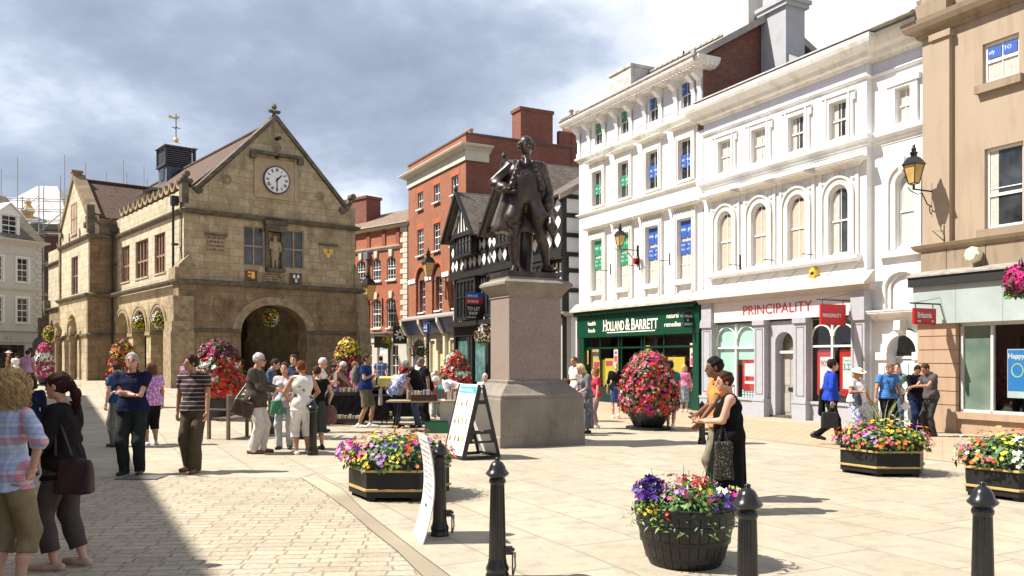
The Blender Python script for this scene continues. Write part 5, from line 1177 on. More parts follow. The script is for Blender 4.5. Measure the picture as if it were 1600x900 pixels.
 for (a, b) in ((.7, 2.9), (3.9, 4.7), (5.2, 6.3), (7.2, 7.9), (8.3, 9.1)): sash(B, a, b, .5, 3.05, .18, yl if b > 3 else gl, cr, 2 if b-a > 1 else 1, 3, meet=0)
 return B
def build_brick_low():
 F = Frame(-17.6, 69.1, .735, -.678);B = thing('brick_building', 'lower orange brick building with white quoins and arched sash windows', 'building', F.o, F.rot)
 W_, z0 = 13.9, .0
 bm_ = brickwork('bright_orange_brick', C(.48,.14,.06), C(.38,.105,.048), C(.32,.2,.14), .25);tr = stucco('quoin_cream', C(.68,.64,.52), C(.35,.3,.2), .25)
 cx = [3.0, 4.9, 6.7, 8.55, 10.4, 12.1];ops = []
 for c in cx: ops += [(c-.5, c+.5, 7.5, 9.15, True, .5), (c-.5, c+.5, 4.05, 6.15, True, .5)]
 f = MB();wall_front(f, 0, W_, 3.7, 11.4, ops, 0, .12)
 f.quad((W_, 0, z0), (W_, 10, z0), (W_, 10, 11.4), (W_, 0, 11.4));f.build('wall', bm_, B)
 c = MB()
 for xx in (2, 4, 5.85, 7.7, 9.5, 11.3, 12.9): c.box(xx-.18, xx+.18, -.08, 0, 9.95, 11.2)
 c.build('brick_pilaster', brickwork('deep_orange_brick', C(.36,.09,.045), C(.28,.07,.035), C(.2,.12,.09)), B)
 c = MB();c.sweep(shift(cornice_prof(.28, .4), 11.2), [(0, .3), (0, 0), (W_, 0), (W_, 6)]);c.build('cornice', tr, B)
 c = MB();c.sweep(shift(cornice_prof(.26, .2), 9.7), [(0, .3), (0, 0), (W_-.7, 0)]);c.build('string_course', tr, B)
 c = MB()
 for k in range(20):
  z = 3.8+k*.37;w = .75 if k % 2 else .45
  c.box(W_-w, W_+.04, -.05, .0, z, z+.33);c.box(W_, W_+.04, -.05, .45 if k % 2 else .8, z, z+.33)
 c.build('quoins', tr, B)
 gl = GLD();wp = WHITE()
 for c_ in cx:
  for (za, zb) in ((7.5, 9.15), (4.05, 6.15)):
   sash(B, c_-.5, c_+.5, za, zb, .07, gl, wp, 3, 4, arched=True, k=.5, sill=.12, fw=.09, bar=.035)
   c = MB();c.prism([(c_-.14, zb+.05), (c_+.14, zb+.05), (c_+.2, zb+.55), (c_-.2, zb+.55)], 'y', -.12, 0);c.build('keystone', tr, B)
  c = MB();o = arc(c_, 5.9, .72, 12, k=.6);n = arc(c_, 5.9, .56, 12, k=.5)
  for q in range(12): c.prism([o[q], o[q+1], n[q+1], n[q]], 'y', -.03, 0)
  c.build('brick_arch', bm_, B)
 rt = tiles('far_brown_tiles', C(.17,.11,.08), C(.24,.17,.13), .3, .25)
 c = MB();roof_plane(c, (-.2, -.4, 11.45), (W_+.3, -.4, 11.45), (W_-1.5, 4.5, 13.6), (-.2, 4.5, 13.6));roof_plane(c, (W_+.3, -.4, 11.45), (W_+.3, 9.4, 11.45), (W_-1.5, 4.6, 13.6), (W_-1.5, 4.5, 13.6));c.build('roof', rt, B)
 c = MB();c.box(3.9, 6.6, 2.0, 3.4, 12, 14.4);c.box(3.8, 6.7, 1.9, 3.5, 14.4, 14.6);c.build('chimney', brickwork('dark_red_brick', C(.26,.075,.045), C(.19,.055,.035), C(.2,.14,.11)), B)
 c = MB();c.tube([(9.45, -.12, 3.9), (9.45, -.12, 9.3)], .08, 8);c.box(9.2, 9.7, -.3, 0, 9.2, 9.7);c.build('rain_pipe', plain('grey_pipe', C(.18,.2,.22), .5), B)
 gp = stucco('dove_grey_shopfront', C(.56,.55,.50), C(.4,.36,.3), .2)
 f = MB();wall_front(f, 0, W_, z0, 3.0, [(7.9, 10.0, .6, 2.8), (10.6, 11.6, z0, 2.7), (12.2, 13.0, .6, 2.8)], -.1, .25);f.box(0, W_, -.18, 0, 3.0, 3.62);f.sweep(shift(cornice_prof(.14, .3), 3.6), [(0, 0), (0, -.12), (W_, -.12), (W_, 0)]);f.build('shopfront', gp, B)
 text('ODGER', .26, plain('sign_brown', C(.2,.16,.12), .6), B, (8.2, -.19, 3.15), name='shop_name', ext=.003)
 sash(B, 7.9, 10.0, .6, 2.8, .02, gl, wp, 4, 3, meet=0, bar=.05);sash(B, 12.2, 13.0, .6, 2.8, .02, gl, wp, 2, 3, meet=0, bar=.05)
 D = MB().box(10.6, 11.6, .05, .12, z0, 2.4).build('door', wp, B);c = MB()
 for (a, b) in ((10.7, 11.05), (11.15, 11.5)):
  for (p, q) in ((.3, 1.0), (1.2, 2.2)): c.box(a, b, .02, .05, p, q)
 c.build('door_panel', gp, D)
 c = MB();c.box(11.9, 12.15, -.14, -.1, z0, 3.0);c.build('shop_pilaster', BLACKP(), B)
 return B
def build_timber():
 F = FT;B = thing('timber_house', 'black and white timber-framed house with star panels and steep gables', 'timber-framed house', F.o, F.rot)
 W_ = 13.45;z0 = -.2;J = 6.53;LO = 3.8;EV = 9.15
 wh = plain('limewash_infill', C(.78,.77,.73), .85, var=.06);bk = plain('black_timber', C(.012,.011,.010), .6, var=.3, scale=4)
 f = MB();f.box(0, W_, 0, 7, LO, J);f.box(0, W_, -.32, 7, J, EV);f.box(0, W_, .1, 7, z0, LO)
 f.build('wall', wh, B)
 t = MB();yf = -.32
 def star(x, z, w, h, y):
  cx_, cz_ = x+w/2, z+h/2;b = .055
  for sx in (-1, 1):
   for sz in (-1, 1):
    X, Z = cx_+sx*w/2, cz_+sz*h/2
    pts = [(X, Z), (X-sx*w*.45, Z), (X-sx*w*.21, Z-sz*h*.21), (X, Z-sz*h*.45)]
    t.prism(pts, 'y', y-.035, y)
 posts = [.04, 1.3, 2.6, 3.9, 5.2, 6.5, 7.8, 9.1, 10.4, 11.7, 12.6, 13.4]
 rows = [J+.28, J+1.12, J+1.9, EV]
 for p in posts: t.box(p-.06, p+.06, yf-.06, yf, J, EV)
 for r in rows: t.box(0, W_, yf-.055, yf, r-.06, r+.06)
 t.box(0, W_, yf-.09, yf+.02, J-.12, J+.2)
 for i in range(len(posts)-1):
  a, b = posts[i]+.07, posts[i+1]-.07;n = 2 if (b-a) > 1 else 1
  for r in range(3):
   for k in range(n): star(a+(b-a)*k/n, rows[r]+.06, (b-a)/n, rows[r+1]-rows[r]-.12, yf)
 for k in range(38): x = .1+k*.355;t.box(x-.05, x+.05, -.05, 0, LO, J-.1)
 for z in (LO+.1, 4.9, 5.7, J-.2): t.box(0, W_, -.06, 0, z-.09, z+.09)
 for x in (.1, 4.6, 9.2, 13.3): t.box(x-.14, x+.14, -.1, 0, z0, J)
 t.box(0, W_, -.5, .1, LO-.15, LO+.12)
 for y in (-.25, 1.2, 2.6, 4.2, 6.0): t.box(W_, W_+.06, y-.1, y+.1, LO if y > 0 else z0, EV+.2)
 for z in (LO, 4.9, 5.8, J, 7.4, 8.3, EV): t.box(W_, W_+.055, -.32, 7, z-.1, z+.1)
 t.build('timber_frame', bk, B)
 g = MB().prism([(-.32, EV), (7.0, EV), (3.3, 11.2)], 'x', W_-.1, W_).build('end_gable', wh, B)
 gl = glass('casement_glass', C(.025,.027,.03), .1, .6)
 rt = tiles('timber_house_tiles', C(.10,.08,.065), C(.15,.125,.10), .22, .16)
 for (gc, hw, apex, out, ez) in ((3.1, 1.85, 11.0, 1.05, 8.75), (9.3, 2.75, 11.5, 1.05, 8.5)):
  y = yf-out+.45
  G = MB();G.prism([(gc-hw+.25, ez), (gc+hw-.25, ez), (gc, apex-.35)], 'y', y, y+.1);G = G.build('front_gable', wh, B)
  c = MB();n = 7
  for k in range(1, n):
   x = gc-hw+.2+(2*hw-.4)*k/n;h = (apex-.35-ez)*(1-abs(x-gc)/(hw-.25));
   if h > .15: c.prism([(x-.06, ez), (x+.06, ez), (gc+(x-gc)*.55+.06, ez+h), (gc+(x-gc)*.55-.06, ez+h)], 'y', y-.05, y)
  c.box(gc-hw+.1, gc+hw-.1, y-.08, y+.08, ez-.15, ez+.1);c.build('gable_studs', bk, G)
  c = MB()
  for s in (-1, 1): c.prism([(gc+s*(hw+.25), ez-.35), (gc, apex-.05), (gc, apex+.2), (gc+s*(hw+.4), ez-.25)], 'y', y-.42, y-.30)
  c.lathe([(.07, 0), (.12, .15), (.05, .3), (.02, .9 if gc < 5 else .35)], 8, 0, (gc, y-.36, apex+.1));c.build('bargeboard', bk, G)
  c = MB();back = 3.3
  for s in (-1, 1): roof_plane(c, (gc+s*(hw+.35), y-.36, ez-.28), (gc+s*(hw+.35), back, ez-.28), (gc, back, apex+.1), (gc, y-.36, apex+.1), .08)
  c.build('gable_roof', rt, B)
  wa, wb, za, zb = gc-hw*.62, gc+hw*.62, J+1.15, ez-.1
  c = MB();c.box(wa-.08, wb+.08, y+.02, yf, za-.18, za-.02);c.box(wa-.08, wb+.08, y+.02, yf, zb, zb+.15);nn = int((wb-wa)/.42)
  for k in range(nn+1): x = wa+(wb-wa)*k/nn;c.box(x-.05, x+.05, y+.03, y+.1, za, zb)
  c.box(wa, wb, y+.035, y+.095, za+(zb-za)*.6-.03, za+(zb-za)*.6+.03);f_ = c.build('window', bk, B)
  c = MB();c.box(wa, wb, y+.07, yf-.06, za, zb);c.build('pane', gl, f_)
 for (wa, wb, za, zb) in ((1.0, 3.6, 4.2, 6.2), (5.2, 8.8, 4.2, 6.2), (9.8, 12.0, 4.3, 6.2)):
  c = MB();nn = int((wb-wa)/.5)
  for k in range(nn+1): x = wa+(wb-wa)*k/nn;c.box(x-.06, x+.06, -.35, -.25, za, zb)
  c.box(wa, wb, -.36, -.1, za-.2, za);c.box(wa, wb, -.36, -.1, zb, zb+.15);c.box(wa, wb, -.34, -.26, za+1.1, za+1.18);f_ = c.build('window', bk, B)
  MB().box(wa, wb, -.29, -.1, za, zb).build('pane', gl, f_)
 c = MB();roof_plane(c, (-.1, -.62, EV+.05), (W_+.35, -.62, EV+.05), (W_+.35, 3.3, 11.35), (-.1, 3.3, 11.35));roof_plane(c, (-.1, 7.2, EV+.05), (W_+.35, 7.2, EV+.05), (W_+.35, 3.3, 11.35), (-.1, 3.3, 11.35));c.build('roof', rt, B)
 c = MB();c.prism([(-.7, EV+.0), (3.3, 11.3), (3.3, 11.02), (-.7, EV-.25)], 'x', W_+.3, W_+.4);c.build('bargeboard', plain('grey_bargeboard', C(.25,.21,.17), .8), B)
 f = MB();
 for x in (.1, 2.2, 2.6, 4.8, 7.0, 9.2, 11.0, 13.2): f.box(x-.14, x+.14, -.12, .1, z0, LO-.1)
 f.box(0, W_, -.14, .1, 3.1, LO-.1);f.box(0, W_, -.1, .1, z0, .5);f.build('shopfront', bk, B)
 c = MB();c.quad((.1, .05, .5), (11, .05, .5), (11, .05, 3.1), (.1, .05, 3.1));c.build('shop_window', glass('teal_shop_glass', C(.10,.2,.19), .08, .4), B)
 gs = stucco('grey_stone_shop', C(.42,.40,.36), C(.2,.18,.15), .3)
 c = MB();c.box(11.15, W_+.02, -.25, .1, 2.85, LO);c.sweep(shift(cornice_prof(.2, .25), LO-.1), [(11.1, 0), (11.1, -.25), (W_+.1, -.25), (W_+.1, .4)]);c.box(11.15, 11.4, -.25, .1, z0, 2.85);c.box(13.1, W_+.02, -.25, .1, z0, 2.85);c.build('stone_surround', gs, B)
 c = MB(); c.box(11.4, 13.1, -.2, -.1, 2.2, 2.7); s = c.build('shop_sign', plain('shop_sign_blue', C(.02,.06,.35), .4), B); text('TBY', .35, plain('notice_white', C(.75,.78,.82), .5), s, (11.7, -.206, 2.32), ext=.002)
 c = MB();c.box(11.5, 12.0, -.16, -.12, .9, 1.6);c.build('poster', plain('poster_bright_blue', C(.03,.22,.60), .5), B)
 return B
def build_left_house():
 F = Frame(-37.9, 68, .447, .894);B = thing('white_townhouse', 'cream georgian townhouse with pedimented dormer at far left', 'townhouse', F.o, F.rot)
 st = stucco('cream_render', C(.60,.58,.52), C(.38,.35,.3), .2);W0 = -14.0;z0 = -.2
 cx = [-12.2, -10.0, -7.8, -5.7, -3.6, -1.55];ops = []
 for c in cx: ops += [(c-.45, c+.45, 7.85, 9.75), (c-.45, c+.45, 4.65, 6.6)]
 f = MB();wall_front(f, W0, 0, 3.95, 11.0, ops, 0, .12);f.quad((0, 0, z0), (0, 9, z0), (0, 9, 11), (0, 0, 11));f.build('wall', st, B)
 gl = GLD();wp = WHITE()
 for x in cx:
  for (a, b) in ((7.85, 9.75), (4.65, 6.6)):
   sash(B, x-.45, x+.45, a, b, .06, gl, wp, 2, 4, sill=.12, fw=.08, bar=.04)
   c = MB();c.box(x-.6, x-.45, -.05, 0, a-.1, b+.15);c.box(x+.45, x+.6, -.05, 0, a-.1, b+.15);c.box(x-.45, x+.45, -.05, 0, b, b+.15);c.build('window_surround', wp, B)
 c = MB();c.sweep(shift(cornice_prof(.4, .5), 10.75), [(W0, 0), (0, 0), (0, 5)]);c.sweep(shift(cornice_prof(.25, .15), 7.1), [(W0, 0), (0, 0)]);c.box(W0, 0, -.06, 0, 9.98, 10.1);c.build('cornice', st, B)
 c = MB()
 for k in range(19): z = 4.0+k*.36;w = .6 if k % 2 else .35;c.box(-w, .03, -.05, 0, z, z+.3)
 c.build('quoins', st, B)
 f = MB();wall_front(f, W0, 0, z0, 3.1, [(-13, -9, .4, 2.9), (-8, -4.6, .4, 2.9), (-4.3, -1.4, .4, 2.9), (-1.1, -.3, z0, 2.7)], -.06, .2);f.box(W0, 0, -.12, 0, 3.1, 3.95);f.sweep(shift(cornice_prof(.15, .25), 3.85), [(W0, 0), (0, 0)]);f.build('shopfront', stucco('shopfront_cream', C(.55,.53,.47)), B)
 f = MB();
 for (a, b) in ((-13, -9), (-8, -4.6), (-4.3, -1.4)): f.quad((a, .08, .4), (b, .08, .4), (b, .08, 2.9), (a, .08, 2.9))
 f.build('shop_window', glass('boutique_glass', C(.05,.045,.035), .1, .8), B);MB().box(-1.1, -.3, .1, .15, z0, 2.7).build('door', plain('navy_door', C(.015,.02,.06), .4), B)
 text('N T', .4, plain('worn_lettering', C(.35,.33,.3), .7), B, (-3.1, -.125, 3.3), name='shop_name', ext=.003)
 rt = tiles('mossy_tiles', C(.13,.10,.07), C(.17,.14,.10), .3, .25)
 c = MB();roof_plane(c, (W0, -.4, 11.1), (.2, -.4, 11.1), (.2-.4, 4.2, 15.2), (W0, 4.2, 15.2));roof_plane(c, (W0, 9, 11.1), (.2, 9, 11.1), (-.2, 4.2, 15.2), (W0, 4.2, 15.2));c.build('roof', rt, B)
 for dc in (-2.55, -7.5):
  D = MB();D.box(dc-.85, dc-.62, .1, 3.0, 11.3, 13.0);D.box(dc+.62, dc+.85, .1, 3.0, 11.3, 13.0);D.box(dc-.85, dc+.85, .1, 3.0, 11.2, 11.4);D.prism([(dc-1.05, 13.0), (dc+1.05, 13.0), (dc, 13.85)], 'y', .0, 3.2);D.prism([(dc-1.15, 12.95), (dc, 13.9), (dc, 14.02), (dc-1.25, 12.98)], 'y', -.1, 3.2);D.prism([(dc+1.15, 12.95), (dc, 13.9), (dc, 14.02), (dc+1.25, 12.98)], 'y', -.1, 3.2);D = D.build('dormer', wp, B)
  sash(D, dc-.62, dc+.62, 11.4, 13.0, .15, gl, wp, 2, 4, fw=.08, bar=.04)
 return B
def build_scaffolded():
 bx, by = -45.0, 84.0;F = Frame(bx, by, .985, .17)
 B = thing('brick_building', 'dark brick block with pale hipped roofs being repaired behind scaffolding', 'building', F.o, F.rot)
 bk = brickwork('sooty_brick', C(.20,.09,.055), C(.13,.06,.045), C(.12,.1,.09));pale = tiles('pale_new_tiles', C(.52,.47,.45), C(.44,.40,.38), .4, .3, C(.25,.2,.19))
 f = MB();f.box(-8, 9.5, 0, 14, -.2, 14.6);f.build('wall', bk, B)
 c = MB()
 for (a, b, ap) in ((-8, 1.0, 20.3), (1.0, 9.5, 19.4)):
  m = (a+b)/2;p = (m-1, 7, ap-.0);q = (m+1, 7, ap)
  roof_plane(c, (a, -.3, 15.2), (b, -.3, 15.2), q, p);roof_plane(c, (b, -.3, 15.2), (b, 14, 15.2), q, (m+1, 7.01, ap));roof_plane(c, (a, 14, 15.2), (a, -.3, 15.2), p, (m-1, 7.01, ap))
 c.build('roof', pale, B)
 c = MB();c.box(-8.2, 9.7, -.4, 0, 14.6, 15.1);c.build('cornice', plain('sooty_stone', C(.2,.18,.15), .9), B)
 gl = GLD()
 for i in range(5):
  x = -6.5+i*3.4
  for z in (6.5, 10.5): MB().box(x, x+1.3, -.05, -.02, z, z+2).build('window', gl, B)
 c = MB();c.box(-3.4, -2.6, 0, .6, 15, 16.2);c.lathe([(.5, 0), (.7, .3), (.3, .9), (.35, 1.2), (.05, 1.6)], 8, 0, (-3, .3, 16.2));c.build('gilded_urn', plain('old_gold', C(.55,.38,.12), .6), B)
 S = thing('scaffolding', 'grey tube scaffolding with board lifts round the brick block under repair', 'scaffolding', F.world(0, -1.6), F.rot)
 pm = plain('galvanised_tube', C(.35,.37,.40), .5, .3);c = MB();random.seed(3)
 for i in range(11):
  x = -8.5+i*1.9
  for y in (0, -1.2): c.tube([(x, y, -.2), (x, y, 17.0+random.uniform(.5, 4.8))], .05, 4)
 c.build('standard', pm, S)
 c = MB()
 for z in (5, 8, 11, 13.9, 15.2, 16.2, 17.2):
  for y in (0, -1.2): c.tube([(-9, y, z), (11.5, y, z)], .045, 4)
 for i in range(6):
  x = -8.5+i*3.8;c.tube([(x, -1.25, 5+i % 2*3), (x+3.8, -1.25, 11)], .045, 4);c.tube([(x, -1.25, 14), (x+3.8, -1.25, 17.5)], .04, 4)
 c.build('ledger', pm, S)
 c = MB()
 for z in (8.1, 11.1, 14.0): c.box(-9, 11, -1.2, 0, z, z+.12)
 c.box(3.8, 9, -1.6, .2, 14.2, 15.2);c.build('board_lift', plain('scaffold_boards', C(.22,.18,.14), .85, var=.4), S)
 B2 = thing('slate_range', 'low slate-roofed range behind the hall with bare scaffold poles', 'building', (-30.5, 96, 0), .2)
 MB().box(-9, 9, 0, 6, -.2, 15.0).build('wall', bk, B2);c = MB();roof_plane(c, (-9, -.2, 15.0), (9, -.2, 15.0), (9, 3, 17.0), (-9, 3, 17.0));c.build('roof', plain('buff_slate', C(.28,.24,.18), .9), B2)
 S2 = thing('scaffolding', 'row of bare scaffold poles standing over the hall roof left of the cupola', 'scaffolding', (-30.5, 94.5, 0), .2)
 c = MB()
 for i in range(9): x = -11+i*2.1;c.tube([(x, 0, 0), (x, 0, 17.5+(i*37 % 5)*.7+(3.5 if i == 2 else 0))], .06, 4)
 c.build('standard', pm, S2);c = MB();c.tube([(-7, 0, 19.6), (6, 0, 18.6)], .05, 4);c.tube([(-8, 0, 16), (6, 0, 16)], .05, 4);c.build('ledger', pm, S2)
def build_shade_terrace():
 F = Frame(-5.2, -6.0, -.47, .883);L = 43.5
 B = thing('terrace', 'brick terrace on the left side of the square', 'building', F.o, F.rot)
 bk = brickwork('terrace_brick', C(.36,.14,.08), C(.28,.10,.06), C(.3,.22,.17));H_ = 10.9
 ops = []
 for i in range(12):
  x = 1.6+i*3.3
  for z in (4.6, 7.8): ops.append((x, x+1.1, z, z+1.9))
  ops.append((x-.4, x+1.7, .5, 3.0))
 f = MB();wall_front(f, 0, L, -.2, H_, ops, 0, .2);f.box(0, L, .3, 9, -.2, H_);f.build('wall', bk, B)
 for o in ops:
  c = MB();c.box(o[0], o[0]+.06, .1, .16, o[2], o[3]);c.box(o[1]-.06, o[1], .1, .16, o[2], o[3]);c.box(o[0], o[1], .1, .16, (o[2]+o[3])/2-.03, (o[2]+o[3])/2+.03)
  c.build('window', WHITE(), B)
 c = MB();c.sweep(shift(cornice_prof(.4, .5), H_), [(0, 3), (0, 0), (L, 0), (L, 3)]);c.build('cornice', TRM(), B)
 c = MB();roof_plane(c, (0, -.2, H_+.35), (L, -.2, H_+.35), (L, 4.5, H_+1.6), (0, 4.5, H_+1.6));c.build('roof', plain('dark_slate', C(.16,.15,.14), .85), B)
# ================================================================= people
def rotm(ax, a): return np.array(Matrix.Rotation(a, 3, ax))
def ik(a, b, l1, l2, pole):
 a, b = np.array(a, float), np.array(b, float);d = b-a;L = np.linalg.norm(d);L2 = min(L, (l1+l2)*.998);dn = d/(L+1e-9);b = a+dn*L2
 x = (l1*l1-l2*l2+L2*L2)/(2*L2);h = math.sqrt(max(0, l1*l1-x*x));p = np.array(pole, float);p = p-dn*p.dot(dn);p /= np.linalg.norm(p)+1e-9
 return a+dn*x+p*h, b
SKIN = {'fair': C(.56,.33,.23), 'pink': C(.58,.31,.22), 'tan': C(.38,.20,.12), 'brown': C(.16,.075,.04)}
def skin(k): return plain('skin_'+k, SKIN[k], .55, var=.06, scale=10)
def cloth(name, col, rough=.9, var=.2):
 n = 'cloth_'+name
 if n in _M: return _M[n]
 t = NT(n, rough, spec=.12);t.color(t.ramp(t.noise(7, 5), [(.3, sc(col, 1-var)), (.7, sc(col, 1+var))]));b = t.bump(t.noise(7, 3, .5, stretch=(1.3, 1.3, .8)), .8, .035);t.bump(t.noise(60, 3), .2, .004, b); _M[n] = t.m;return t.m
def stripes(name, base, lines, period, frac, axis=2):
 if name in _M: return _M[name]
 t = NT(name, .9);sp = t.N('ShaderNodeSeparateXYZ');t.L(t.obj(), sp.inputs[0]);m = t.N('ShaderNodeMath', operation='MODULO');a = t.N('ShaderNodeMath', operation='ADD');t.L(sp.outputs[axis], a.inputs[0]);a.inputs[1].default_value = 10
 t.L(a.outputs[0], m.inputs[0]);m.inputs[1].default_value = period;g = t.N('ShaderNodeMath', operation='LESS_THAN');t.L(m.outputs[0], g.inputs[0]);g.inputs[1].default_value = period*frac
 t.color(t.mix(g.outputs[0], base, lines)); _M[name] = t.m;return t.m
def plaid(name, cols, per=.09):
 if name in _M: return _M[name]
 t = NT(name, .9);sp = t.N('ShaderNodeSeparateXYZ');t.L(t.obj(), sp.inputs[0]);c = cols[0]
 for axis, period, frac, col, f in ((0, per*2.1, .22, cols[1], .75), (2, per*2.3, .18, cols[1], .55), (2, per*.8, .3, cols[2], .5), (0, per*.9, .3, cols[2], .4), (2, per*.35, .3, cols[3], .35), (0, per*.4, .25, cols[3], .3)):
  a = t.N('ShaderNodeMath', operation='ADD');t.L(sp.outputs[axis], a.inputs[0]);a.inputs[1].default_value = 10;m = t.N('ShaderNodeMath', operation='MODULO');t.L(a.outputs[0], m.inputs[0]);m.inputs[1].default_value = period
  g = t.N('ShaderNodeMath', operation='LESS_THAN');t.L(m.outputs[0], g.inputs[0]);g.inputs[1].default_value = period*frac;s_ = t.N('ShaderNodeMath', operation='MULTIPLY');t.L(g.outputs[0], s_.inputs[0]);s_.inputs[1].default_value = f
  c = t.mix(s_.outputs[0], c, col)
 t.color(c);t.bump(t.noise(14, 4), .3, .01); _M[name] = t.m;return t.m
def printed(name, base, ink, scale=30, thr=.52):
 if name in _M: return _M[name]
 t = NT(name, .9);n = t.noise(scale, 2, .5);t.color(t.ramp(n, [(thr-.02, base), (thr+.02, ink)])); _M[name] = t.m;return t.m
def person(label, x, y, face, h=1.75, build=1.0, female=False, sk='fair', hair=('short', C(.05,.03,.02)), top=None, bottom=None, shoes=None,
  lh=None, rh=None, lf=None, rf=None, lean=0.0, head=(0, 0), res=.016, cat=None, group=None, z=None, sleeve='short', legs='long', sit=None, twist=0.0, extra=None, hat=None, glasses=False, hem=None, neck=.06, cup=0.0, lpole=None, rpole=None, side=0.0, open_jacket=None):
 """face: heading in degrees (0 = away from the camera along +y, 90 = towards the left, 180 = towards the camera, 270 = right).
 hands lh/rh: targets in body units (x right, y forward, z up) for a 1.75 m figure;feet lf/rf (x, y, z, yaw)"""
 s = h/1.75;zz = gz(x, y) if z is None else z
 T = thing('person', label, cat or 'person', (x, y, zz), math.radians(face), group); rnd = random.Random(hash(label) % 9999 if False else len(label)*7+int(x*100))
 bw = build*(0.94 if female else 1.0);sh = (.168 if female else .192)*(.5+.5*build);hipw = .092
 PZ = .93 if sit is None else sit
 lw = R_ = rotm('X', -lean) @ rotm('Y', side);Rt = rotm('X', -lean) @ rotm('Y', side) @ rotm('Z', twist)
 pel = np.array((0, 0, PZ));
 if sit is None and lean > .25: pel = pel + np.array((0, -.10*lean, 0))
 def up(v): return pel + Rt @ np.array(v, float)
 lf = lf or (-.10, 0.0, 0, -8);rf = rf or (.10, .02, 0, 8)
 hipL, hipR = pel+np.array((-hipw, 0, -.03)), pel+np.array((hipw, 0, -.03))
 def leg(hip, f):
  yaw = math.radians(-f[3]);ank = np.array((f[0], f[1], .085+f[2]));fw = np.array((math.sin(-yaw), math.cos(yaw), 0))
  kn, an = ik(hip, ank, .43, .415, fw*1.0+np.array((0, .0, .15 if sit else .02)))
  toe = an + fw*.16 + np.array((0, 0, -.06-.35*f[2] if f[2] > .03 else -.055));heel = an - fw*.05 + np.array((0, 0, -.05));return hip, kn, an, toe, heel, fw
 LL, RL = leg(hipL, lf), leg(hipR, rf)
 shL, shR = up((-sh, 0, .49)), up((sh, 0, .49));nk = up((0, .0, .55));
 yw, pt = math.radians(head[0]), math.radians(head[1]);HR = Rt @ rotm('Z', yw) @ rotm('X', -pt)
 hb = up((0, .022, .588));hc = hb + HR @ np.array((0, .03, .115))
 lh = lh or (-.27, .05, -.10);rh = rh or (.27, .05, -.10)
 def arm(S0, t, pole): e, w = ik(S0, up(t), .285, .255, Rt @ np.array(pole, float));d = (w-e)/np.linalg.norm(w-e);return S0, e, w, d
 LA = arm(shL, lh, lpole or (-.7, -.8, -.3));RA = arm(shR, rh, rpole or (.7, -.8, -.3))
 fat = max(0, build-1)
 # ---- body: one continuous skin surface
 B = SDF(.035)
 def torso(B, inf=0.0):
  B.cone(up((-.055, 0, .06)), up((.055, 0, .06)), .125*bw+inf, .125*bw+inf, sc=None);B.cone(up((0, .01, .08)), up((0, .012+.05*fat, .26)), .128*bw+inf+.06*fat, .118*bw+inf+.10*fat)
  B.cone(up((-.07, 0, .36)), up((.07, 0, .36)), .112*bw+inf, .112*bw+inf);B.cone(up((-.09, -.01, .44)), up((.09, -.01, .44)), .088+inf, .088+inf)
  if not female: B.cone(up((-.05, .0, .12)), up((.05, .0, .12)), .112*bw+inf, .112*bw+inf);B.cone(up((-.055, 0, .24)), up((.055, 0, .24)), .108*bw+inf, .108*bw+inf)
  if female: B.ell(up((-.07, .085, .36)), (.075+inf, .075+inf, .075+inf));B.ell(up((.07, .085, .36)), (.075+inf, .075+inf, .075+inf))
  B.cone(up((-sh+.03, 0, .475)), up((sh-.03, 0, .475)), .062+inf, .062+inf)
 torso(B)
 B.cone(up((0, -.005, .50)), hb, .056 if not female else .047, .052 if not female else .044)
 for (S0, e, w, d) in (LA, RA): B.cone(S0, e, .050*bw if not female else .044*bw, .038*bw, .03);B.cone(e, w, .038*bw, .026, .02)
 for (hp, kn, an, toe, heel, fw) in (LL, RL):
  B.cone(hp, kn, .085*bw, .055*bw, .04);B.cone(kn, (kn+an)/2+(-fw*.012), .054*bw, .050*bw, .03);B.cone((kn+an)/2-fw*.012, an, .050*bw, .034, .03);B.cone(heel, toe, .036, .026, .02)
 head_prims(B, hc, HR, female)
 zmin = min(zz_[2] for zz_ in (LL[3], RL[3]))
 V, Fc = B.surf(res);parts = [(V, Fc)]
 Hd = SDF(.02);head_prims(Hd, hc, HR, female);Hd.cone(hb-HR@np.array((0, 0, .03)), hb+HR@np.array((0, .01, .03)), .05 if not female else .042, .048 if not female else .042, .03);parts.append(Hd.surf(res*.5))
 for sgn, (S0, e, w, d), curl in ((-1, LA, cup), (1, RA, cup)): parts.append(hand(w, d, sgn, Rt, res*.5 if res > .012 else .006))
 VV = [];FF = [];n = 0
 for V, Fc in parts: VV.append(V*s);FF.append(Fc+n);n += len(V)
 body = np_mesh('body', np.concatenate(VV), np.concatenate(FF), skin(sk), None, T, True)
 # ---- eyes, brows, lips
 em = MB()
 for sx in (-1, 1):
  p = hc+HR@np.array((sx*.031, .084, .005));em.lathe([(.0001, -.010), (.011, -.004), (.011, .004), (.0001, .010)], 8, 0, tuple(p*s))
 em.build('eyes', plain('eye_dark', C(.02,.015,.012), .3), body)
 em = MB();q = [hc+HR@np.array((x_, .094-.6*abs(x_), .028)) for x_ in (-.05, -.035, -.018)];em.tube([tuple(p*s) for p in q], .0045*s, 5);q = [hc+HR@np.array((x_, .094-.6*abs(x_), .028)) for x_ in (.05, .035, .018)];em.tube([tuple(p*s) for p in q], .0045*s, 5);em.build('eyebrows', plain('brow_brown', C(.08,.05,.03), .9), body)
 em = MB();q = [hc+HR@np.array((x_, .101-.9*abs(x_), -.058)) for x_ in (-.022, -.01, .01, .022)];em.tube([tuple(p*s) for p in q], .0055*s, 6);em.build('lips', plain('lip_red', C(.35,.10,.08), .5), body)
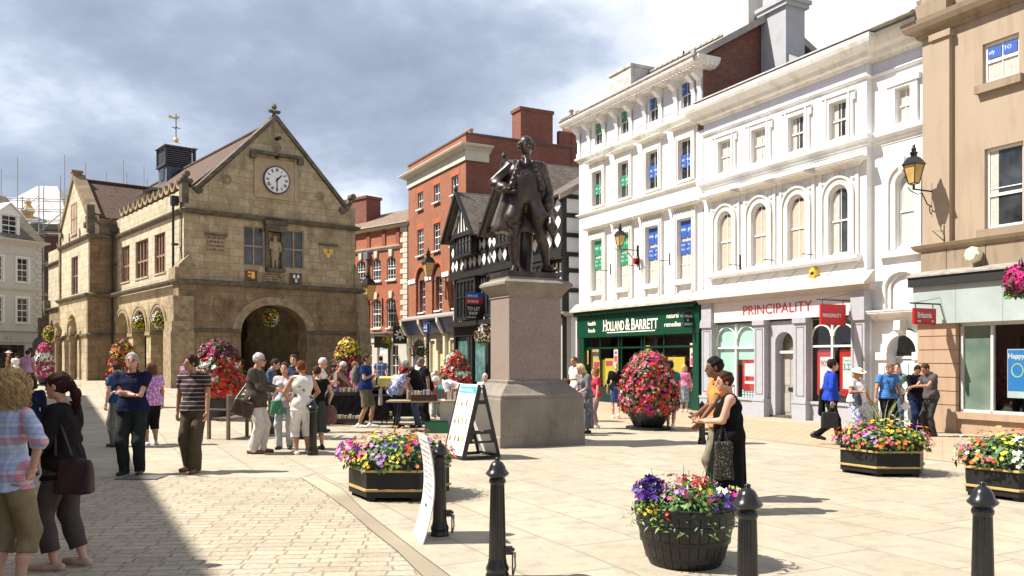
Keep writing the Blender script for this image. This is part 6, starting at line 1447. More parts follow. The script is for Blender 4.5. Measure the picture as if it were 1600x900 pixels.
 if glasses:
  g = MB()
  for sx in (-1, 1):
   c0 = hc+HR@np.array((sx*.034, .106, .003));ring = [tuple((c0+HR@np.array((.024*math.cos(a), 0, .017*math.sin(a))))*s) for a in [k*math.pi/6 for k in range(13)]];g.tube(ring, .0028*s, 4);g.tube([ring[0] if sx > 0 else ring[6], tuple((hc+HR@np.array((sx*.08, 0, .01)))*s)], .0025*s, 4)
  if glasses == 'dark':
   for sx in (-1, 1): c0 = hc+HR@np.array((sx*.034, .106, .003));g.poly([tuple((c0+HR@np.array((.024*math.cos(a), .002, .017*math.sin(a))))*s) for a in [k*math.pi/6 for k in range(12)]])
  g.build('glasses', BLACKP(), T)
 # ---- clothes
 def folds(amp=.0048 if res > .0105 else .0075, f=26):
  ph = rnd.uniform(0, 6)
  def fn(P, D): return D + amp*(np.sin(P[..., 2]*f+np.sin(P[..., 0]*17+ph)*1.6+ph)*np.sin(P[..., 0]*13+P[..., 1]*11+P[..., 2]*7+ph)+.8*np.sin(P[..., 2]*f*.6+P[..., 0]*31*np.sign(P[..., 0]+.01)+ph*2)*np.cos(P[..., 1]*19+P[..., 2]*5))
  return fn
 def sleeveprim(Cc, A, inf, frac_u, frac_l):
  S0, e, w, d = A;Q = SDF(.02)
  if frac_l > 0: wl = e+(w-e)*frac_l;Q.cone(S0, e, .056*bw+inf, .047*bw+inf, .02);Q.cone(e, wl+d*.03, .047*bw+inf, .034+inf, .03);Q.cut(d, d.dot(wl))
  else: dd = (e-S0)/np.linalg.norm(e-S0);ee = S0+(e-S0)*frac_u;Q.cone(S0, ee+dd*.03, .056*bw+inf, .060*bw+inf, .02);Q.cut(dd, dd.dot(ee))
  return Q
 axis = Rt @ np.array((0, 0, 1.0))
 if top is not None:
  inf = .013 if sleeve != 'jacket' else .026;Cc = SDF(.03);torso(Cc, inf)
  hemz = hem if hem is not None else (-.02 if sleeve != 'jacket' else -.12)
  if hemz < .02: Cc.cone(up((-.06, 0, .03)), up((.06, 0, .03)), .140*bw+inf, .140*bw+inf);Cc.cone(up((-.05, 0, min(hemz, 0)-.06)), up((.05, 0, min(hemz, 0)-.06)), .158*bw+inf, .158*bw+inf)
  Cc.cut(-axis, -axis.dot(up((0, 0, hemz))))
  if sleeve != 'none':
   fr = {'short': (.55, 0), 'half': (1, .25), 'long': (1, .95), 'jacket': (1, .97), 'cap': (.3, 0)}[sleeve]
   qs = [sleeveprim(Cc, LA, inf-.004, *fr), sleeveprim(Cc, RA, inf-.004, *fr)]
   def un(P, D, qs=qs):
    for q in qs:
     v = q.ev(P);hh = np.clip(.5+.5*(D-v)/.025, 0, 1);D = D*(1-hh)+v*hh-.025*hh*(1-hh)
    return D
   Cc.fn(un)
   for q in qs: Cc_b = q.bounds(0);
  nkp = up((0, .045, .555));Cc.sub(nkp, (neck+.015, neck+.03, .075 if sleeve != 'none' else .13), .015)
  if sleeve == 'none':
   Cc.sub(shL+Rt@np.array((-.035, 0, .0)), (.06, .12, .10), .01);Cc.sub(shR+Rt@np.array((.035, 0, .0)), (.06, .12, .10), .01)
  Cc.fn(folds())
  lo, hi = Cc.bounds(.04)
  for A in (LA, RA):
   for p in (A[0], A[1], A[2]): lo = np.minimum(lo, p-.11);hi = np.maximum(hi, p+.11)
  if sleeve in ('none', ): lo, hi = Cc.bounds(.03)
  V, Fc = Cc.surf(max(res*.85, .009), box=(lo, hi));nm = 'jacket' if sleeve == 'jacket' else ('shirt' if not female else 'top')
  np_mesh(nm, V*s, Fc, top, None, T, True)
  if sleeve in ('short', 'long', 'half') and not female and neck <= .061:
   cl = MB();c0 = up((0, .0, .532));ring = [tuple((c0+Rt@np.array((.080*math.cos(a), .070*math.sin(a)+.01, .012-.03*math.sin(a))))*s) for a in [k*math.pi/8 for k in range(17)]];cl.tube(ring, .020*s, 6, caps=False);cl.build('collar', top, T, smooth=60.0)
 if open_jacket is not None:   # shirt front seen between jacket edges
  c0 = MB();a = [up((-.05, .155+.05*fat, .46)), up((.05, .155+.05*fat, .46)), up((.02, .175+.1*fat, .2)), up((-.02, .175+.1*fat, .2))];c0.poly([tuple(p*s) for p in a]);c0.poly([tuple((p+Rt@np.array((0, -.02, 0)))*s) for p in a[::-1]]);c0.build('shirt_front', open_jacket, T)
 if bottom is not None:
  kind, mat = bottom;Q = SDF(.03);inf = .012
  zc = {'trousers': .10, 'loose': .09, 'jeans': .09, 'crop': .2, 'capri': .30, 'shorts': .52}.get(kind)
  if zc is not None:
   Q.cone(pel+np.array((-.06, 0, .02)), pel+np.array((.06, 0, .02)), .128*bw+inf, .128*bw+inf);Q.cone(up((-.05, 0, .05)), up((.05, 0, .05)), .124*bw+inf+.02*fat, .124*bw+inf+.02*fat)
   lo_ = {'loose': .03, 'shorts': .028, 'capri': .030, 'trousers': .026, 'crop': .027, 'jeans': .020}[kind]
   for (hp, kn, an, toe, heel, fw) in (LL, RL):
    Q.cone(hp, kn, .09*bw+inf, .06*bw+lo_, .04)
    an2 = an if kind in ('trousers', 'loose', 'jeans') else an
    rb = {'loose': .085, 'trousers': .068, 'jeans': .068, 'crop': .072, 'capri': .068, 'shorts': .09}[kind]
    if kind == 'shorts': pass
    else: Q.cone(kn, an2+np.array((0, 0, -.05)), .060*bw+lo_, rb*(.6+.4*bw), .03)
   hi_an = {0: 0}
   def cutlegs(P, D, LL=LL, RL=RL, kind=kind):
    for (hp, kn, an, toe, heel, fw) in (LL, RL):
     if kind == 'shorts': c = hp+(kn-hp)*.95;n_ = (kn-hp)/np.linalg.norm(kn-hp)
     elif kind == 'capri': c = kn+(an-kn)*.42;n_ = (an-kn)/np.linalg.norm(an-kn)
     elif kind == 'crop': c = kn+(an-kn)*.78;n_ = (an-kn)/np.linalg.norm(an-kn)
     else: c = an+np.array((0, 0, -.045));n_ = (an-kn)/np.linalg.norm(an-kn)
     r = np.sqrt((((P-c) - ((P-c)@n_)[..., None]*n_)**2).sum(-1));near = r < .16
     D = np.where(near, np.maximum(D, (P-c)@n_), D)
    return D
   Q.fn(cutlegs);Q.cut(axis, axis.dot(up((0, 0, .10 if top is None else .12))));Q.fn(folds(.005, 20))
   nm = 'shorts' if kind == 'shorts' else 'trousers'
  else:
   L_ = {'skirt_short': .42, 'skirt': .55, 'skirt_long': .80, 'dress': .55}[kind];fl = {'skirt_short': .16, 'skirt': .2, 'skirt_long': .24, 'dress': .2}[kind]
   Q.cone(pel+np.array((0, 0, .03)), pel+np.array((0, 0, .03)), .14*bw+inf, .14*bw+inf);Q.cone(up((-.05, 0, .04)), up((.05, 0, .04)), .13*bw+inf, .13*bw+inf)
   mid = (LL[1]+RL[1])/2;an_m = (LL[2]+RL[2])/2
   end = np.array((mid[0]*.8, mid[1]*.7, PZ-L_));Q.cone(pel, end+np.array((0, 0, -.06)), .15*bw+inf, fl*bw, .05, )
   Q.fn(lambda P, D: D+.012*np.sin(np.arctan2(P[..., 0], P[..., 1])*9)*np.clip((PZ-P[..., 2])/.5, 0, 1));Q.cut((0, 0, -1), -(PZ-L_));Q.cut(axis, axis.dot(up((0, 0, .12))));nm = 'skirt'
  V, Fc = Q.surf(max(res*.85, .009));np_mesh(nm, V*s, Fc, mat, None, T, True)
 # ---- shoes
 if shoes is not None:
  for (hp, kn, an, toe, heel, fw) in (LL, RL):
   Q = SDF(.02);d3 = (toe-heel)/np.linalg.norm(toe-heel);Q.cone(heel+np.array((0, 0, -.008)), heel+d3*.12, .044, .044);Q.cone(heel+d3*.12, toe+d3*.035, .044, .034);low = min(heel[2], toe[2]);
   if abs(heel[2]-toe[2]) < .03: Q.cut((0, 0, -1), -(-.0+max(0, low-.035)))
   if shoes[0] != 'flat': Q.cone(heel+np.array((0, 0, .01)), an+np.array((0, 0, .0)), .042, .042)
   else: Q.sub(an+fw*.045+np.array((0, 0, .01)), (.035, .075, .05), .01)
   V, Fc = Q.surf(max(res*.7, .008));np_mesh('shoe', V*s, Fc, shoes[1], None, T, True)
 # ---- hair
 st, hcol = hair
 if st != 'bald':
  hm = hairmat(hcol);Q = SDF(.02);O = lambda v: hc+HR@np.array(v, float)
  big = {'short': .007, 'crop': .003, 'bob': .018, 'long': .016, 'curly': .04, 'tail': .008, 'bun': .010, 'full': .012, 'fringe': .006}[st]
  Q.ell(O((0, -.022, .028)), (.079+big, .098+big, .098+big), rot=HR);fn_ = HR@np.array((0, 1, -.45));fn_ /= np.linalg.norm(fn_)
  cutp = O((0, .052 if st not in ('crop', 'short') else .045, .055))
  Q.cut(fn_, fn_.dot(cutp));
  if st in ('short', 'crop', 'fringe', 'full'):
   n2 = HR@np.array((0, .55, -1));n2 /= np.linalg.norm(n2);Q.cut(n2, n2.dot(O((0, -.02, -.035 if st != 'full' else -.055))))
   if st == 'fringe': Q.sub(O((0, .01, .12)), (.075, .09, .05), .01)
  if st in ('bob', 'long', 'curly'):
   Q.cut(-(HR@np.array((0, 0, 1.0))), -(HR@np.array((0, 0, 1.0))).dot(O((0, 0, -.07))))
   e = {'bob': -.09, 'long': -.20, 'curly': -.24}[st];r = {'bob': .055, 'long': .05, 'curly': .075}[st]
   for sx in (-1, 0, 1): Q.cone(O((sx*.06, -.045-.02*(sx == 0), .02)), O((sx*.075, -.05-.035*(sx == 0), e)), r, r*.8, .04)
  if st == 'tail': Q.ell(O((0, -.115, .03)), (.03, .03, .03));Q.cone(O((0, -.12, .02)), O((.01, -.16, -.08)), .032, .042, .02);Q.cone(O((.01, -.16, -.08)), O((.02, -.13, -.24)), .042, .018, .03)
  if st == 'bun': Q.ell(O((0, -.11, .05)), (.045, .04, .045))
  a_, f_ = {'curly': (.014, 60), 'bob': (.006, 50), 'full': (.007, 45)}.get(st, (.005, 52));Q.fn(lambda P, D: D + a_*np.sin(P[..., 0]*f_+2*np.sin(P[..., 2]*f_*.5))*np.sin(P[..., 1]*f_+P[..., 2]*f_*.8))
  V, Fc = Q.surf(max(res*.55, .006));np_mesh('hair', V*s, Fc, hm, None, T, True)
  if res <= .0105 and st in ('curly', 'tail'):
   m_ = MB();r_ = random.Random(3)
   for q in range(300 if st == 'curly' else 150):
    if st == 'curly':
     a = r_.uniform(-2.6, 2.6);z0_ = r_.uniform(-.05, .13);L_ = r_.uniform(.08, .2);ph_ = r_.uniform(0, 6);rr = .125;p0 = O((rr*math.sin(a), -.02-rr*math.cos(a)*.95, z0_))*1.0
     if math.cos(a) < -.35: continue
     P_s = [p0+HR@np.array((.016*math.cos(ph_+k*1.1)+.03*math.sin(a)*k/8, .016*math.sin(ph_+k*1.1)-.02*math.cos(a)*k/8, -L_*k/8)) for k in range(9)];w_ = .005
    else:
     a = r_.uniform(0, 6.28);k0 = r_.uniform(.2, 1);P_s = [O((.03*math.cos(a)*k0+.01*t_, -.12-.045*math.sin(t_*3)+.035*math.sin(a)*k0, .02-.27*t_)) for t_ in (0, .2, .4, .6, .8, 1)];P_s[-1] = P_s[-1]+np.array((r_.uniform(-.02, .02), r_.uniform(-.02, .02), -.02));w_ = .0035
    m_.tube([tuple(p*s) for p in P_s], w_*s, 4, r2=w_*s*.4)
   m_.build('hair_strands', hm, T)
 if hat is not None:
  Q = SDF(.01);O = lambda v: hc+HR@np.array(v, float);Q.ell(O((0, -.01, .075)), (.10, .115, .075), rot=HR);Q.ell(O((0, -.005, .055)), (.19, .2, .016), rot=HR, k=.02);V, Fc = Q.surf(.009);np_mesh('sun_hat', V*s, Fc, hat, None, T, True)
 info = dict(s=s, up=up, LA=LA, RA=RA, hc=hc, HR=HR, LL=LL, RL=RL, pel=pel, Rt=Rt, T=T)
 return info
def hairmat(c):
 k = 'hair_%d_%d_%d' % tuple(int(v*1000) for v in c[:3])
 if k in _M: return _M[k]
 t = NT(k, .8, spec=.15);n = t.noise(16, 5, .6, stretch=(3, 3, .7));t.color(t.ramp(n, [(.3, sc(c, .55)), (.7, sc(c, 1.35))]));t.bump(t.noise(60, 3, stretch=(3, 3, .6)), .5, .01); _M[k] = t.m;return t.m
def head_prims(B, hc, HR, female):
 O = lambda v: hc+HR@np.array(v, float);j = .92 if female else 1.0
 B.ell(O((0, -.018, .025)), (.076, .095, .092), rot=HR);B.ell(O((0, .026, -.032)), (.062*j, .068, .082), rot=HR, k=.03);B.ell(O((0, .066, -.086)), (.028*j, .026, .024), rot=HR, k=.025);B.cone(O((-.045*j, .0, -.07)), O((.045*j, .0, -.07)), .022, .022, .03)
 B.cone(O((0, .088, .014)), O((0, .106, -.024)), .008, .012, .010);B.ell(O((0, .089, -.056)), (.025, .013, .012), k=.010, rot=HR)
 for sx in (-1, 1): B.ell(O((sx*.078, -.012, -.005)), (.012, .022, .032), k=.01, rot=HR);B.sub(O((sx*.032, .106, .006)), (.018, .014, .011), .012)
def hand(w, d, sgn, Rt, res):
 """palm, four curled fingers of different length, thumb off the side"""
 d = d/np.linalg.norm(d);fwd = Rt@np.array((0, 1.0, 0));
 ref = fwd - d*fwd.dot(d)
 if np.linalg.norm(ref) < .35: ref = Rt@np.array((-sgn*1.0, 0, 0));ref = ref-d*ref.dot(d)
 th = ref/np.linalg.norm(ref);nrm = np.cross(d, th)          # th: thumb side, nrm: palm normal-ish
 inn = Rt@np.array((-sgn*1.0, 0, 0))
 if nrm.dot(inn) < 0: nrm = -nrm
 H = SDF(.006);p = w
 H.cone(w-d*.03, w+d*.02, .026, .024, .01)
 for q in (-.026, -.009, .009, .026): H.cone(w+d*.015+th*q*.7, w+d*.085+th*q, .016, .013, .01)
 for i, q in enumerate((.031, .011, -.010, -.029)):
  L_ = (.068, .078, .072, .056)[i];a = w+d*.085+th*q;c1 = .35+.12*i;b = a+(d*math.cos(c1)+nrm*math.sin(c1))*L_*.5;c2 = c1+.6;c = b+(d*math.cos(c2)+nrm*math.sin(c2))*L_*.32;e = c+(d*math.cos(c2+.4)+nrm*math.sin(c2+.4))*L_*.24
  H.cone(a, b, .0105, .0095, .004);H.cone(b, c, .0095, .0088, .002);H.cone(c, e, .0088, .0075, .002)
 a = w+d*.025+th*.026;b = a+(d*.6+th*.75+nrm*.25)*.04;c = b+(d*.85+th*.2+nrm*.4)*.032;H.cone(a, b, .015, .012, .008);H.cone(b, c, .012, .009, .003)
 return H.surf(max(.0055, min(res, .008)), pad=.012)
# ================================================================= planting
FLC = {'red': C(.62,.015,.02), 'scarlet': C(.75,.06,.02), 'pink': C(.72,.10,.22), 'palepink': C(.80,.42,.48), 'white': C(.80,.79,.70), 'yellow': C(.80,.58,.03), 'orange': C(.75,.22,.03), 'purple': C(.06,.015,.22), 'lilac': C(.42,.18,.52), 'magenta': C(.62,.02,.22), 'maroon': C(.16,.01,.035)}
def petal(k): return plain('petal_'+k, FLC[k], .6, var=.18, scale=25)
def leafm(k='mid'):
 c = {'mid': C(.05,.13,.025), 'lime': C(.14,.24,.04), 'dark': C(.02,.06,.02), 'grey': C(.12,.19,.10)}[k];n = 'leaf_'+k
 if n in _M: return _M[n]
 t = NT(n, .55);t.color(t.ramp(t.noise(9, 4), [(.3, sc(c, .6)), (.7, sc(c, 1.45))]));t.b.inputs['Subsurface Weight'].default_value = 0; _M[n] = t.m;return t.m
def rot_to(N, rng):
 """basis per normal with random spin"""
 N = N/np.linalg.norm(N, axis=1, keepdims=True);A = rng.normal(size=N.shape);A -= N*(A*N).sum(1, keepdims=True);A /= np.linalg.norm(A, axis=1, keepdims=True);return np.stack([A, np.cross(N, A), N], 2)
def flowers(name, P, N, size, kinds, parent, rng, cup=.35):
 T = [(0, 0, 0)]
 for k in range(5):
  a = 2*math.pi*k/5;
  for da, r, z in ((-.56, .62, .18), (0, 1.0, .26), (.56, .62, .18)): T.append((r*math.cos(a+da), r*math.sin(a+da), z*cup/.35))
 T = np.array(T)*.5;Fq = np.array([(0, 1+3*k, 2+3*k, 3+3*k) for k in range(5)])
 n = len(P);R = rot_to(N+rng.normal(scale=.35, size=N.shape), rng);sz = size*rng.uniform(.7, 1.25, n)
 V = (np.einsum('nij,kj->nki', R, T)*sz[:, None, None] + P[:, None, :]).reshape(-1, 3);Fa = (Fq[None]+np.arange(n)[:, None, None]*len(T)).reshape(-1, 4)
 keys = sorted(set(kinds));mi = np.repeat([keys.index(k) for k in kinds], 5)
 o = np_mesh(name, V, Fa, [petal(k) for k in keys], mi, parent);o['kind'] = 'stuff';return o
def leaves(name, P, N, size, mat, parent, rng, aspect=.55):
 T = np.array([(0, 0, 0), (.5*aspect, .45, .06), (0, 1, -.05), (-.5*aspect, .45, .06)]);n = len(P)
 N2 = N+rng.normal(scale=.55, size=N.shape);R = rot_to(N2, rng);sz = size*rng.uniform(.6, 1.3, n)
 V = (np.einsum('nij,kj->nki', R, T)*sz[:, None, None]+P[:, None, :]).reshape(-1, 3);Fa = np.arange(n*4).reshape(-1, 4)
 mats = mat if isinstance(mat, list) else [mat];mi = rng.integers(0, len(mats), n)
 o = np_mesh(name, V, Fa, mats, mi, parent);o['kind'] = 'stuff';return o
def ellipsoid_pts(rng, n, c, r, top=True, shell=(.75, 1.0)):
 D = rng.normal(size=(n, 3));D /= np.linalg.norm(D, axis=1, keepdims=True)
 if top: D[:, 2] = np.abs(D[:, 2])
 k = rng.uniform(shell[0], shell[1], n)**.6;return np.array(c)+D*np.array(r)*k[:, None], D/np.array(r)
def patches(rng, P, kinds, wts, cell=.18):
 """flowers of one kind grow in clumps"""
 m = max(6, int(len(P)*.16));S = P[rng.integers(0, len(P), m)];kk = rng.choice(kinds, m, p=np.array(wts)/sum(wts))
 d = ((P[:, None, :]-S[None])**2).sum(2);return [kk[i] for i in d.argmin(1)]
def hex_planter(label, x, y, rz, seed, kinds, wts, spikes=False, sx=1.0, extra_left=None):
 T = thing('hexagonal_planter', label, 'planter', (x, y, gz(x, y)), rz, 'black hexagonal planters of bedding flowers'); rng = np.random.default_rng(seed); R_ = .65; H_ = .48
 bk = plain('planter_black_board', C(.014,.014,.015), .5, var=.3, scale=5, bump=.15, spec=.3);gd = plain('planter_gold_rail', C(.48,.34,.13), .5, var=.15)
 hexp = lambda r: [(r*math.cos(math.radians(60*k)), r*math.sin(math.radians(60*k))) for k in range(6)]
 c = MB();c.sweep([(0, .05), (0, H_), (-.05, H_), (-.05, .05)], hexp(R_), closed=True);c.sweep([(.02, H_-.06), (.02, H_), (-.07, H_), (-.07, H_-.06)], hexp(R_), closed=True)
 for k in range(6): a = math.radians(60*k);c.box(.55*math.cos(a)-.05, .55*math.cos(a)+.05, .55*math.sin(a)-.05, .55*math.sin(a)+.05, 0, .08)
 c.prism(hexp(R_-.05), 'z', .05, .08);c.build('box', bk, T)
 c = MB()
 for z in (.14, .375): c.sweep([(.0, z-.017), (.022, z-.012), (.022, z+.012), (0, z+.017)], hexp(R_+.001), closed=True)
 c.build('gold_rail', gd, T)
 c = MB();c.prism(hexp(R_-.06), 'z', H_-.1, H_-.06);c.build('soil', plain('soil', C(.03,.02,.013), .95), T)
 P, N = ellipsoid_pts(rng, 3000, (0, 0, H_-.06), (.70, .70, .36), shell=(.25, 1.0));leaves('foliage', P, N, .085, [leafm('mid'), leafm('lime'), leafm('dark')], T, rng)
 P, N = ellipsoid_pts(rng, 400, (0, 0, H_-.03), (.73, .71, .37), shell=(.9, 1.08));P[:, 2] += rng.uniform(-.05, .07, len(P))*np.where(P[:, 2] > .6, 1.3, .5);flowers('blooms', P, N, .062, patches(rng, P, kinds, wts), T, rng)
 if spikes:
  c = MB()
  for k in range(30):
   a = rng.uniform(0, 6.28);l = rng.uniform(.35, .7);t_ = rng.uniform(.2, .75);b = Vector((.05*math.cos(a), .05*math.sin(a), .55));m = b+Vector((math.cos(a)*l*t_*.5, math.sin(a)*l*t_*.5, l*.65));e = b+Vector((math.cos(a)*l*t_*1.1, math.sin(a)*l*t_*1.1, l*.95));c.tube([b, m, e], [.007, .005, .001], 4)
  c.build('grass_plume', plain('pale_grass', C(.24,.29,.10), .6), T)
 return T
def flower_tower(label, x, y, h, r, kinds_by_z, seed, dens=1.0, bowl='bowl', size=.085, base_h=.36, z=None):
 T = thing('flower_tower', label, 'flower tower', (x, y, gz(x, y) if z is None else z), 0, 'towers of bedding flowers round the square'); rng = np.random.default_rng(seed); bk = plain('planter_plastic', C(.012,.012,.013), .4)
 c = MB()
 if bowl == 'bowl': c.lathe([(r*.80, 0), (r*.82, .07), (r*.5, .08), (r*.55, .12), (r*.82, base_h+.1), (r*.86, base_h+.14)], 28)
 elif bowl == 'barrel': c.lathe([(r*.52, 0), (r*.60, .12), (r*.66, base_h*.6), (r*.7, base_h)], 24)
 c.build('pot', bk, T, smooth=40.0)
 zz = rng.uniform(0, 1, int(5200*dens));th = rng.uniform(0, 2*math.pi, len(zz));prof = lambda t: r*np.interp(t, [0, .08, .3, .55, .8, .93, 1], [.72, .94, 1.0, .90, .70, .50, .14])
 def pts(n, lo, hi, a=0, b=1):
  t = rng.uniform(a, b, n);w = rng.uniform(0, 2*math.pi, n);R0 = prof(t)*rng.uniform(lo, hi, n)*(1+.05*np.sin(w*5+t*9)+.04*np.sin(w*11-t*17)+rng.normal(0, .03, n));P = np.stack([R0*np.cos(w), R0*np.sin(w), base_h+.02+t*(h-base_h)], 1);N = np.stack([np.cos(w), np.sin(w), .15+1.2*(t-.4)], 1);return P, N, t
 P, N, t = pts(int(3800*dens), .82, 1.10);leaves('foliage', P, N, .10, [leafm('mid'), leafm('dark'), leafm('mid')], T, rng)
 P, N, t = pts(int(1900*dens), .95, 1.08)
 kd = []
 for i, tt in enumerate(t):
  for (zc, ks, ws) in kinds_by_z:
   if tt <= zc: break
  kd.append((ks, ws))
 base = patches(rng, P, list(range(100)), [1]*100)
 kinds = []
 for i in range(len(P)):
  ks, ws = kd[i];w = np.cumsum(np.array(ws)/sum(ws));kinds.append(ks[int(np.searchsorted(w, ((base[i]*.618+.13*rng.uniform()) % 1)))])
 flowers('blooms', P, N, size, kinds, T, rng)
 core = MB();core.lathe([(r*.05, base_h)]+[(float(prof(np.array([k/8]))[0])*.8, base_h+k/8*(h-base_h)) for k in range(9)], 16);core.build('moss_core', plain('moss_dark', C(.012,.025,.010), .95), T)
 return T
def half_barrel(label, x, y, seed):
 T = thing('barrel_planter', label, 'planter', (x, y, gz(x, y))); rng = np.random.default_rng(seed); bk = NT('barrel_black', .5); n = bk.noise(5, 5, stretch=(6, 6, .6)); bk.color(bk.ramp(n, [(.3, C(.008,.008,.009)), (.7, C(.016,.015,.015))])); bk.bump(n, .5, .02); bk = bk.m
 c = MB();S = 30;prof = [(.30, 0), (.345, .10), (.385, .24), (.415, .38), (.43, .51)]
 for k in range(S):   # separate staves with fine gaps
  a0, a1 = 2*math.pi*(k+.04)/S, 2*math.pi*(k+.96)/S
  for q in range(4):
   (r0, z0), (r1, z1) = prof[q], prof[q+1];pt = lambda r, a, z: (r*math.cos(a), r*math.sin(a), z);c.quad(pt(r0, a0, z0), pt(r0, a1, z0), pt(r1, a1, z1), pt(r1, a0, z1))
  r1 = .43;c.quad(pt(r1, a0, .51), pt(r1, a1, .51), pt(r1-.03, a1, .51), pt(r1-.03, a0, .51));c.quad(pt(r1-.03, a0, .51), pt(r1-.03, a1, .51), pt(r1-.035, a1, .4), pt(r1-.035, a0, .4))
 c.lathe([(.285, 0), (.33, .1), (.37, .24), (.40, .38), (.40, .42), (.0001, .42)], 30);c.build('staves', bk, T)
 for (z, r) in ((.06, .33), (.20, .376), (.33, .407), (.45, .425)):
  MB().lathe([(r-.005, z), (r+.008, z+.001), (r+.012, z+.04), (r-.003, z+.041)], 40).build('hoop', plain('hoop_iron_black', C(.012,.012,.013), .4, .3), T, smooth=40.0)
 P, N = ellipsoid_pts(rng, 2300, (0, 0, .44), (.47, .45, .27), shell=(.2, 1.0));leaves('foliage', P, N, .062, [leafm('mid'), leafm('lime'), leafm('dark'), leafm('mid')], T, rng, .45)
 P, N = ellipsoid_pts(rng, 260, (0, 0, .42), (.52, .50, .05), shell=(.8, 1.1));P[:, 2] -= rng.uniform(0, .1, len(P));leaves('trailing_foliage', P, N, .06, [leafm('lime'), leafm('grey')], T, rng, .3)
 def clump(c, r, n, size, kinds, nm='blooms'):
  D = rng.normal(size=(n, 3));D[:, 2] = np.abs(D[:, 2]);D /= np.linalg.norm(D, axis=1, keepdims=True);P = np.array(c)+D*np.array(r);flowers(nm, P, D, size, list(rng.choice(kinds, n)), T, rng, .45)
 clump((-.30, -.05, .62), (.07, .08, .13), 26, .085, ['purple']);clump((-.30, -.05, .60), (.15, .15, .12), 34, .085, ['purple']);clump((-.36, -.2, .56), (.09, .1, .1), 12, .075, ['purple', 'maroon']);clump((-.12, -.22, .60), (.12, .12, .09), 34, .05, ['palepink', 'pink', 'lilac']);clump((-.17, -.36, .45), (.07, .05, .07), 20, .045, ['scarlet']);clump((-.34, -.25, .47), (.12, .1, .07), 40, .03, ['yellow'])
 clump((.04, -.05, .68), (.12, .12, .07), 22, .05, ['scarlet', 'pink']);clump((.10, -.28, .56), (.11, .1, .08), 20, .05, ['scarlet', 'red', 'pink']);clump((.24, -.30, .52), (.12, .1, .10), 22, .075, ['purple']);clump((.32, -.05, .58), (.13, .16, .1), 20, .07, ['purple', 'white']);clump((.12, -.2, .66), (.3, .2, .05), 40, .03, ['white', 'yellow']);clump((.40, -.15, .55), (.08, .1, .08), 10, .06, ['magenta', 'purple']);clump((-.05, .1, .66), (.35, .2, .08), 50, .045, ['pink', 'scarlet', 'white'])
 c = MB()
 for k in range(16):
  a = rng.uniform(0, 6.28);r0 = rng.uniform(.1, .3);b = Vector((r0*math.cos(a), r0*math.sin(a), .55));e = b+Vector((rng.uniform(-.06, .06), rng.uniform(-.06, .06), rng.uniform(.12, .26)));c.tube([b, e], [.004, .002], 4)
 c.build('stem', leafm('mid'), T)
 return T
def hanging_basket(label, pos, r, kinds, wts, seed, hang=.5):
 T = thing('hanging_basket', label, 'hanging basket', pos, 0, 'hanging baskets of flowers'); rng = np.random.default_rng(seed)
 c = MB();c.lathe([(.03, -r*.7), (r*.5, -r*.5), (r*.65, 0)], 14);c.build('basket', plain('moss_dark', C(.012,.025,.010), .95), T)
 c = MB();
 for k in range(3): a = 2.1*k;c.tube([(r*.6*math.cos(a), r*.6*math.sin(a), 0), (0, 0, hang)], .01, 4)
 c.build('chain', IRON(), T)
 D = rng.normal(size=(900, 3));D /= np.linalg.norm(D, axis=1, keepdims=True);P = D*np.array((r, r, r*1.15))*rng.uniform(.4, 1, 900)[:, None];P[:, 2] -= r*.15;leaves('foliage', P, D, .11, [leafm('mid'), leafm('dark'), leafm('lime')], T, rng)
 D = rng.normal(size=(260, 3));D /= np.linalg.norm(D, axis=1, keepdims=True);P = D*np.array((r, r, r*1.1))*1.0;flowers('blooms', P, D, .09, patches(rng, P, kinds, wts), T, rng);return T
# ================================================================= street furniture
def make_bollard(label, x, y, h=.97, latch=True, grp='black cast iron bollards'):
 T = thing('bollard', label, 'bollard', (x, y, gz(x, y)), 0, grp); bk = BLACKP(); k = h/.97; k_ = k*.72
 c = MB();prof = [(.135, 0), (.135, .025), (.12, .05), (.13, .07), (.13, .085), (.108, .12), (.102, .15)];c.lathe([(r*k_, z*k) for r, z in prof], 28);c.build('base', bk, T, smooth=40.0)
 S = 48;c = MB();rows = [(.098, .15), (.094, .3), (.088, .5), (.082, .68), (.079, .755)];i0 = 0
 for (r, z) in rows:
  for q in range(S): w = 2*math.pi*q/S;rr = r*(1-.055*(q % 3 == 0));c.v.append((rr*k_*math.cos(w), rr*k_*math.sin(w), z*k))
 for j in range(len(rows)-1):
  for q in range(S): w = (q+1) % S;c.f.append((j*S+q, j*S+w, (j+1)*S+w, (j+1)*S+q));c.m.append(0)
 c.build('shaft', bk, T, smooth=25.0)
 prof = [(.079, .75), (.092, .765), (.095, .785), (.082, .80), (.10, .815), (.128, .83), (.132, .842), (.118, .852), (.098, .87), (.083, .90), (.062, .925), (.035, .938), (.024, .945), (.03, .955), (.024, .965), (.001, .97)]
 MB().lathe([(r*k_, z*k) for r, z in prof], 28).build('cap', bk, T, smooth=50.0)
 if latch:
  c = MB();c.box(.06, .12, -.03, .03, .19, .25);c.tube([(.115, 0, .22), (.125, 0, .24)], .02, 8);c.box(.115, .127, -.02, .015, .03, .22);l = c.build('latch', IRON(), T);c = MB();c.tube([(.11, -.03, .225), (.14, -.04, .20), (.145, -.03, .10), (.125, -.0, .02)], .008, 5);c.box(.13, .15, -.05, -.02, .17, .21);c.build('locking_bar', plain('dull_steel', C(.25,.24,.23), .5, .6), l)
 return T
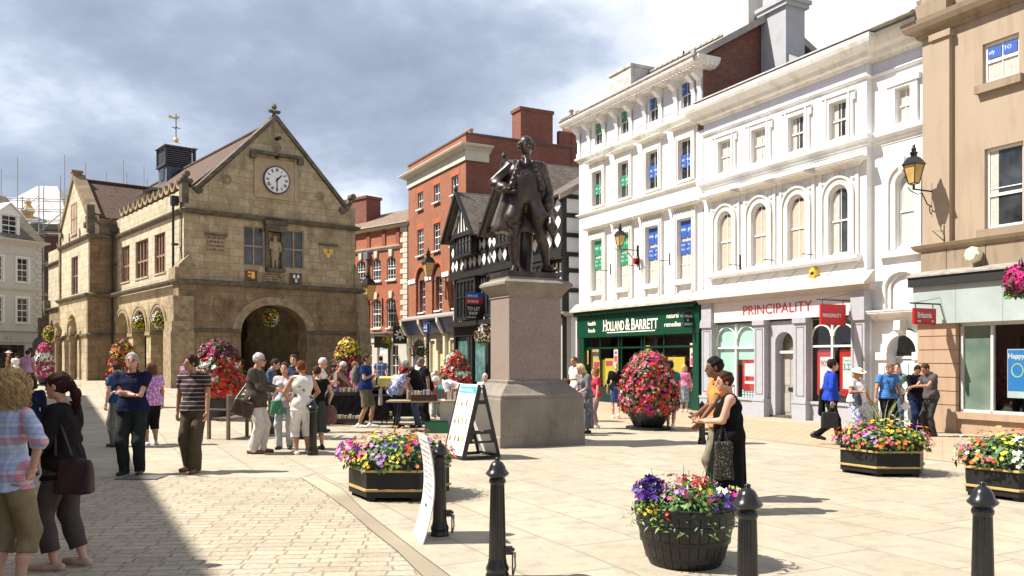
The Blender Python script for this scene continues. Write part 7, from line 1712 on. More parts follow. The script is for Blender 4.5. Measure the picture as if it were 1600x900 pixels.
def lantern(label, F, lx, z, out, h=.75, kind='bracket'):
 """street lantern on a wall bracket;local +x runs out from the wall"""
 p = F.world(lx, 0, z); T = thing('wall_lantern', label, 'street lamp', (p.x, p.y, p.z), F.rot-math.pi/2, 'victorian lanterns on wall brackets'); ir = BLACKP()
 c = MB();k = h/.75;c.box(0, .04, -.05, .05, -.55*k, .22*k);c.tube([(.03, 0, .02), (out, 0, .02)], .022, 6);c.tube([(.03, 0, -.35*k), (out*.35, 0, -.28*k), (out*.62, 0, -.04)], .016, 6);c.tube([(.03, 0, -.5*k), (.16, 0, -.48*k), (.2, 0, -.36*k), (.1, 0, -.30*k)], .014, 6);c.tube([(out*.6, 0, -.04), (out*.8, 0, -.1), (out+.1, 0, -.04), (out+.22, 0, .04)], .012, 5)
 c.tube([(out, 0, 0), (out, 0, .12*k)], .03, 8);c.build('bracket', ir, T)
 gl = NT('lantern_glass', .3);gl.color(gl.ramp(gl.noise(3, 2), [(.3, C(.45,.30,.10)), (.7, C(.62,.45,.18))])); _M.setdefault('lantern_glass', gl.m);gm = _M['lantern_glass']
 c = MB();b, t_ = .11*k, .22*k;zb, zt = .14*k, .56*k
 P = lambda r, a, z_: (out+r*math.cos(a), r*math.sin(a), z_)
 for q in range(4):
  a = math.pi/4+q*math.pi/2;c.tube([P(b, a, zb), P(t_, a, zt)], .014, 5)
 for (r, z_) in ((b, zb), (t_, zt)):
  c.tube([P(r, math.pi/4+q*math.pi/2, z_) for q in range(5)], .014, 5)
 c.build('lantern_frame', ir, T)
 c = MB();c.lathe([(b*.96, zb), (t_*.96, zt)], 4, 0, (out, 0, 0), ph=math.pi/4);c.build('lantern_glazing', gm, T)
 c = MB();c.lathe([(t_*1.22, zt), (t_*1.1, zt+.03), (t_*.62, zt+.16*k), (t_*.3, zt+.2*k), (t_*.32, zt+.25*k)], 4, 0, (out, 0, 0), ph=math.pi/4);c.lathe([(t_*.36, zt+.24*k), (t_*.42, zt+.27*k), (t_*.2, zt+.31*k), (t_*.28, zt+.35*k), (.03, zt+.40*k), (.04, zt+.43*k), (.001, zt+.50*k)], 10, 0, (out, 0, 0));c.build('lantern_roof', ir, T)
 return T
def hanging_sign(label, F, lx, z0, z1, a, b, bodies, col, name='hanging_sign', bar=True, txt=None, barz=.12, cat='sign'):
 p = F.world(lx, -.0, 0); T = thing(name, label, cat, (p.x, p.y, 0), F.rot-math.pi/2); ir = BLACKP()
 c = MB();c.box(a-.35 if a > .4 else .02, a-.05 if a > .4 else .1, -.04, .04, z1-.2, z1+.38) if False else c.box(.0, .06, -.05, .05, z0+.2, z1+barz+.25)
 c.tube([(.0, 0, z1+barz), (b+.12, 0, z1+barz)], .022, 6);c.tube([(.03, 0, z1+barz+.22), (b, 0, z1+barz)], .006, 4)
 for q in (a+.08, b-.08): c.tube([(q, 0, z1), (q, 0, z1+barz+.01)], .012, 5)
 c.build('bracket', ir, T);bo = MB().box(a, b, -.03, .03, z0, z1).build('board', col, T)
 wm = txt or plain('notice_white', C(.75,.78,.82), .5, var=.03)
 for (body, size, fx, fz, sx_) in bodies:
  for side in (0, 1):
   if side == 0: text(body, size, wm, bo, (a+(b-a)*fx, -.034, z0+(z1-z0)*fz), sx=sx_, ext=.001, off=.003)
   else: text(body, size, wm, bo, (b-(b-a)*fx, .034, z0+(z1-z0)*fz), rot=(math.pi/2, 0, math.pi), sx=sx_, ext=.001, off=.003)
 return T
def build_pedestal():
 x, y = -.225, 16.5;F = Frame(x, y, .894, .448);zb = gz(x, y)-.05;gt = NT('pink_grey_granite', .55)
 n = gt.noise(60, 3, .8);n2 = gt.noise(1.2, 6);b = gt.ramp(n, [(.30, C(.09,.07,.062)), (.48, C(.27,.21,.18)), (.62, C(.33,.27,.235)), (.75, C(.46,.40,.36))]);gt.color(gt.mix(gt.ramp(n2, [(.45, C(0,0,0)), (.75, C(.35,.35,.35))]), b, C(.12,.095,.08)))
 gr = NT('grey_brown_granite', .7);n = gr.noise(50, 3, .8);n2 = gr.noise(1.4, 7, .65, stretch=(1, 1, .5));b = gr.ramp(n, [(.3, C(.14,.12,.10)), (.5, C(.26,.225,.185)), (.7, C(.36,.32,.27))]);gr.color(gr.mix(gr.ramp(n2, [(.42, C(0,0,0)), (.7, C(.55,.55,.55))]), b, C(.085,.068,.05)))
 T = thing('pedestal', 'granite pedestal of the bronze statue standing in the middle of the square', 'pedestal', (x, y, 0), F.rot);cx, cy = .95, .76
 def ring(mb, prof):   # rectangular stacked profile (inset x, z)
  pts = []
  for (hx, hy, z) in prof: pts.append([(cx-hx, cy-hy, z), (cx+hx, cy-hy, z), (cx+hx, cy+hy, z), (cx-hx, cy+hy, z)])
  for a, b_ in zip(pts[:-1], pts[1:]):
   for i in range(4): j = (i+1) % 4;mb.quad(a[i], a[j], b_[j], b_[i])
  mb.poly(pts[0][::-1]);mb.poly(pts[-1])
 c = MB();ring(c, [(.97, .78, zb), (.97, .78, .22), (.955, .765, .24), (.95, .76, .96), (.94, .75, .98)]);c.build('base_block', gr.m, T)
 c = MB();ring(c, [(.93, .74, .975), (.93, .74, 1.04), (.88, .69, 1.08), (.74, .56, 1.22), (.66, .49, 1.27), (.66, .49, 1.32), (.62, .45, 1.34)]);c.build('base_moulding', gr.m, T)
 c = MB();ring(c, [(.60, .435, 1.335), (.60, .435, 3.02)]);c.build('shaft', gt.m, T)
 c = MB();ring(c, [(.62, .455, 3.015), (.62, .455, 3.07), (.66, .49, 3.13), (.76, .59, 3.24), (.78, .61, 3.26), (.78, .61, 3.31), (.70, .53, 3.37)]);c.build('cornice', gr.m, T)
 c = MB();ring(c, [(.62, .47, 3.365), (.62, .47, 3.42)]);c.build('top_slab', gr.m, T)
 br = NT('dark_bronze', .38, .6);nb = br.noise(2.2, 6, .6);br.color(br.ramp(nb, [(.3, C(.030,.025,.024)), (.55, C(.075,.058,.052)), (.75, C(.16,.13,.11))]));br.bump(br.noise(30, 3), .12, .01);BR = br.m
 # ---- the bronze figure
 wp = F.world(cx, cy, 3.42);S = thing('statue', 'dark bronze statue of a man in long coat and breeches, hand on hip, on granite', 'statue', wp, math.radians(180+4))
 c = MB();c.box(-.62, .52, -.42, .42, 0, .12);c.build('plinth', BR, S, rz=math.radians(-180-4)+F.rot)
 K = 1.60;z0 = .12
 def mk(Q, name, res=.017, f=None):
  V, Fc = Q.surf(res, .03);V = V*K;V[:, 2] += z0;return np_mesh(name, V, Fc, BR, None, S, True)
 v = lambda *a: np.array(a, float)
 Q = SDF(.03)
 pel = v(0.02, 0, .92)
 RHp, RK, RA_ = v(.11, 0, .88), v(.155, .03, .48), v(.15, -.02, .09);LHp, LK, LA_ = v(-.09, 0, .88), v(-.19, .12, .50), v(-.27, .05, .10)
 for hp, kn, an, fd in ((RHp, RK, RA_, v(.12, .98, 0)), (LHp, LK, LA_, v(-.55, .83, 0))):
  Q.cone(hp, kn, .115, .076, .03);Q.cone(kn, (kn+an)/2-v(0, .02, -.04), .066, .072, .02);Q.cone((kn+an)/2-v(0, .02, -.04), an, .070, .040, .02)
  h_ = an-fd*.05+v(0, 0, -.05);t_ = an+fd*.20+v(0, 0, -.065);Q.cone(h_, t_, .040, .030, .02);Q.cone(h_, an, .042, .04, .02);Q.ell(an+fd*.07+v(0, 0, -.012), (.03, .03, .016), k=.005)
  Q.cone(kn+v(0, -.002, -.035), kn+v(0, -.002, -.05), .068, .066, .004)
 Q.cone(v(-.08, 0, .95), v(.09, 0, .95), .155, .155);Q.cone(v(-.05, .02, 1.02), v(-.04, .03, 1.2), .155, .150);Q.cone(v(.05, .02, 1.02), v(.05, .03, 1.2), .155, .150);Q.cone(v(-.11, .0, 1.3), v(.11, .0, 1.3), .135, .135);Q.cone(v(-.15, -.0, 1.40), v(.15, 0, 1.41), .075, .075);Q.cone(v(0, 0, 1.42), v(0, .01, 1.53), .062, .056)
 Q.cone(v(.08, .06, .95), v(.17, .07, .72), .11, .12, .02);Q.cone(v(-.07, .06, .95), v(-.18, .09, .72), .11, .12, .02);Q.sub(v(0, .17, .72), (.05, .12, .19), .02)
 for k in range(9): Q.ell(v(.0, .178-.0*(k), 1.36-k*.05) if k < 7 else v(0, .17, 1.36-k*.05), (.010, .012, .010), k=.003)
 Q.cone(v(.10, .11, 1.40), v(-.14, .14, 1.02), .012, .012, .004)   # sash
 for sx in (-1, 1): Q.ell(v(sx*.105, .145, .88), (.062, .02, .028), k=.006)
 mk(Q, 'body', .0135)
 Hq = SDF(.012);hc = v(-.005, .035, 1.655);HR = rotm('Z', .22)@rotm('X', -.06);O = lambda *a: hc+HR@v(*a)
 head_prims(Hq, hc, HR, False);Hq.ell(O(0, -.03, .045), (.092, .105, .092), rot=HR);
 for sx in (-1, 1):
  for zz_ in (.02, -.02): Hq.cone(O(sx*.088, -.03, zz_), O(sx*.088, .015, zz_), .030, .028, .004)
  Hq.ell(O(sx*.032, .088, .008), (.015, .012, .009), k=.004, rot=HR)
 Hq.cone(O(0, -.10, -.02), O(0, -.10, -.14), .035, .02, .01);Hq.cone(O(-.045, .082, .032), O(-.015, .096, .028), .008, .008, .004);Hq.cone(O(.045, .082, .032), O(.015, .096, .028), .008, .008, .004);Hq.cone(O(0, .01, -.12), v(0, .03, 1.50), .05, .06, .02);Hq.cone(v(0, .07, 1.50), v(.0, .12, 1.40), .022, .028, .02)
 mk(Hq, 'head', .0085)
 Cq = SDF(.03)
 for sx in (-1, 1): Cq.cone(v(sx*.17, -.04, 1.38), v(sx*.20, -.03, 1.05), .10, .09);Cq.cone(v(sx*.20, -.04, 1.05), v(sx*.29, -.08, .58), .09, .13)
 Cq.cone(v(0, -.08, 1.38), v(0, -.07, 1.0), .10, .10);Cq.cone(v(0, -.1, 1.0), v(0, -.17, .60), .10, .13);Cq.cone(v(-.1, -.12, .9), v(-.16, -.16, .58), .10, .12);Cq.cone(v(.12, -.12, .9), v(.2, -.16, .56), .10, .11)
 Cq.cut((0, 0, -1), -.545);Cq.fn(lambda P, D: D+.010*np.sin(P[..., 0]*42+P[..., 2]*3)*np.clip((1.05-P[..., 2])*1.5, 0, 1));Cq.sub(v(0.0, .20, .80), (.115, .26, .60), .02)
 for sx in (-1, 1):
  Cq.cone(v(sx*.09, .10, 1.43), v(sx*.19, .11, 1.10), .034, .055, .012)
  for k in range(5): Cq.ell(v(sx*(.13+.016*k), .158, 1.38-.06*k), (.022, .012, .012), k=.004)
 mk(Cq, 'coat', .0135)
 A = SDF(.02);s1, e1, w1 = v(.20, -.01, 1.39), v(.40, -.02, 1.18), v(.25, .14, 1.06)
 A.cone(s1, e1, .088, .074);A.cone(e1, w1, .074, .06);dd = (w1-e1)/np.linalg.norm(w1-e1);A.cone(w1-dd*.10, w1-dd*.02, .072, .074, .006)
 s2, e2, w2 = v(-.20, -.01, 1.38), v(-.30, -.03, 1.10), v(-.29, .07, .86);A.cone(s2, e2, .088, .07);A.cone(e2, w2, .07, .06);d2 = (w2-e2)/np.linalg.norm(w2-e2);A.cone(w2-d2*.10, w2-d2*.02, .070, .072, .006)
 A.fn(lambda P, D: D+.005*np.sin(P[..., 2]*60+P[..., 0]*40));mk(A, 'sleeve', .0135)
 for (w, d, sg) in ((w1, dd, 1), (w2, d2, -1)):
  V, Fc = hand(w, d, sg, np.eye(3), .0065);V = V*K;V[:, 2] += z0;np_mesh('hand', V, Fc, BR, None, S, True)
 A = SDF(.02);A.cone(v(-.24, .06, .80), v(-.33, .16, .56), .055, .07);A.ell(v(-.31, .12, .62), (.06, .13, .11));A.fn(lambda P, D: D+.006*np.sin(P[..., 2]*50));mk(A, 'tricorn_hat', .0135)
 A = SDF(.01);A.cone(v(.24, -.06, 1.0), v(.34, -.28, .45), .012, .008);mk(A, 'sword', .0135)
 A = SDF(.04);A.cone(v(-.02, -.2, .05), v(-.02, -.18, .55), .09, .08);A.fn(lambda P, D: D+.012*np.sin(P[..., 0]*40+P[..., 2]*6));mk(A, 'drapery', .02)
def build_aframe():
 T = thing('aframe_sign', 'white a-frame notice board with a turquoise heading on a black plastic stand by the pedestal', 'a-frame sign', (-.72, 15.05, gz(-.7, 15)), math.radians(-58))
 bk = plain('black_plastic', C(.015,.015,.016), .5);wh = plain('board_white', C(.78,.79,.78), .4, var=.03);H_ = 1.30;w = .33
 def panel(sgn):
  yb, yt = sgn*.36, sgn*.03;Pn = lambda x, t, o=0: (x, yb+(yt-yb)*t+sgn*o, .02+t*(H_-.02));c = MB()
  def slab(x0, x1, t0, t1, o0=0, o1=.02):
   a = [Pn(x0, t0, o0), Pn(x1, t0, o0), Pn(x1, t1, o0), Pn(x0, t1, o0)];b = [Pn(x0, t0, o1), Pn(x1, t0, o1), Pn(x1, t1, o1), Pn(x0, t1, o1)]
   c.poly(a);c.poly(b[::-1]);
   for i in range(4): j = (i+1) % 4;c.quad(a[i], b[i], b[j], a[j])
  return c, slab, Pn
 for sgn in (-1, 1):
  c, slab, Pn = panel(sgn);slab(-w, w, .04, 1.0);pn = c.build('board', wh, T);c, slab, Pn = panel(sgn)
  for (a, b, t0, t1) in ((-w-.03, -w, 0, 1.0), (w, w+.03, 0, 1.0), (-w, w, 0, .04)): slab(a, b, t0, t1, -.01, .03)
  c.build('edge_frame', bk, T)
  if sgn == -1:
   c, slab, Pn = panel(-1);slab(-w+.03, w-.03, .88, .97, .021, .024);hd = c.build('heading', plain('turquoise_ink', C(.03,.50,.58), .5), pn)
   tilt = math.atan2(.33, H_); t = text('Books for the Reading', .085, wh, hd, Pn(-w+.05, .905, .026), rot=(math.pi/2-tilt*1.0, 0, 0), sx=.62, ext=.001, off=.002)
   random.seed(4);cols = [('ink_black', C(.05,.05,.06)), ('ink_green', C(.3,.5,.1)), ('ink_brown', C(.3,.16,.08)), ('ink_yellow', C(.7,.6,.1))]
   c, slab, Pn = panel(-1);k = 0
   for r, tt in enumerate((.70, .46, .22)):
    for q in range(4): x = -w+.06+q*.15+random.uniform(-.02, .02);hh = random.uniform(.05, .10);n0 = len(c.f);slab(x, x+random.uniform(.04, .08), tt, tt+hh, .021, .023);c.m[n0:] = [random.randrange(4)]*(len(c.f)-n0)
   c.build('picture', [plain(n_, k_, .6) for n_, k_ in cols], pn)
 for sx in (-w-.035, w+.035):
  c = MB()
  for s in (-1, 1):
   c.prism([(s*.38, 0), (s*.33, 0), (s*.005, H_-.06), (s*.055, H_)], 'x', sx-.012, sx+.012)
  c.prism([(-.37, 0), (.37, 0), (.355, .055), (-.355, .055)], 'x', sx-.011, sx+.011);c.prism([(-.24, .44), (.24, .44), (.225, .52), (.05, .50), (0, .47), (-.05, .50), (-.225, .52)], 'x', sx-.011, sx+.011);c.prism([(-.26, .3), (-.2, .3), (-.16, .46), (-.235, .46)], 'x', sx-.011, sx+.011);c.prism([(.26, .3), (.2, .3), (.16, .46), (.235, .46)], 'x', sx-.011, sx+.011);c.prism([(-.29, .28), (.29, .28), (.285, .32), (-.285, .32)], 'x', sx-.011, sx+.011);c.prism([(-.09, .96), (.09, .96), (.07, 1.03), (-.07, 1.03)], 'x', sx-.011, sx+.011);c.build('side_strut', bk, T)
def build_tied_board():
 T = thing('notice_board', 'white bowed notice board strapped to the black bollard behind the near one', 'notice board', (-.84, 8.30, gz(-.8, 8.3)), math.radians(105))
 wh = plain('board_white', C(.78,.79,.78), .4, var=.03);c = MB();w = .30;n = 14;H_ = 1.02;P = []
 off = lambda t: .11-.24*t+.20*t*t - .04*math.sin(t*math.pi)
 for i in range(n+1): t = i/n;P.append((off(t)-.02, .0+H_*t))
 for i in range(n):
  (y0, z0), (y1, z1) = P[i], P[i+1];th = .012
  for (a, b) in (((y0, z0), (y1, z1)),): c.quad((-w, y0, z0), (w, y0, z0), (w, y1, z1), (-w, y1, z1));c.quad((-w, y0-th, z0), (w, y0-th, z0), (w, y1-th, z1), (-w, y1-th, z1));c.quad((-w, y0, z0), (-w, y0-th, z0), (-w, y1-th, z1), (-w, y1, z1));c.quad((w, y0, z0), (w, y0-th, z0), (w, y1-th, z1), (w, y1, z1))
 b = c.build('board', wh, T);c = MB();random.seed(9);yz = lambda t: (off(t)-.02+.002, H_*t)
 for r in range(11):
  t = .93-r*.052;x = -w+.05
  while x < w-.06: l = random.uniform(.01, .05);y0, z0 = yz(t);y1, z1 = yz(t+.013);c.quad((x, y0+.001, z0), (x+l, y0+.001, z0), (x+l, y1+.001, z1), (x, y1+.001, z1));x += l+random.choice((.015, .02, .06))
 y0, z0 = yz(.3);y1, z1 = yz(.33);c.quad((-.05, y0+.001, z0), (.05, y0+.001, z0), (.08, y1+.001, z1), (-.02, y1+.001, z1));c.build('printed_text', plain('ink_black', C(.05,.05,.06), .6), b)
def build_benches():
 wd = plain('bench_teak', C(.13,.10,.075), .8, var=.3, scale=10, bump=.2)
 def bench(label, x, y, rz):
  T = thing('bench', label, 'bench', (x, y, gz(x, y)), rz, 'timber benches beside the flower towers'); L_ = 1.5
  c = MB()
  for k in range(4): c.box(-L_/2, L_/2, -.22+k*.115, -.125+k*.115, .42, .445)
  c.build('seat', wd, T);c = MB();c.box(-L_/2, L_/2, .24, .28, .86, .93);c.box(-L_/2, L_/2, .235, .27, .50, .55)
  for k in range(13): x_ = -L_/2+.09+k*(L_-.18)/12;c.box(x_-.02, x_+.02, .245, .265, .55, .86)
  c.build('backrest', wd, T)
  for sx in (-1, 1):
   for (yy, zt) in ((-.24, .62), (.26, .93)): MB().box(sx*L_/2-.03, sx*L_/2+.03, yy-.03, yy+.03, 0, zt).build('leg', wd, T)
   MB().box(sx*L_/2-.035, sx*L_/2+.035, -.28, .26, .62, .65).build('armrest', wd, T)
  return T
 p = ground(365, 690);bench('weathered timber bench seen end on beside the barrel of red and white flowers', p.x-.2, p.y+1.1, math.radians(-110))
 p = ground(420, 690);bench('weathered timber bench behind the man in the grey jacket', p.x, p.y+1.2, math.radians(175))
def table(label, x, y, L_, W_, rz, h=.74, top='table_top_wood', cloth_=None, legs='folding', grp='trestle tables of the book stall'):
 T = thing('folding_table', label, 'table', (x, y, gz(x, y)), rz, grp); tp = plain(top, C(.34,.24,.14), .6, var=.15)
 MB().box(-L_/2, L_/2, -W_/2, W_/2, h-.035, h).build('tabletop', tp, T)
 for sx in (-1, 1):
  for sy in (-1, 1): c = MB();c.tube([(sx*(L_/2-.2), sy*(W_/2-.08), 0), (sx*(L_/2-.28), sy*(W_/2-.1), h-.04)], .018, 6);c.build('leg', IRON(), T)
  c = MB();c.tube([(sx*(L_/2-.23), -W_/2+.09, .3), (sx*(L_/2-.23), W_/2-.09, .3)], .012, 5);c.build('leg_brace', IRON(), T)
 if cloth_:
  c = MB();c.box(-L_/2-.01, L_/2+.01, -W_/2-.012, -W_/2-.004, .12, h+.006);c.box(-L_/2-.012, -L_/2-.004, -W_/2, W_/2, .12, h+.006);c.box(-L_/2-.01, L_/2+.01, -W_/2-.01, W_/2, h+.002, h+.008);c.build('table_drape', cloth_, T)
 return T
def book_row(label, x, y, rz, L_, z, seed, h=(.16, .22), crate=None, grp='rows of second-hand books on the stall'):
 T = thing('book_row', label, 'books', (x, y, z), rz, grp); rnd = random.Random(seed); pals = [C(.62,.58,.48), C(.7,.68,.62), C(.45,.08,.06), C(.08,.12,.3), C(.55,.42,.12), C(.1,.25,.15), C(.3,.16,.1), C(.72,.7,.68)]
 xx = -L_/2;n = 0
 while xx < L_/2 and n < 60:
  w = rnd.uniform(.022, .045);hh = rnd.uniform(*h);m = rnd.randrange(8);MB().box(xx, xx+w*.94, -.07, .07, 0, hh).build('book', plain('book_cover_%d' % m, pals[m], .6), T);xx += w;n += 1
 if crate:
  c = MB();c.box(-L_/2-.03, L_/2+.03, -.10, -.085, 0, .10);c.box(-L_/2-.03, L_/2+.03, .085, .10, 0, .10);c.box(-L_/2-.03, -L_/2-.015, -.1, .1, 0, .10);c.box(L_/2+.015, L_/2+.03, -.1, .1, 0, .1);c.build('tray', crate, T)
 return T
def open_box(label, x, y, z, rz, L_, W_, H_, mat, name='cardboard_box', cat='box', flaps=True, closed=False):
 T = thing(name, label, cat, (x, y, z), rz); c = MB(); t_ = .008
 c.box(-L_/2, L_/2, -W_/2, -W_/2+t_, 0, H_);c.box(-L_/2, L_/2, W_/2-t_, W_/2, 0, H_);c.box(-L_/2, -L_/2+t_, -W_/2, W_/2, 0, H_);c.box(L_/2-t_, L_/2, -W_/2, W_/2, 0, H_);c.box(-L_/2, L_/2, -W_/2, W_/2, 0, t_)
 if closed: c.box(-L_/2, L_/2, -W_/2, W_/2, H_-t_, H_+.002)
 c.build('body', mat, T)
 if flaps: c = MB();c.quad((-L_/2, W_/2, H_), (L_/2, W_/2, H_), (L_/2, W_/2+.12, H_+.05), (-L_/2, W_/2+.12, H_+.05));c.build('flap', mat, T)
 return T
def bag(label, pos, rz, w, h, d, mat, strap_to=None, shape='tote', cat='handbag', name='handbag', strap_r=.012, tilt=0.0):
 T = thing(name, label, cat, pos, rz); Q = SDF(.03)
 if shape == 'tote':
  Q.ell((0, 0, h/2), (w/2, d/2, h/2))
  def bx(P, D):
   q = np.abs(P-np.array((0, 0, h/2))) - (np.array((w/2, d/2, h/2))*np.stack([1-.12*(P[..., 2]/h), 1-.45*(P[..., 2]/h), P[..., 2]*0+1], -1)-.03);return np.sqrt((np.maximum(q, 0)**2).sum(-1))+np.minimum(q.max(-1), 0)-.03
  Q.fn(bx)
 else: Q.ell((0, 0, h/2), (w/2, d/2, h/2));Q.ell((0, 0, h*.3), (w*.48, d*.55, h*.3))
 Q.fn(lambda P, D: D+.005*np.sin(P[..., 0]*35+P[..., 2]*20));o = Q.mesh('bag_body', .013, .02, mat, T);o.rotation_euler = (0, tilt, 0)
 if strap_to:
  inv = T.matrix_basis.inverted();pts = [inv@Vector(p) for p in strap_to];c = MB();c.tube(pts, strap_r, 6);c.build('strap', mat, T)
 return T
def build_pigeon(label, p, rz):
 Q = SDF(.015);Q.ell((0, 0, .10), (.055, .12, .06));Q.ell((0, .09, .18), (.032, .04, .035));Q.cone((0, .06, .12), (0, .085, .17), .045, .03);Q.cone((0, -.08, .09), (0, -.2, .06), .03, .02);Q.cone((0, .12, .175), (0, .145, .17), .012, .005)
 for s in (-1, 1): Q.cone((s*.02, 0, .06), (s*.02, .01, 0), .01, .008, .005)
 T = thing('pigeon', label, 'pigeon', p, rz, 'pigeons on the slate roof'); Q.mesh('body', .012, .02, plain('pigeon_grey', C(.07,.07,.08), .7, var=.4), T)
# ================================================================= place everything
build_hall();build_holland();build_principality();build_brown();build_brick_tall();build_brick_low();build_timber();build_left_house();build_scaffolded();build_shade_terrace()
build_pedestal();build_aframe();build_tied_board();build_benches()
# ---- lamps and signs
lantern('black lantern on scrolled bracket against the sandy brown building', FW, 17.62, 6.05, .78, .85)
x_, z_ = FW.hit(997, 392);lantern('black lantern on bracket between the tall windows above the green shop', FW, x_, z_, .85, .75)
x_, z_ = FB2.hit(697, 440);lantern('black lantern on bracket on the tall red brick building', FB2, x_, z_, 1.2, 1.5)
FA = Frame(-17.6, 69.1, .735, -.678);x_, z_ = FA.hit(598, 478);lantern('small distant lantern on the brick building with white quoins', FA, x_, z_, 1.3, 1.9)
sr = plain('sign_bright_red', C(.60,.015,.02), .4, var=.04)
hanging_sign('bright red hanging sign with white capitals over the pale grey shopfront', FW, 15.05, 2.72, 3.30, .34, 1.30, [('PRINCIPALITY', .135, .06, .38, .85)], sr)
hanging_sign('dark red hanging sign with white mixed-case lettering beside the rusticated pier', FW, 18.05, 2.62, 3.02, .55, 1.35, [('Britannia', .20, .14, .42, .72), ('savings', .05, .14, .18, .9), ('bank', .05, .78, .18, .9)], plain('sign_dark_red', C(.42,.01,.015), .4, var=.04))
hanging_sign('small dark green projecting sign at the end of the health shop fascia', FW, 8.05, 2.9, 3.45, .2, .55, [('HOLLAND', .12, .08, .66, .75), ('&', .11, .42, .42, .9), ('BARRETT', .12, .08, .14, .75)], plain('sign_deep_green', C(.004,.045,.028), .4))
lb = plain('agent_board_black', C(.015,.014,.014), .5);T = hanging_sign('black letting board with blue and red strips on the timber-framed house', FT, 4.15, 3.95, 5.45, .1, 1.1, [('TO LET', .26, .06, .34, .9), ('SHOP', .22, .16, .18, .95), ('01743 281720', .1, .05, .06, .9), ('SPENCER', .19, .06, .82, .82), ('EVANS', .19, .1, .62, 1.1)], lb, name='letting_board')
MB().box(.1, 1.1, -.033, .033, 5.12, 5.45).build('blue_strip', plain('board_blue', C(.02,.10,.42), .5), T);MB().box(.1, 1.1, -.032, .032, 4.80, 5.12).build('red_strip', plain('board_red', C(.5,.02,.03), .5), T)
T = hanging_sign('black square sign with a white snowflake star beside the brick shops', FB2, -.1, 2.9, 4.1, .1, 1.1, [], lb, name='star_sign')
wm = plain('notice_white', C(.75,.78,.82), .5);c = MB()
for k in range(8):
 n0 = len(c.v);c.box(-.06, .06, .031, .036, .12, .40);c.xform(Matrix.Translation((.6, 0, 3.5)) @ Matrix.Rotation(k*math.pi/4, 4, 'Y'), n0)
c.lathe([(.17, -.001), (.17, .001)], 12) if False else None
c.build('star_emblem', wm, T)
T = hanging_sign('red and black projecting shop sign on the distant grey shopfront', FA, 12.2, 2.6, 3.4, .1, 1.6, [], lb, name='shop_sign');MB().box(.15, .9, .031, .034, 2.7, 3.3).build('red_panel', sr, T)
p = ground(687, 588.5);T = thing('cash_machine_sign', 'blue bank totem sign standing before the cream shopfront', 'sign', (FB2.world(4.6, -1.0).x, FB2.world(4.6, -1.0).y, 0), FB2.rot);MB().box(-.6, .6, -.08, .08, 1.0, 2.4).build('board', plain('bank_sign_blue', C(.02,.05,.18), .4), T);MB().box(-.4, .4, -.09, -.081, 1.9, 2.2).build('emblem', wm, T);MB().box(-.5, .5, -.09, -.081, 1.1, 1.4).build('white_strip', wm, T);MB().box(-.05, .05, -.05, .05, 0, 1).build('post', IRON(), T)
p = Frame(-37.9, 68, .447, .894).world(-.9, -1.2, 0);T = thing('round_sign', 'small round blue sign hanging by the cream townhouse', 'sign', (p.x, p.y, 3.0), 0);MB().prism([(.55*math.cos(a), .55*math.sin(a)) for a in [k*math.pi/10 for k in range(20)]], 'y', -.04, .04).build('disc', plain('round_blue', C(.03,.08,.25), .5), T);MB().box(-.05, .05, -.03, .03, .5, 1.2).build('hanger', IRON(), T)
c = MB();al = plain('alarm_yellow', C(.75,.50,.05), .4);x_, z_ = FW.hit(1275, 428);p = FW.world(x_, 0, z_);T = thing('alarm_box', 'yellow hexagonal alarm box over the pale grey shopfront', 'alarm box', p, FW.rot);MB().prism([(.17*math.cos(a)*.8, .2*math.sin(a)) for a in [k*math.pi/3+.52 for k in range(6)]], 'y', -.16, 0).build('case', al, T);MB().box(-.06, .06, -.165, -.161, -.03, .05).build('badge', BLACKP(), T);MB().box(-.08, .02, -.1, 0, -.3, -.17).build('base', WHITE(), T)
x_, z_ = FW.hit(995, 408);p = FW.world(x_, 0, z_);T = thing('alarm_box', 'small red and white alarm box below the lantern of the tall white building', 'alarm box', p, FW.rot);MB().prism([(-.12, .1), (.12, .1), (0, -.14)], 'y', -.12, 0).build('case', sr, T);MB().prism([(-.12, .1), (.12, .1), (.1, .2), (-.1, .2)], 'y', -.12, 0).build('cap', WHITE(), T)
for (u, v, dep, lb_) in ((972, 107, 2.4, 'pigeon on the low grey chimney at the left end of the slate roof'), (984, 140, .1, 'pigeon on the slate edge just right of the low chimney'), (991, 135, -.1, 'second pigeon right of the low chimney on the slate edge'), (1022, 122, .1, 'pigeon halfway along the eaves of the slate roof'), (1069, 83, 3.0, 'pigeon on the ridge of the slate roof near the right end'), (1097, 90, -.2, 'pigeon at the right corner of the slate roof eaves')):
 x_, z_ = FW.hit(u, v+5, dep);p = FW.world(x_, dep, z_);build_pigeon(lb_, p, random.uniform(0, 6))
# ---- bollards
make_bollard('nearest black bollard in front of the notice board bollard, its whole shaft in view', -.117, 6.78)
make_bollard('black bollard with the bowed white notice board strapped to it', -.72, 8.42, .95)
make_bollard('black bollard directly right of the barrel of purple petunias', 1.486, 5.33)
make_bollard('black bollard in front of the planter of white and yellow flowers', 3.02, 5.42)
p = ground(1097, 694);make_bollard('black bollard beyond the man in the orange shirt', p.x, p.y, .90)
p = ground(489, 711);make_bollard('black bollard among the people chatting in the middle', p.x, p.y, 1.0, False)
p = ground(254, 611);make_bollard('distant bollard with a pale cap by the side arches of the hall', p.x, p.y-1.5, 1.15, False)
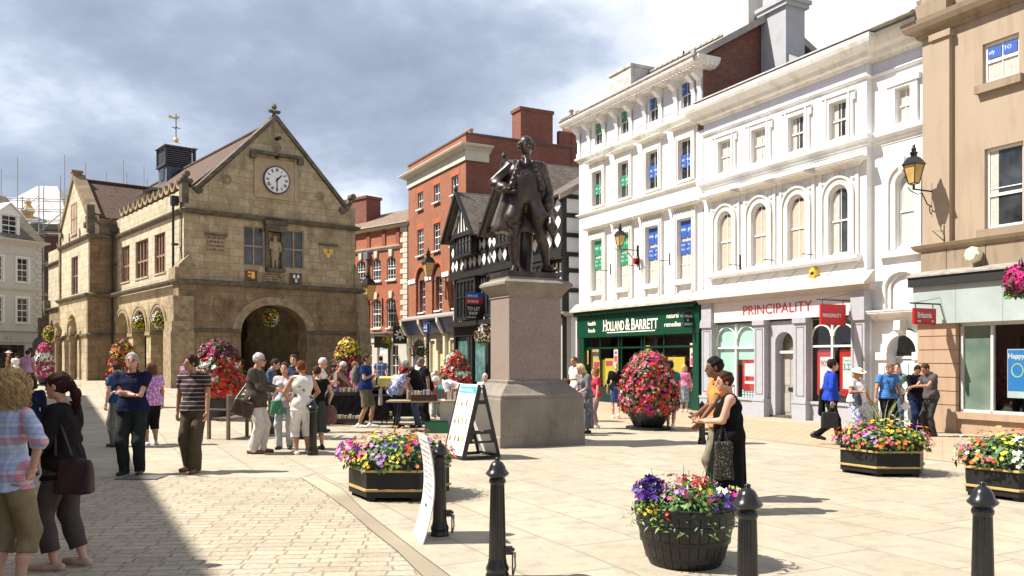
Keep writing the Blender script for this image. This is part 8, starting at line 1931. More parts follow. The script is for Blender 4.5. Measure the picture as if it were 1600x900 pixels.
# ---- planting
mixk = ['scarlet', 'yellow', 'orange', 'red', 'magenta', 'white', 'lilac', 'purple', 'pink']
T = hex_planter('black hexagonal planter beside the sett paving, full of lilac, orange and yellow flowers', -1.46, 10.92, 0, 1, mixk, [4, 4, 4, 2, 1, .3, 1, 1, 1])
rng = np.random.default_rng(77);D = rng.normal(size=(46, 3));D[:, 2] = abs(D[:, 2]);D /= np.linalg.norm(D, axis=1, keepdims=True);flowers('blooms', np.array((-.60, -.25, .52))+D*np.array((.16, .2, .2)), D, .085, list(rng.choice(['lilac', 'lilac', 'magenta'], 46)), T, rng)
hex_planter('black hexagonal planter with a spiky grass plume in front of the tourists', 5.78, 13.2, .0, 2, mixk, [2, 4, 4, 1, 1, 2, 1, 0, 3], True)
hex_planter('black hexagonal planter of white and yellow flowers nearest the glazed shop window', 6.52, 10.95, .05, 3, ['white', 'yellow', 'scarlet', 'orange', 'pink'], [3, 4, 2, 1, 1])
half_barrel('black half barrel planter of purple petunias and scarlet geraniums in the foreground', 1.49, 7.28, 4)
flower_tower('tall egg-shaped tower of red, pink and white begonias in a black bowl', (1013-800)/1320*21.4, 21.4, 1.95, .70, [(2, ['red', 'pink', 'scarlet', 'magenta', 'white', 'palepink'], [6, 5, 4, 3, .8, 1.5])], 11, dens=1.15, size=.092)
def tower_px(label, u, vb, y, h, r, kz, seed, **kw): flower_tower(label, (u-800)/FPX*y, y, h, r, kz, seed, **kw)
tower_px('slender tower of orange and red flowers behind the man with folded arms', 192, 0, 27.5, 2.15, .45, [(.25, ['red', 'scarlet'], [3, 1]), (.65, ['red', 'orange', 'white'], [3, 2, 1]), (2, ['orange', 'yellow', 'maroon'], [3, 1, 1])], 12, dens=.7, size=.12)
tower_px('barrel tower of maroon, scarlet and white flowers behind the man in the striped shirt', 341, 0, 23.2, 2.15, .64, [(.7, ['red', 'scarlet', 'white'], [5, 2, 3]), (2, ['maroon', 'magenta'], [4, 1])], 13, dens=1.2, bowl='barrel', size=.12, base_h=.62)
tower_px('tower of yellow over dark red flowers by the right pier of the hall', 543, 0, 28.5, 2.35, .52, [(.68, ['maroon', 'red'], [4, 1]), (2, ['yellow', 'orange'], [3, 1])], 14, dens=.7, size=.11)
tower_px('round tower of scarlet and white flowers behind the cardboard box', 712, 0, 25.5, 1.92, .46, [(2, ['red', 'red', 'white'], [3, 2, 1.3])], 15, dens=.7, size=.11)
tower_px('tower of pink over white flowers at the far end of the hall side', 69, 0, 42, 2.1, .42, [(.45, ['white', 'magenta'], [1, 2]), (.72, ['white'], [1]), (2, ['pink', 'magenta'], [3, 1])], 16, dens=.6, size=.14)
for (u, v, y, r, k, w, lb_, sd) in ((755, 522, 33, .34, ['maroon', 'white', 'red', 'pink'], [3, 3, 1, 1], 'hanging basket of maroon and white flowers left of the pedestal', 1), (655, 545, 44, .5, ['maroon', 'white', 'magenta'], [3, 2, 2], 'hanging basket of dark red and white flowers before the cream shopfront', 2), (1595, 437, 11.5, .19, ['magenta', 'pink'], [2, 1], 'magenta hanging basket in front of the grey shop fascia', 3), (423, 497, 43.5, .42, ['yellow', 'orange', 'white'], [2, 1, 1], 'green hanging basket inside the great arch of the hall', 4), (218, 503, 45.5, .38, ['white', 'yellow'], [1, 2], 'hanging basket in the middle side arch of the hall', 5), (250, 500, 42.5, .4, ['white', 'yellow'], [1, 1], 'hanging basket in the nearest side arch of the hall', 6), (79, 522, 56, .5, ['yellow', 'orange'], [2, 1], 'yellow hanging basket in the farthest side arch of the hall', 7), (459, 540, 55, .5, ['orange', 'yellow', 'red'], [2, 2, 1], 'orange hanging basket seen through the great arch', 8), (604, 535, 50, .3, ['yellow'], [1], 'dark green hanging basket at the right corner of the hall', 9)):
 hanging_basket(lb_, ((u-800)/FPX*y, y, CAMH+(VH-v)*y/FPX), r, k, w, sd, hang=.6 if y > 20 else .3)
for (bu, by, bz0, bz1) in ((760, 33.0, 0, 3.6), (660, 44, 0, 3.6)):
 c = MB();X = (bu-800)/FPX*by;c.tube([(X+.3, by, 0), (X+.3, by, bz1)], .05, 8);c.tube([(X+.3, by, bz1-.1), (X-.1, by, bz1-.1)], .025, 6);o = c.build('basket_post', IRON());tag(o, 'thin black post holding the %s' % ('maroon and white basket near the pedestal' if bu > 700 else 'dark red basket before the cream shopfront'), 'post')
# ---- people
lilac = cloth('lilac_white', C(.52,.48,.52));white = cloth('white', C(.72,.70,.67));navy = cloth('navy', C(.012,.016,.04));black = cloth('black', C(.010,.010,.011));blacks = plain('shoe_black', C(.012,.011,.011), .45);brown_l = plain('shoe_brown', C(.16,.06,.03), .5);tan_l = plain('shoe_tan', C(.32,.21,.13), .6);beige_f = plain('shoe_beige', C(.42,.32,.22), .6);wtr = plain('trainer_white', C(.68,.68,.67), .6)
HB = lambda r, g, b: C(r, g, b);GREY = C(.30,.29,.28);WHT = C(.62,.60,.56);DK = C(.022,.014,.010);BRN = C(.06,.032,.018);AUB = C(.15,.045,.018);BLD = C(.48,.32,.13)
ph = {}
def PX(key, label, u, v=None, Y=None, **kw):
 if Y is None: g = ground(u, v);x, y = g.x, g.y
 else: x, y = (u-800)/FPX*Y, Y
 ph[key] = person(label, x, y, **kw); return ph[key]
fs = lambda k, i: Vector(ph[k]['T'].matrix_basis @ Vector(tuple(i*ph[k]['s'])))
bpy.context.view_layer.update()
PX('curly', 'woman with curly blonde hair in plaid shirt and khaki capris, hand on hip', 10, Y=6.3, face=-12, h=1.65, female=True, build=1.06, hair=('curly', C(.42,.29,.14)), top=plaid('plaid_pink_blue', [C(.34,.42,.58), C(.62,.16,.17), C(.60,.62,.66), C(.20,.24,.42)], .11), bottom=('capri', cloth('khaki_olive', C(.23,.18,.10))), shoes=None, sleeve='half', rh=(.26, -.02, .08), rpole=(1, -.45, .2), res=.010, hem=-.10, head=(8, 5))
PX('pony', 'woman with dark ponytail, black top and cropped grey trousers in profile', 100, Y=7.1, face=88, h=1.64, female=True, build=1.08, hair=('tail', C(.035,.014,.010)), top=cloth('black_knit', C(.012,.011,.012)), bottom=('crop', cloth('grey_brown_trousers', C(.075,.062,.055))), shoes=('flat', beige_f), sleeve='long', lh=(-.17, .26, .12), rh=(.17, .25, .10), lpole=(-.5, -.9, -.4), rpole=(.5, -.9, -.4), res=.009, head=(0, 4), neck=.075, hem=-.12, lf=(-.10, .03, 0, -6), rf=(.10, -.12, 0, 14), sk='pink')
PX('navyred', 'woman in navy coat with red shoulder bag beyond the two women at left edge', 47, 742, face=200, h=1.5, female=True, build=1.1, hair=('bob', BRN), top=cloth('navy', C(.012,.016,.04)), bottom=('skirt', navy), shoes=('shoe', blacks), sleeve='long')
PX('pinkman', 'man in pink shirt and black trousers seen from behind, walking by the hall', 43, 621, face=-5, h=1.80, build=1.15, hair=('short', BRN), top=cloth('pale_pink_shirt', C(.62,.36,.50)), bottom=('trousers', black), shoes=('shoe', blacks), sleeve='short', res=.03)
PX('farwhite', 'distant small figure in white top beside the townhouse shop', 25, Y=42, face=10, h=1.6, female=True, hair=('short', DK), top=white, bottom=('trousers', cloth('brown', C(.12,.06,.03))), shoes=('shoe', blacks), res=.032)
PX('farbrown', 'distant figure in brown jacket and pale cap at the far left', 15, Y=43, face=150, h=1.7, hair=('short', BLD), top=cloth('brown', C(.12,.06,.03)), bottom=('trousers', black), shoes=('shoe', blacks), res=.032, hat=white)
PX('arms', 'grey-haired man with glasses and folded arms in navy polo shirt', 207, 741, face=180+8, h=1.83, build=1.10, hair=('short', C(.36,.35,.34)), top=cloth('navy_polo', C(.012,.017,.045)), bottom=('trousers', cloth('charcoal_green', C(.022,.028,.026))), shoes=('shoe', blacks), lh=(.10, .20, .26), rh=(-.10, .23, .22), lpole=(-.45, -.1, -1), rpole=(.45, -.1, -1), res=.013, glasses=True, head=(10, -2), sk='pink')
PX('bluebehind', 'man in blue t-shirt standing half hidden behind the man with folded arms', 186, 698, face=60, h=1.66, hair=('short', BRN), top=cloth('petrol_blue', C(.02,.08,.17)), bottom=('trousers', cloth('grey_green', C(.14,.15,.13))), shoes=('shoe', cloth('grey_shoe', C(.1,.1,.1))), res=.02, head=(0, 25))
PX('purple', 'woman in purple patterned top and black cropped trousers beside the man with folded arms', 237, 695, face=48, h=1.62, female=True, build=1.22, hair=('bob', C(.12,.05,.03)), top=printed('purple_print', C(.42,.14,.44), C(.62,.45,.62), 26), bottom=('capri', black), shoes=('flat', wtr), sleeve='short', lh=(-.2, .16, -.02), res=.018, sk='tan', hem=-.08)
PX('stripe', 'dark-haired man in dark striped polo shirt walking and looking aside', 303, 737, face=180-6, h=1.80, hair=('full', C(.04,.022,.014)), top=stripes('striped_polo', C(.035,.016,.018), C(.42,.36,.34), .066, .16), bottom=('loose', cloth('olive_brown_cords', C(.085,.068,.045))), shoes=('shoe', brown_l), lf=(-.09, .14, 0, -10), rf=(.12, -.10, 0, 12), lh=(-.27, .13, -.03), rh=(.30, -.08, -.06), res=.012, head=(-42, 4), sk='tan')
PX('jacket', 'white-haired man in grey jacket and cream trousers with sunglasses', 400, 708, face=272, h=1.84, build=1.1, hair=('short', C(.55,.54,.52)), top=cloth('taupe_jacket', C(.075,.065,.052)), bottom=('loose', cloth('cream_trousers', C(.60,.56,.52))), shoes=('shoe', brown_l), sleeve='jacket', lh=(-.10, .33, .20), rh=(.12, .36, .18), glasses='dark', res=.014, head=(-5, 8), open_jacket=None, lf=(-.1, .06, 0, 0), rf=(.1, -.04, 0, 6), sk='pink')
PX('girl', 'young woman in pale lilac top and light jeans facing the camera', 445, 701, face=184, h=1.66, female=True, hair=('bun', C(.06,.03,.018)), top=lilac, bottom=('jeans', cloth('pale_jeans', C(.42,.47,.50))), shoes=('flat', blacks), sleeve='half', rh=(.22, .04, -.06), lh=(-.16, .20, .20), res=.013, neck=.085, hem=-.08, sk='pink')
PX('whitecapri', 'auburn-haired woman in white vest and white cropped trousers seen from behind', 472, 710, face=28, h=1.70, female=True, build=1.2, hair=('short', AUB), top=printed('white_palm_print', C(.70,.68,.63), C(.10,.09,.08), 5.5, .66), bottom=('capri', cloth('bright_white', C(.72,.70,.68))), shoes=('flat', wtr), sleeve='none', lh=(-.21, .16, .05), rh=(.22, .2, .06), rpole=(1, -.6, 0), lpole=(-1, -.5, 0), lf=(-.1, .02, 0, -8), rf=(.13, .10, 0, 10), res=.013, hem=-.10, head=(12, 6), sk='tan')
PX('blackgrp', 'woman in black dress with cropped brown hair behind the black bollard, tote on arm', 497, 703, face=40, h=1.60, female=True, build=1.1, hair=('short', BRN), top=black, bottom=('skirt', cloth('dark_grey_skirt', C(.05,.055,.055))), shoes=('shoe', blacks), sleeve='cap', res=.018, rh=(.24, .02, .0), head=(0, 12))
PX('archman', 'curly-haired man in dark blue shirt in front of the great arch', 459, Y=21.5, face=182, h=1.80, hair=('full', C(.08,.05,.03)), top=cloth('slate_blue', C(.05,.07,.13)), bottom=('trousers', black), shoes=('shoe', blacks), res=.02, sk='pink')
PX('lookright', 'man in blue shirt with bowed head behind the white-haired man', 424, Y=19.5, face=275, h=1.72, hair=('short', BRN), top=cloth('denim_blue', C(.07,.11,.18)), bottom=('trousers', navy), shoes=('shoe', blacks), res=.02, head=(0, 25), sleeve='long')
PX('mustard', 'blonde woman in mustard scarf and black top behind the girl in lilac', 473, Y=18.2, face=100, h=1.66, female=True, hair=('bob', C(.36,.2,.08)), top=cloth('mustard', C(.42,.22,.03)), bottom=('trousers', black), shoes=('shoe', blacks), res=.02, sleeve='long')
PX('reader', 'man with white hair in white shirt reading a sheet of paper', 499, Y=19.8, face=265, h=1.75, hair=('short', WHT), top=white, bottom=('trousers', cloth('stone', C(.3,.27,.2))), shoes=('shoe', blacks), res=.02, head=(0, 22), rh=(.1, .34, .25), lh=(-.1, .34, .25), sk='pink')
T = thing('paper_sheet', 'white sheet of paper held up by the man reading', 'paper', fs('reader', np.array((0, .40, .93+.30))));MB().box(-.02, -.015, -.16, .16, -.16, .16).build('sheet', white, T)
PX('browse', 'woman with short white hair browsing books, sleeveless brown top', 526, 661, face=272, h=1.66, female=True, build=1.15, hair=('short', WHT), top=cloth('brown_print', C(.16,.09,.08)), bottom=('skirt', printed('leaf_print_skirt', C(.03,.03,.03), C(.16,.15,.11), 18)), shoes=('flat', plain('shoe_red', C(.4,.03,.03), .5)), sleeve='none', rh=(.12, .42, .12), lh=(-.12, .42, .14), lean=.12, head=(0, 28), res=.018, sk='tan', glasses='dark')
PX('ruck', 'man in blue t-shirt, khaki shorts and white trainers with a rucksack', 571, 668, face=262, h=1.84, hair=('short', BRN), top=cloth('royal_blue', C(.012,.03,.13)), bottom=('shorts', cloth('khaki_shorts', C(.15,.135,.09))), shoes=('shoe', wtr), lh=(-.10, .22, .34), rh=(.14, .24, .32), res=.016, lf=(-.1, .10, 0, 0), rf=(.1, -.12, 0, 5), sk='tan')
PX('lean', 'woman in white and blue patterned top leaning over the book table', 618, 668, face=268, h=1.68, female=True, build=1.15, hair=('tail', C(.04,.015,.012)), top=printed('blue_white_print', C(.55,.58,.72), C(.12,.20,.52), 24, .50), bottom=('jeans', cloth('dark_denim', C(.012,.02,.05))), shoes=('shoe', navy), lean=.62, rh=(.14, .50, .16), lh=(-.14, .52, .18), head=(0, 20), res=.016, hem=-.10, sk='pink')
PX('blackpolo', 'white-haired man in black polo leaning over the table from its far side', 654, Y=21.4, face=95, h=1.80, build=1.1, hair=('short', GREY), top=cloth('black_polo', C(.014,.014,.016)), bottom=('jeans', cloth('mid_denim', C(.06,.09,.15))), shoes=('shoe', blacks), lean=.42, lh=(-.15, .48, .08), rh=(.15, .46, .10), head=(0, 18), res=.018, sk='pink')
PX('blackpolo2', 'second man in black shirt standing right behind the man in the black polo', 668, Y=22.3, face=110, h=1.78, build=1.1, hair=('short', C(.2,.17,.14)), top=black, bottom=('trousers', black), shoes=('shoe', blacks), lean=.2, res=.02, sk='tan')
PX('whitebend', 'person in white shirt bending low over boxes at the table end', 716, Y=21.0, face=95, h=1.74, build=1.2, hair=('short', WHT), top=cloth('white_linen', C(.66,.64,.68)), bottom=('trousers', navy), shoes=('shoe', blacks), lean=1.15, head=(0, -10), lh=(-.15, .42, .30), rh=(.15, .42, .28), sleeve='long', res=.02)
def chair(x, y, rz, label):
 T = thing('chair', label, 'chair', (x, y, gz(x, y)), rz, 'chairs beyond the book stall'); m = plain('chair_dark', C(.05,.04,.04), .6); MB().box(-.2, .2, -.2, .2, .42, .45).build('seat', m, T); MB().box(-.2, .2, -.22, -.19, .5, .85).build('backrest', m, T)
 for a in (-1, 1):
  for b in (-1, 1): MB().box(a*.18-.015, a*.18+.015, b*.19-.015, b*.19+.015, 0, .5 if b < 0 else .42).build('leg', m, T)
sitp = dict(sit=.50, lf=(-.1, .42, 0, 0), rf=(.1, .42, 0, 0), lh=(-.12, .34, .06), rh=(.12, .34, .06))
for key, lb_, u, Y, fc, kw in (('sitpink', 'seated woman in coral top with white hair beyond the stall', 676, 25.5, 200, dict(female=True, hair=('short', WHT), top=cloth('coral', C(.55,.2,.16)), bottom=('jeans', cloth('pale_jeans', C(.42,.47,.50))))), ('sitteal', 'seated woman in turquoise top with brown hair beyond the stall', 694, 24.5, 330, dict(female=True, hair=('bob', C(.16,.1,.06)), top=cloth('turquoise', C(.03,.35,.36)), bottom=('trousers', black))), ('sitboy', 'dark-haired person in navy seated left of the pedestal', 733, 27.0, 190, dict(hair=('full', DK), top=navy, bottom=('trousers', black))), ('sitold', 'white-haired person in white seated close to the pedestal', 758, 26.0, 175, dict(hair=('short', WHT), top=white, bottom=('trousers', cloth('grass_green', C(.05,.3,.08)))))):
 PX(key, lb_, u, Y=Y, face=fc, h=1.7, shoes=('shoe', blacks), res=.026, **sitp, **kw);a = math.radians(fc);X = (u-800)/FPX*Y;chair(X, Y, a, 'plain dark chair under the %s' % lb_.replace('seated ', 'sitting ').split(' with ')[0])
PX('farcheck', 'distant man in blue checked shirt behind the stall', 595, Y=33, face=10, h=1.75, hair=('short', DK), top=plaid('plaid_blue', [C(.05,.08,.25), C(.4,.45,.6), C(.1,.12,.3), C(.02,.03,.1)]), bottom=('trousers', navy), shoes=('shoe', blacks), res=.03)
PX('farred', 'distant person in red top behind the stall', 632, Y=34, face=190, h=1.6, female=True, hair=('short', DK), top=cloth('red_top', C(.45,.03,.05)), bottom=('trousers', navy), shoes=('shoe', blacks), res=.03)
PX('pinkfar', 'person in pink top half hidden behind the man with the rucksack', 553, Y=24, face=265, h=1.62, female=True, hair=('short', C(.25,.12,.06)), top=cloth('hot_pink', C(.5,.06,.25)), bottom=('trousers', black), shoes=('shoe', blacks), res=.025)
PX('farkid', 'distant child in white and purple top by the hall corner', 290, Y=33, face=190, h=1.45, female=True, hair=('bob', BRN), top=printed('purple_print', C(.42,.14,.44), C(.62,.45,.62), 26), bottom=('jeans', navy), shoes=('shoe', wtr), res=.03)
PX('blonde', 'blonde woman in grey dress and black cardigan beside the pedestal', 916, 677, face=118, h=1.66, female=True, build=1.08, hair=('long', C(.62,.48,.28)), top=printed('grey_dress_top', C(.10,.10,.12), C(.2,.2,.22), 30), bottom=('skirt_long', printed('grey_dress', C(.09,.09,.11), C(.22,.22,.24), 30)), shoes=('flat', blacks), rh=(.10, .26, .10), lh=(-.10, .28, .12), lean=.12, head=(0, 24), sleeve='half', res=.015, lf=(-.1, .12, 0, -6), rf=(.08, -.10, 0, 6), sk='pink')
PX('manwhite', 'man in white t-shirt behind the blonde woman beside the pedestal', 899, Y=24, face=120, h=1.82, hair=('crop', C(.1,.06,.04)), top=white, bottom=('trousers', cloth('stone', C(.3,.27,.2))), shoes=('shoe', blacks), lh=(-.16, .3, .2), res=.02, sk='tan')
PX('redcard', 'woman in red cardigan just behind the blonde woman', 932, Y=21.5, face=95, h=1.55, female=True, hair=('bob', C(.25,.1,.05)), top=cloth('raspberry', C(.5,.05,.09)), bottom=('crop', cloth('pink_grey', C(.3,.2,.2))), shoes=('shoe', wtr), res=.022)
PX('bluekid', 'child in blue sweatshirt leaning at the pedestal corner', 890, Y=19.5, face=80, h=1.30, hair=('full', C(.08,.04,.02)), top=cloth('child_blue', C(.05,.15,.4)), bottom=('trousers', navy), shoes=('shoe', blacks), res=.02, head=(0, 20))
PX('denim', 'woman with blonde ponytail in black top and short denim skirt walking away', 962, 654, face=-8, h=1.68, female=True, hair=('tail', C(.62,.48,.28)), top=black, bottom=('skirt_short', cloth('denim_skirt', C(.03,.07,.20))), shoes=('shoe', wtr), sleeve='half', res=.018, lf=(-.08, .12, 0, -4), rf=(.08, -.14, .06, 4), sk='pink')
PX('pinkcard', 'woman with blonde curls in pink cardigan and patterned blue skirt seen from behind', 1069, 644, face=-5, h=1.62, female=True, hair=('bob', C(.55,.38,.2)), top=cloth('candy_pink', C(.68,.22,.38)), bottom=('skirt', printed('blue_lace_skirt', C(.14,.2,.32), C(.4,.42,.48), 22)), shoes=('shoe', plain('shoe_rose', C(.5,.35,.33), .6)), sleeve='long', res=.02, lf=(-.08, .06, 0, -4), rf=(.08, -.04, 0, 4))
PX('teal', 'person in teal t-shirt and shorts walking behind the begonia tower', 1047, 671, face=-20, h=1.72, hair=('full', DK), top=cloth('teal_tee', C(.05,.18,.19)), bottom=('shorts', cloth('stone', C(.3,.27,.2))), shoes=('shoe', wtr), lf=(-.08, .2, 0, 0), rf=(.1, -.16, .05, 0), res=.02, sk='fair')
PX('orange', 'dark-haired man in orange shirt behind the woman in the black dress', 1128, Y=10.55, face=98, h=1.78, hair=('full', C(.012,.010,.010)), top=cloth('orange_tee', C(.72,.24,.07)), bottom=('trousers', cloth('khaki_grey', C(.2,.18,.13))), shoes=('shoe', brown_l), lh=(-.16, .42, -.04), rh=(.2, .24, .12), res=.012, head=(-8, 6), sk='brown', lean=.06)
PX('dress', 'woman with short dark red hair in sleeveless black dress with straw shopping bag', 1140, Y=9.72, face=78, h=1.61, female=True, build=1.25, hair=('full', C(.055,.018,.013)), top=cloth('black_dress', C(.006,.006,.007)), bottom=('skirt_long', cloth('black_dress', C(.008,.008,.009))), shoes=('shoe', blacks), lh=(-.07, .31, .20), rh=(.05, .33, .20), lpole=(-.7, -.6, -1), rpole=(.7, -.6, -1), sleeve='none', res=.010, head=(14, 10), sk='pink')
PX('office', 'dark-haired man in bright blue shirt and black trousers walking with jacket over arm', 1298, 694, face=265, h=1.78, hair=('full', DK), top=cloth('cobalt', C(.02,.06,.42)), bottom=('trousers', black), shoes=('shoe', blacks), sleeve='long', lh=(-.22, .18, .12), rh=(.24, -.04, -.04), lf=(-.09, .22, 0, 0), rf=(.09, -.34, .16, 0), res=.014, sk='fair')
PX('hat', 'woman in cream sun hat, white blouse and blue patterned trousers', 1338, Y=19.2, face=215, h=1.60, female=True, build=1.35, hair=('bob', C(.35,.24,.12)), top=cloth('white_blouse', C(.74,.70,.70)), bottom=('trousers', printed('blue_white_floral', C(.12,.17,.36), C(.58,.58,.62), 16, .5)), shoes=('shoe', wtr), rh=(.14, .24, .24), lh=(-.36, .16, -.02), hat=cloth('straw_cream', C(.72,.64,.48)), res=.014, head=(-25, 18), sk='tan')
PX('camera', 'man in blue striped polo shirt with a camera on a neck strap', 1387, Y=19.8, face=188, h=1.72, build=1.12, hair=('crop', C(.16,.11,.07)), top=stripes('blue_stripe_polo', C(.035,.14,.44), C(.08,.24,.55), .045, .35), bottom=('trousers', black), shoes=('shoe', blacks), rh=(.36, .06, -.06), lh=(-.30, .10, -.08), res=.014, head=(20, 16), sk='tan')
PX('check', 'person in green checked shirt with hand on hip beside the doorway', 1402, 668, face=150, h=1.72, female=True, hair=('short', BRN), top=plaid('plaid_green', [C(.10,.2,.19), C(.3,.4,.38), C(.15,.25,.25), C(.05,.1,.1)]), bottom=('jeans', cloth('mid_denim', C(.06,.09,.15))), shoes=('shoe', wtr), lh=(-.22, .05, .08), lpole=(-1, -.4, 0), res=.018, sk='pink')
PX('phone1', 'man in black jacket and navy jeans looking down at a phone', 1431, 676, face=192, h=1.70, build=1.05, hair=('short', DK), top=cloth('black_jacket', C(.008,.009,.014)), bottom=('jeans', cloth('indigo', C(.012,.02,.06))), shoes=('shoe', wtr), sleeve='long', rh=(.06, .26, .30), lh=(-.12, .26, .16), head=(-20, 35), res=.016, hem=-.1, sk='tan')
PX('phone2', 'man in grey t-shirt and dark jeans leaning in beside the rusticated pier', 1455, 682, face=98, h=1.74, hair=('short', BRN), top=cloth('grey_tee', C(.085,.075,.08)), bottom=('jeans', cloth('grey_jeans', C(.05,.05,.05))), shoes=('shoe', blacks), lh=(-.08, .42, .30), rh=(.10, .40, .28), head=(0, 28), lean=.08, res=.016, sk='tan')
# ---- things they carry
brl = plain('leather_dark_brown', C(.045,.018,.012), .45, var=.2)
P_ = lambda k, *a: Vector(ph[k]['T'].matrix_basis @ Vector(tuple(ph[k]['up'](a)*ph[k]['s'])))
bpy.context.view_layer.update()
b0 = P_('pony', -.17, -.2, -.24);bag('large dark brown shoulder bag on the ponytail woman', b0, math.radians(88+90), .31, .29, .12, plain('leather_oxblood', C(.032,.010,.010), .6, var=.25), [P_('pony', -.20, -.04, .10), P_('pony', -.15, .0, .54), P_('pony', -.2, -.18, .10)])
b0 = P_('jacket', .26, -.20, -.26);bag('brown leather satchel slung on the white-haired man', b0, math.radians(272+90), .40, .30, .14, brl, [P_('jacket', .26, -.05, .02), P_('jacket', -.12, .1, .50), P_('jacket', -.14, -.05, .5), P_('jacket', .2, -.3, .02)], name='satchel', cat='satchel', tilt=.35)
b0 = P_('girl', .13, .17, -.22);bag('green shoulder bag worn by the young woman in lilac', b0, math.radians(184), .24, .28, .08, plain('bag_green', C(.05,.24,.12), .5), [P_('girl', .08, .18, .03), P_('girl', -.05, .17, .3), P_('girl', -.13, .05, .53), P_('girl', -.05, -.12, .3)])
b0 = P_('browse', .20, .02, -.08);bag('crimson handbag under the arm of the woman browsing books', b0, math.radians(272), .14, .26, .36, plain('bag_crimson', C(.22,.015,.035), .45), [P_('browse', .2, -.1, .12), P_('browse', .17, 0, .5), P_('browse', .2, .12, .12)])
b0 = P_('blackgrp', .28, .03, -.42);bag('soft brown tote hanging beside the black bollard', b0, math.radians(30), .30, .38, .14, plain('tote_brown', C(.13,.05,.035), .6), [P_('blackgrp', .28, -.05, -.06), P_('blackgrp', .26, .02, .08), P_('blackgrp', .28, .1, -.06)], shape='round')
b0 = P_('ruck', 0, -.24, .12);bag('grey and black rucksack on the man in khaki shorts', b0, math.radians(262), .30, .44, .22, plain('rucksack_grey', C(.14,.14,.13), .8, var=.6, scale=4), [P_('ruck', -.12, -.14, .14), P_('ruck', -.14, .12, .3), P_('ruck', -.12, .05, .53), P_('ruck', -.12, -.15, .50)], shape='round', name='rucksack', cat='rucksack')
b0 = P_('lean', .15, -.05, -.45);bag('pale canvas bag hanging from the leaning woman', b0, math.radians(268), .3, .42, .08, plain('canvas_pale', C(.42,.38,.32), .9), [P_('lean', .2, -.1, -.05), P_('lean', .18, .0, .45)], name='canvas_bag', cat='bag')
b0 = P_('blonde', .27, -.10, .0);bag('tan patterned shoulder bag of the blonde woman by the pedestal', b0, math.radians(118), .14, .26, .32, printed('bag_tan_print', C(.22,.17,.10), C(.10,.08,.05), 20), [P_('blonde', .2, -.1, .2), P_('blonde', .16, 0, .52), P_('blonde', .22, .05, .2)])
b0 = P_('dress', -.25, .08, -.50);bag('black shopping bag with straw panel on the arm of the woman in the black dress', b0, -.15, .22, .44, .10, printed('bag_black_straw', C(.012,.012,.012), C(.20,.17,.10), 60, .62), [P_('dress', -.25, .02, -.08), P_('dress', -.21, .09, .20), P_('dress', -.25, .15, -.08)], name='shopping_bag', cat='shopping bag')
c_ = thing('necklace', 'silver bead necklace on the woman in the black dress', 'necklace', P_('dress', 0, .0, .5), math.radians(96));m = MB();m.tube([(.085*math.cos(a), .03+.10*math.sin(a), .05-.055*(1+math.sin(a))) for a in [k*math.pi/10 for k in range(-3, 14)]], .006, 6);m.build('beads', plain('silver', C(.6,.6,.6), .3, .8), c_)
b0 = P_('office', .27, -.10, -.58);bag('black laptop bag carried by the man in the blue shirt', b0, math.radians(265+90), .36, .34, .12, plain('nylon_black', C(.008,.008,.009), .6), [P_('office', .25, -.12, -.26), P_('office', .25, -.04, -.06), P_('office', .25, .03, -.26)], name='laptop_bag', cat='bag')
Q = SDF(.04);o_ = [ph['office']['up'](v_)*ph['office']['s'] for v_ in ((-.27, .12, .14), (-.30, .10, -.35), (-.27, -.1, .14), (-.30, -.1, -.3))];Q.cone(o_[0], o_[1], .06, .09);Q.cone(o_[2], o_[3], .05, .08);Q.cone(o_[0], o_[2], .06, .06);T = thing('folded_jacket', 'black suit jacket draped over the arm of the man in the blue shirt', 'jacket', ph['office']['T'].location, math.radians(265));Q.mesh('cloth', .018, .02, black, T)
b0 = P_('hat', .2, .18, -.10);bag('navy handbag of the woman in the sun hat', b0, math.radians(215+20), .34, .26, .13, plain('bag_navy', C(.03,.04,.08), .5), [P_('hat', .12, .2, .1), P_('hat', .16, .04, .52), P_('hat', .28, .1, .12)])
T = thing('camera', 'black camera hanging on the chest of the man in the blue polo', 'camera', P_('camera', 0, .20, .10), math.radians(188));m = MB();m.box(-.07, .07, -.02, .05, 0, .10);m.lathe([(.035, 0), (.035, .07), (.03, .08)], 14, 0, (0, 0, 0));m.build('camera_body', BLACKP(), T)
inv = T.matrix_basis.inverted();m = MB();m.tube([inv@P_('camera', .05, .19, .20), inv@P_('camera', .11, .17, .40), inv@P_('camera', .08, -.05, .55), inv@P_('camera', -.08, -.05, .55), inv@P_('camera', -.11, .17, .40), inv@P_('camera', -.05, .19, .20)], .010, 5);m.build('strap', BLACKP(), T)
T = thing('leaflet', 'white folded leaflet in the hand of the man with the camera', 'leaflet', P_('camera', -.33, .14, -.16), math.radians(150));m = MB();m.box(-.09, .09, -.004, .004, -.14, .04);m.build('sheet', white, T);T.rotation_euler = (.3, .6, math.radians(190))
T = thing('phone', 'phone held by the two men at the rusticated pier', 'phone', P_('phone1', .05, .33, .34), math.radians(192));MB().box(-.035, .035, -.006, .006, -.06, .07).build('phone_body', BLACKP(), T)
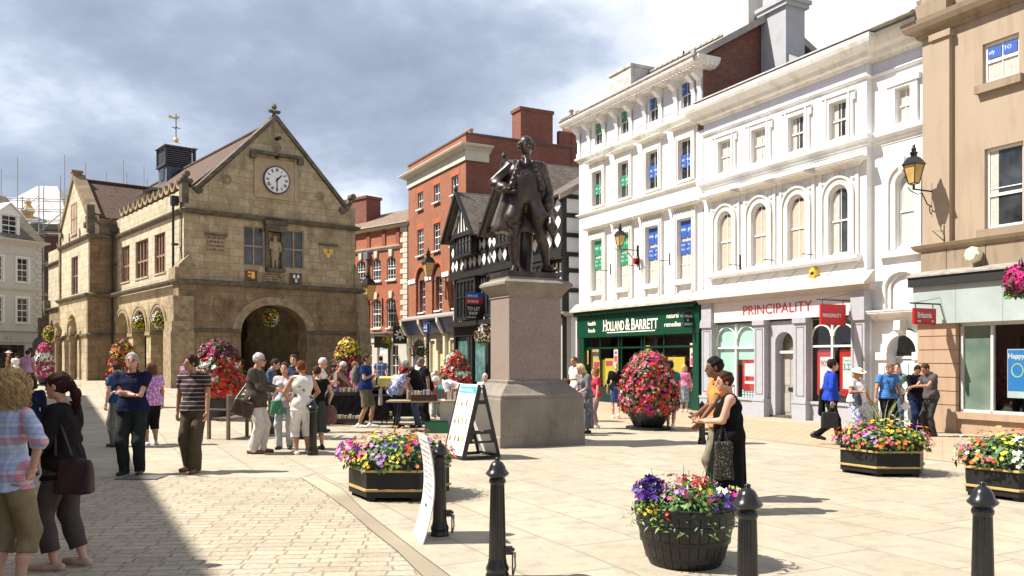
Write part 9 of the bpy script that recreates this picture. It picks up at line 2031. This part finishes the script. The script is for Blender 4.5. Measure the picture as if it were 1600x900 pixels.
# ---- book stall
tbl = [('book table in front of the hall covered with rows of paperbacks', 548, 22.3, 2.2, .75, -.05), ('long book table between the man with the rucksack and the leaning woman', 610, 23.6, 2.2, .75, .0), ('bare-topped trestle table in front of the leaning woman, dark crate on it', 668, 20.3, 1.9, .8, .02), ('trestle table at the pedestal end covered with a white cloth', 728, 20.6, 1.2, .7, .03)]
for i, (lb_, u, Y, L_, W_, rz) in enumerate(tbl):
 X = (u-800)/FPX*Y;table(lb_, X, Y, L_, W_, rz, cloth_=(black if i < 2 else (plain('white_cloth', C(.66,.65,.66), .9, var=.06) if i == 3 else None)))
g0 = lambda u, Y: ((u-800)/FPX*Y, Y, gz((u-800)/FPX*Y, Y))
for k, (u, Y, dz, L_, sd, lb_, cr) in enumerate(((534, 22.05, .745, .8, 1, 'front row of paperbacks on the table before the woman with the crimson bag', 1), (534, 22.5, .745, .8, 2, 'rear row of books on the table before the woman with the crimson bag', 0), (578, 23.4, .745, .8, 3, 'row of coloured paperbacks just right of the man with the rucksack', 1), (604, 23.4, .745, .7, 4, 'row of books in the middle of the long table', 1), (632, 23.5, .745, .7, 5, 'row of books at the right end of the long table', 0), (655, 20.6, .76, .6, 6, 'row of white-spined books behind the dark crate', 0), (540, 21.9, .06, .9, 7, 'boxed books on the ground under the table by the woman with the crimson bag', 1), (586, 23.1, .06, .9, 8, 'boxed books on the ground under the long table', 1), (705, 20.2, .76, .3, 9, 'short row of paperbacks on the white-clothed table', 0))):
 x0, y0, z0_ = g0(u, Y);book_row(lb_, x0, y0, 0, L_, z0_+dz, sd, crate=plain('crate_dark', C(.04,.02,.015), .7) if cr else None)
x0, y0, z0_ = g0(663, 20.1);open_box('dark brown wooden crate on the bare trestle table', x0, y0, z0_+.742, .03, .62, .35, .13, plain('crate_brown', C(.06,.028,.018), .7), 'wooden_crate', 'crate', False)
x0, y0, z0_ = g0(722, 20.6);open_box('large plain cardboard box standing on the white-clothed table', x0, y0, z0_+.752, .1, .52, .36, .27, plain('cardboard', C(.42,.28,.14), .85, var=.08), closed=True)
x0, y0, z0_ = g0(620, 23.9);open_box('white cardboard box of books on the long table', x0, y0, z0_+.75, .0, .5, .35, .3, plain('white_card', C(.66,.64,.62), .8))
x0, y0, z0_ = g0(600, 24.2);open_box('yellow box at the back of the long table', x0, y0, z0_+.75, .0, .35, .3, .4, plain('yellow_card', C(.6,.5,.12), .8))
x0, y0, z0_ = g0(682, 19.9);open_box('green plastic crate on the ground under the trestle table', x0, y0, z0_, .1, .55, .38, .26, plain('crate_green', C(.02,.16,.08), .5), 'plastic_crate', 'crate', False)
x0, y0, z0_ = g0(748, 20.8);open_box('stack of white paper bags at the pedestal end of the stall', x0, y0, z0_+.74, .1, .5, .4, .18, plain('white_card', C(.66,.64,.62), .8))
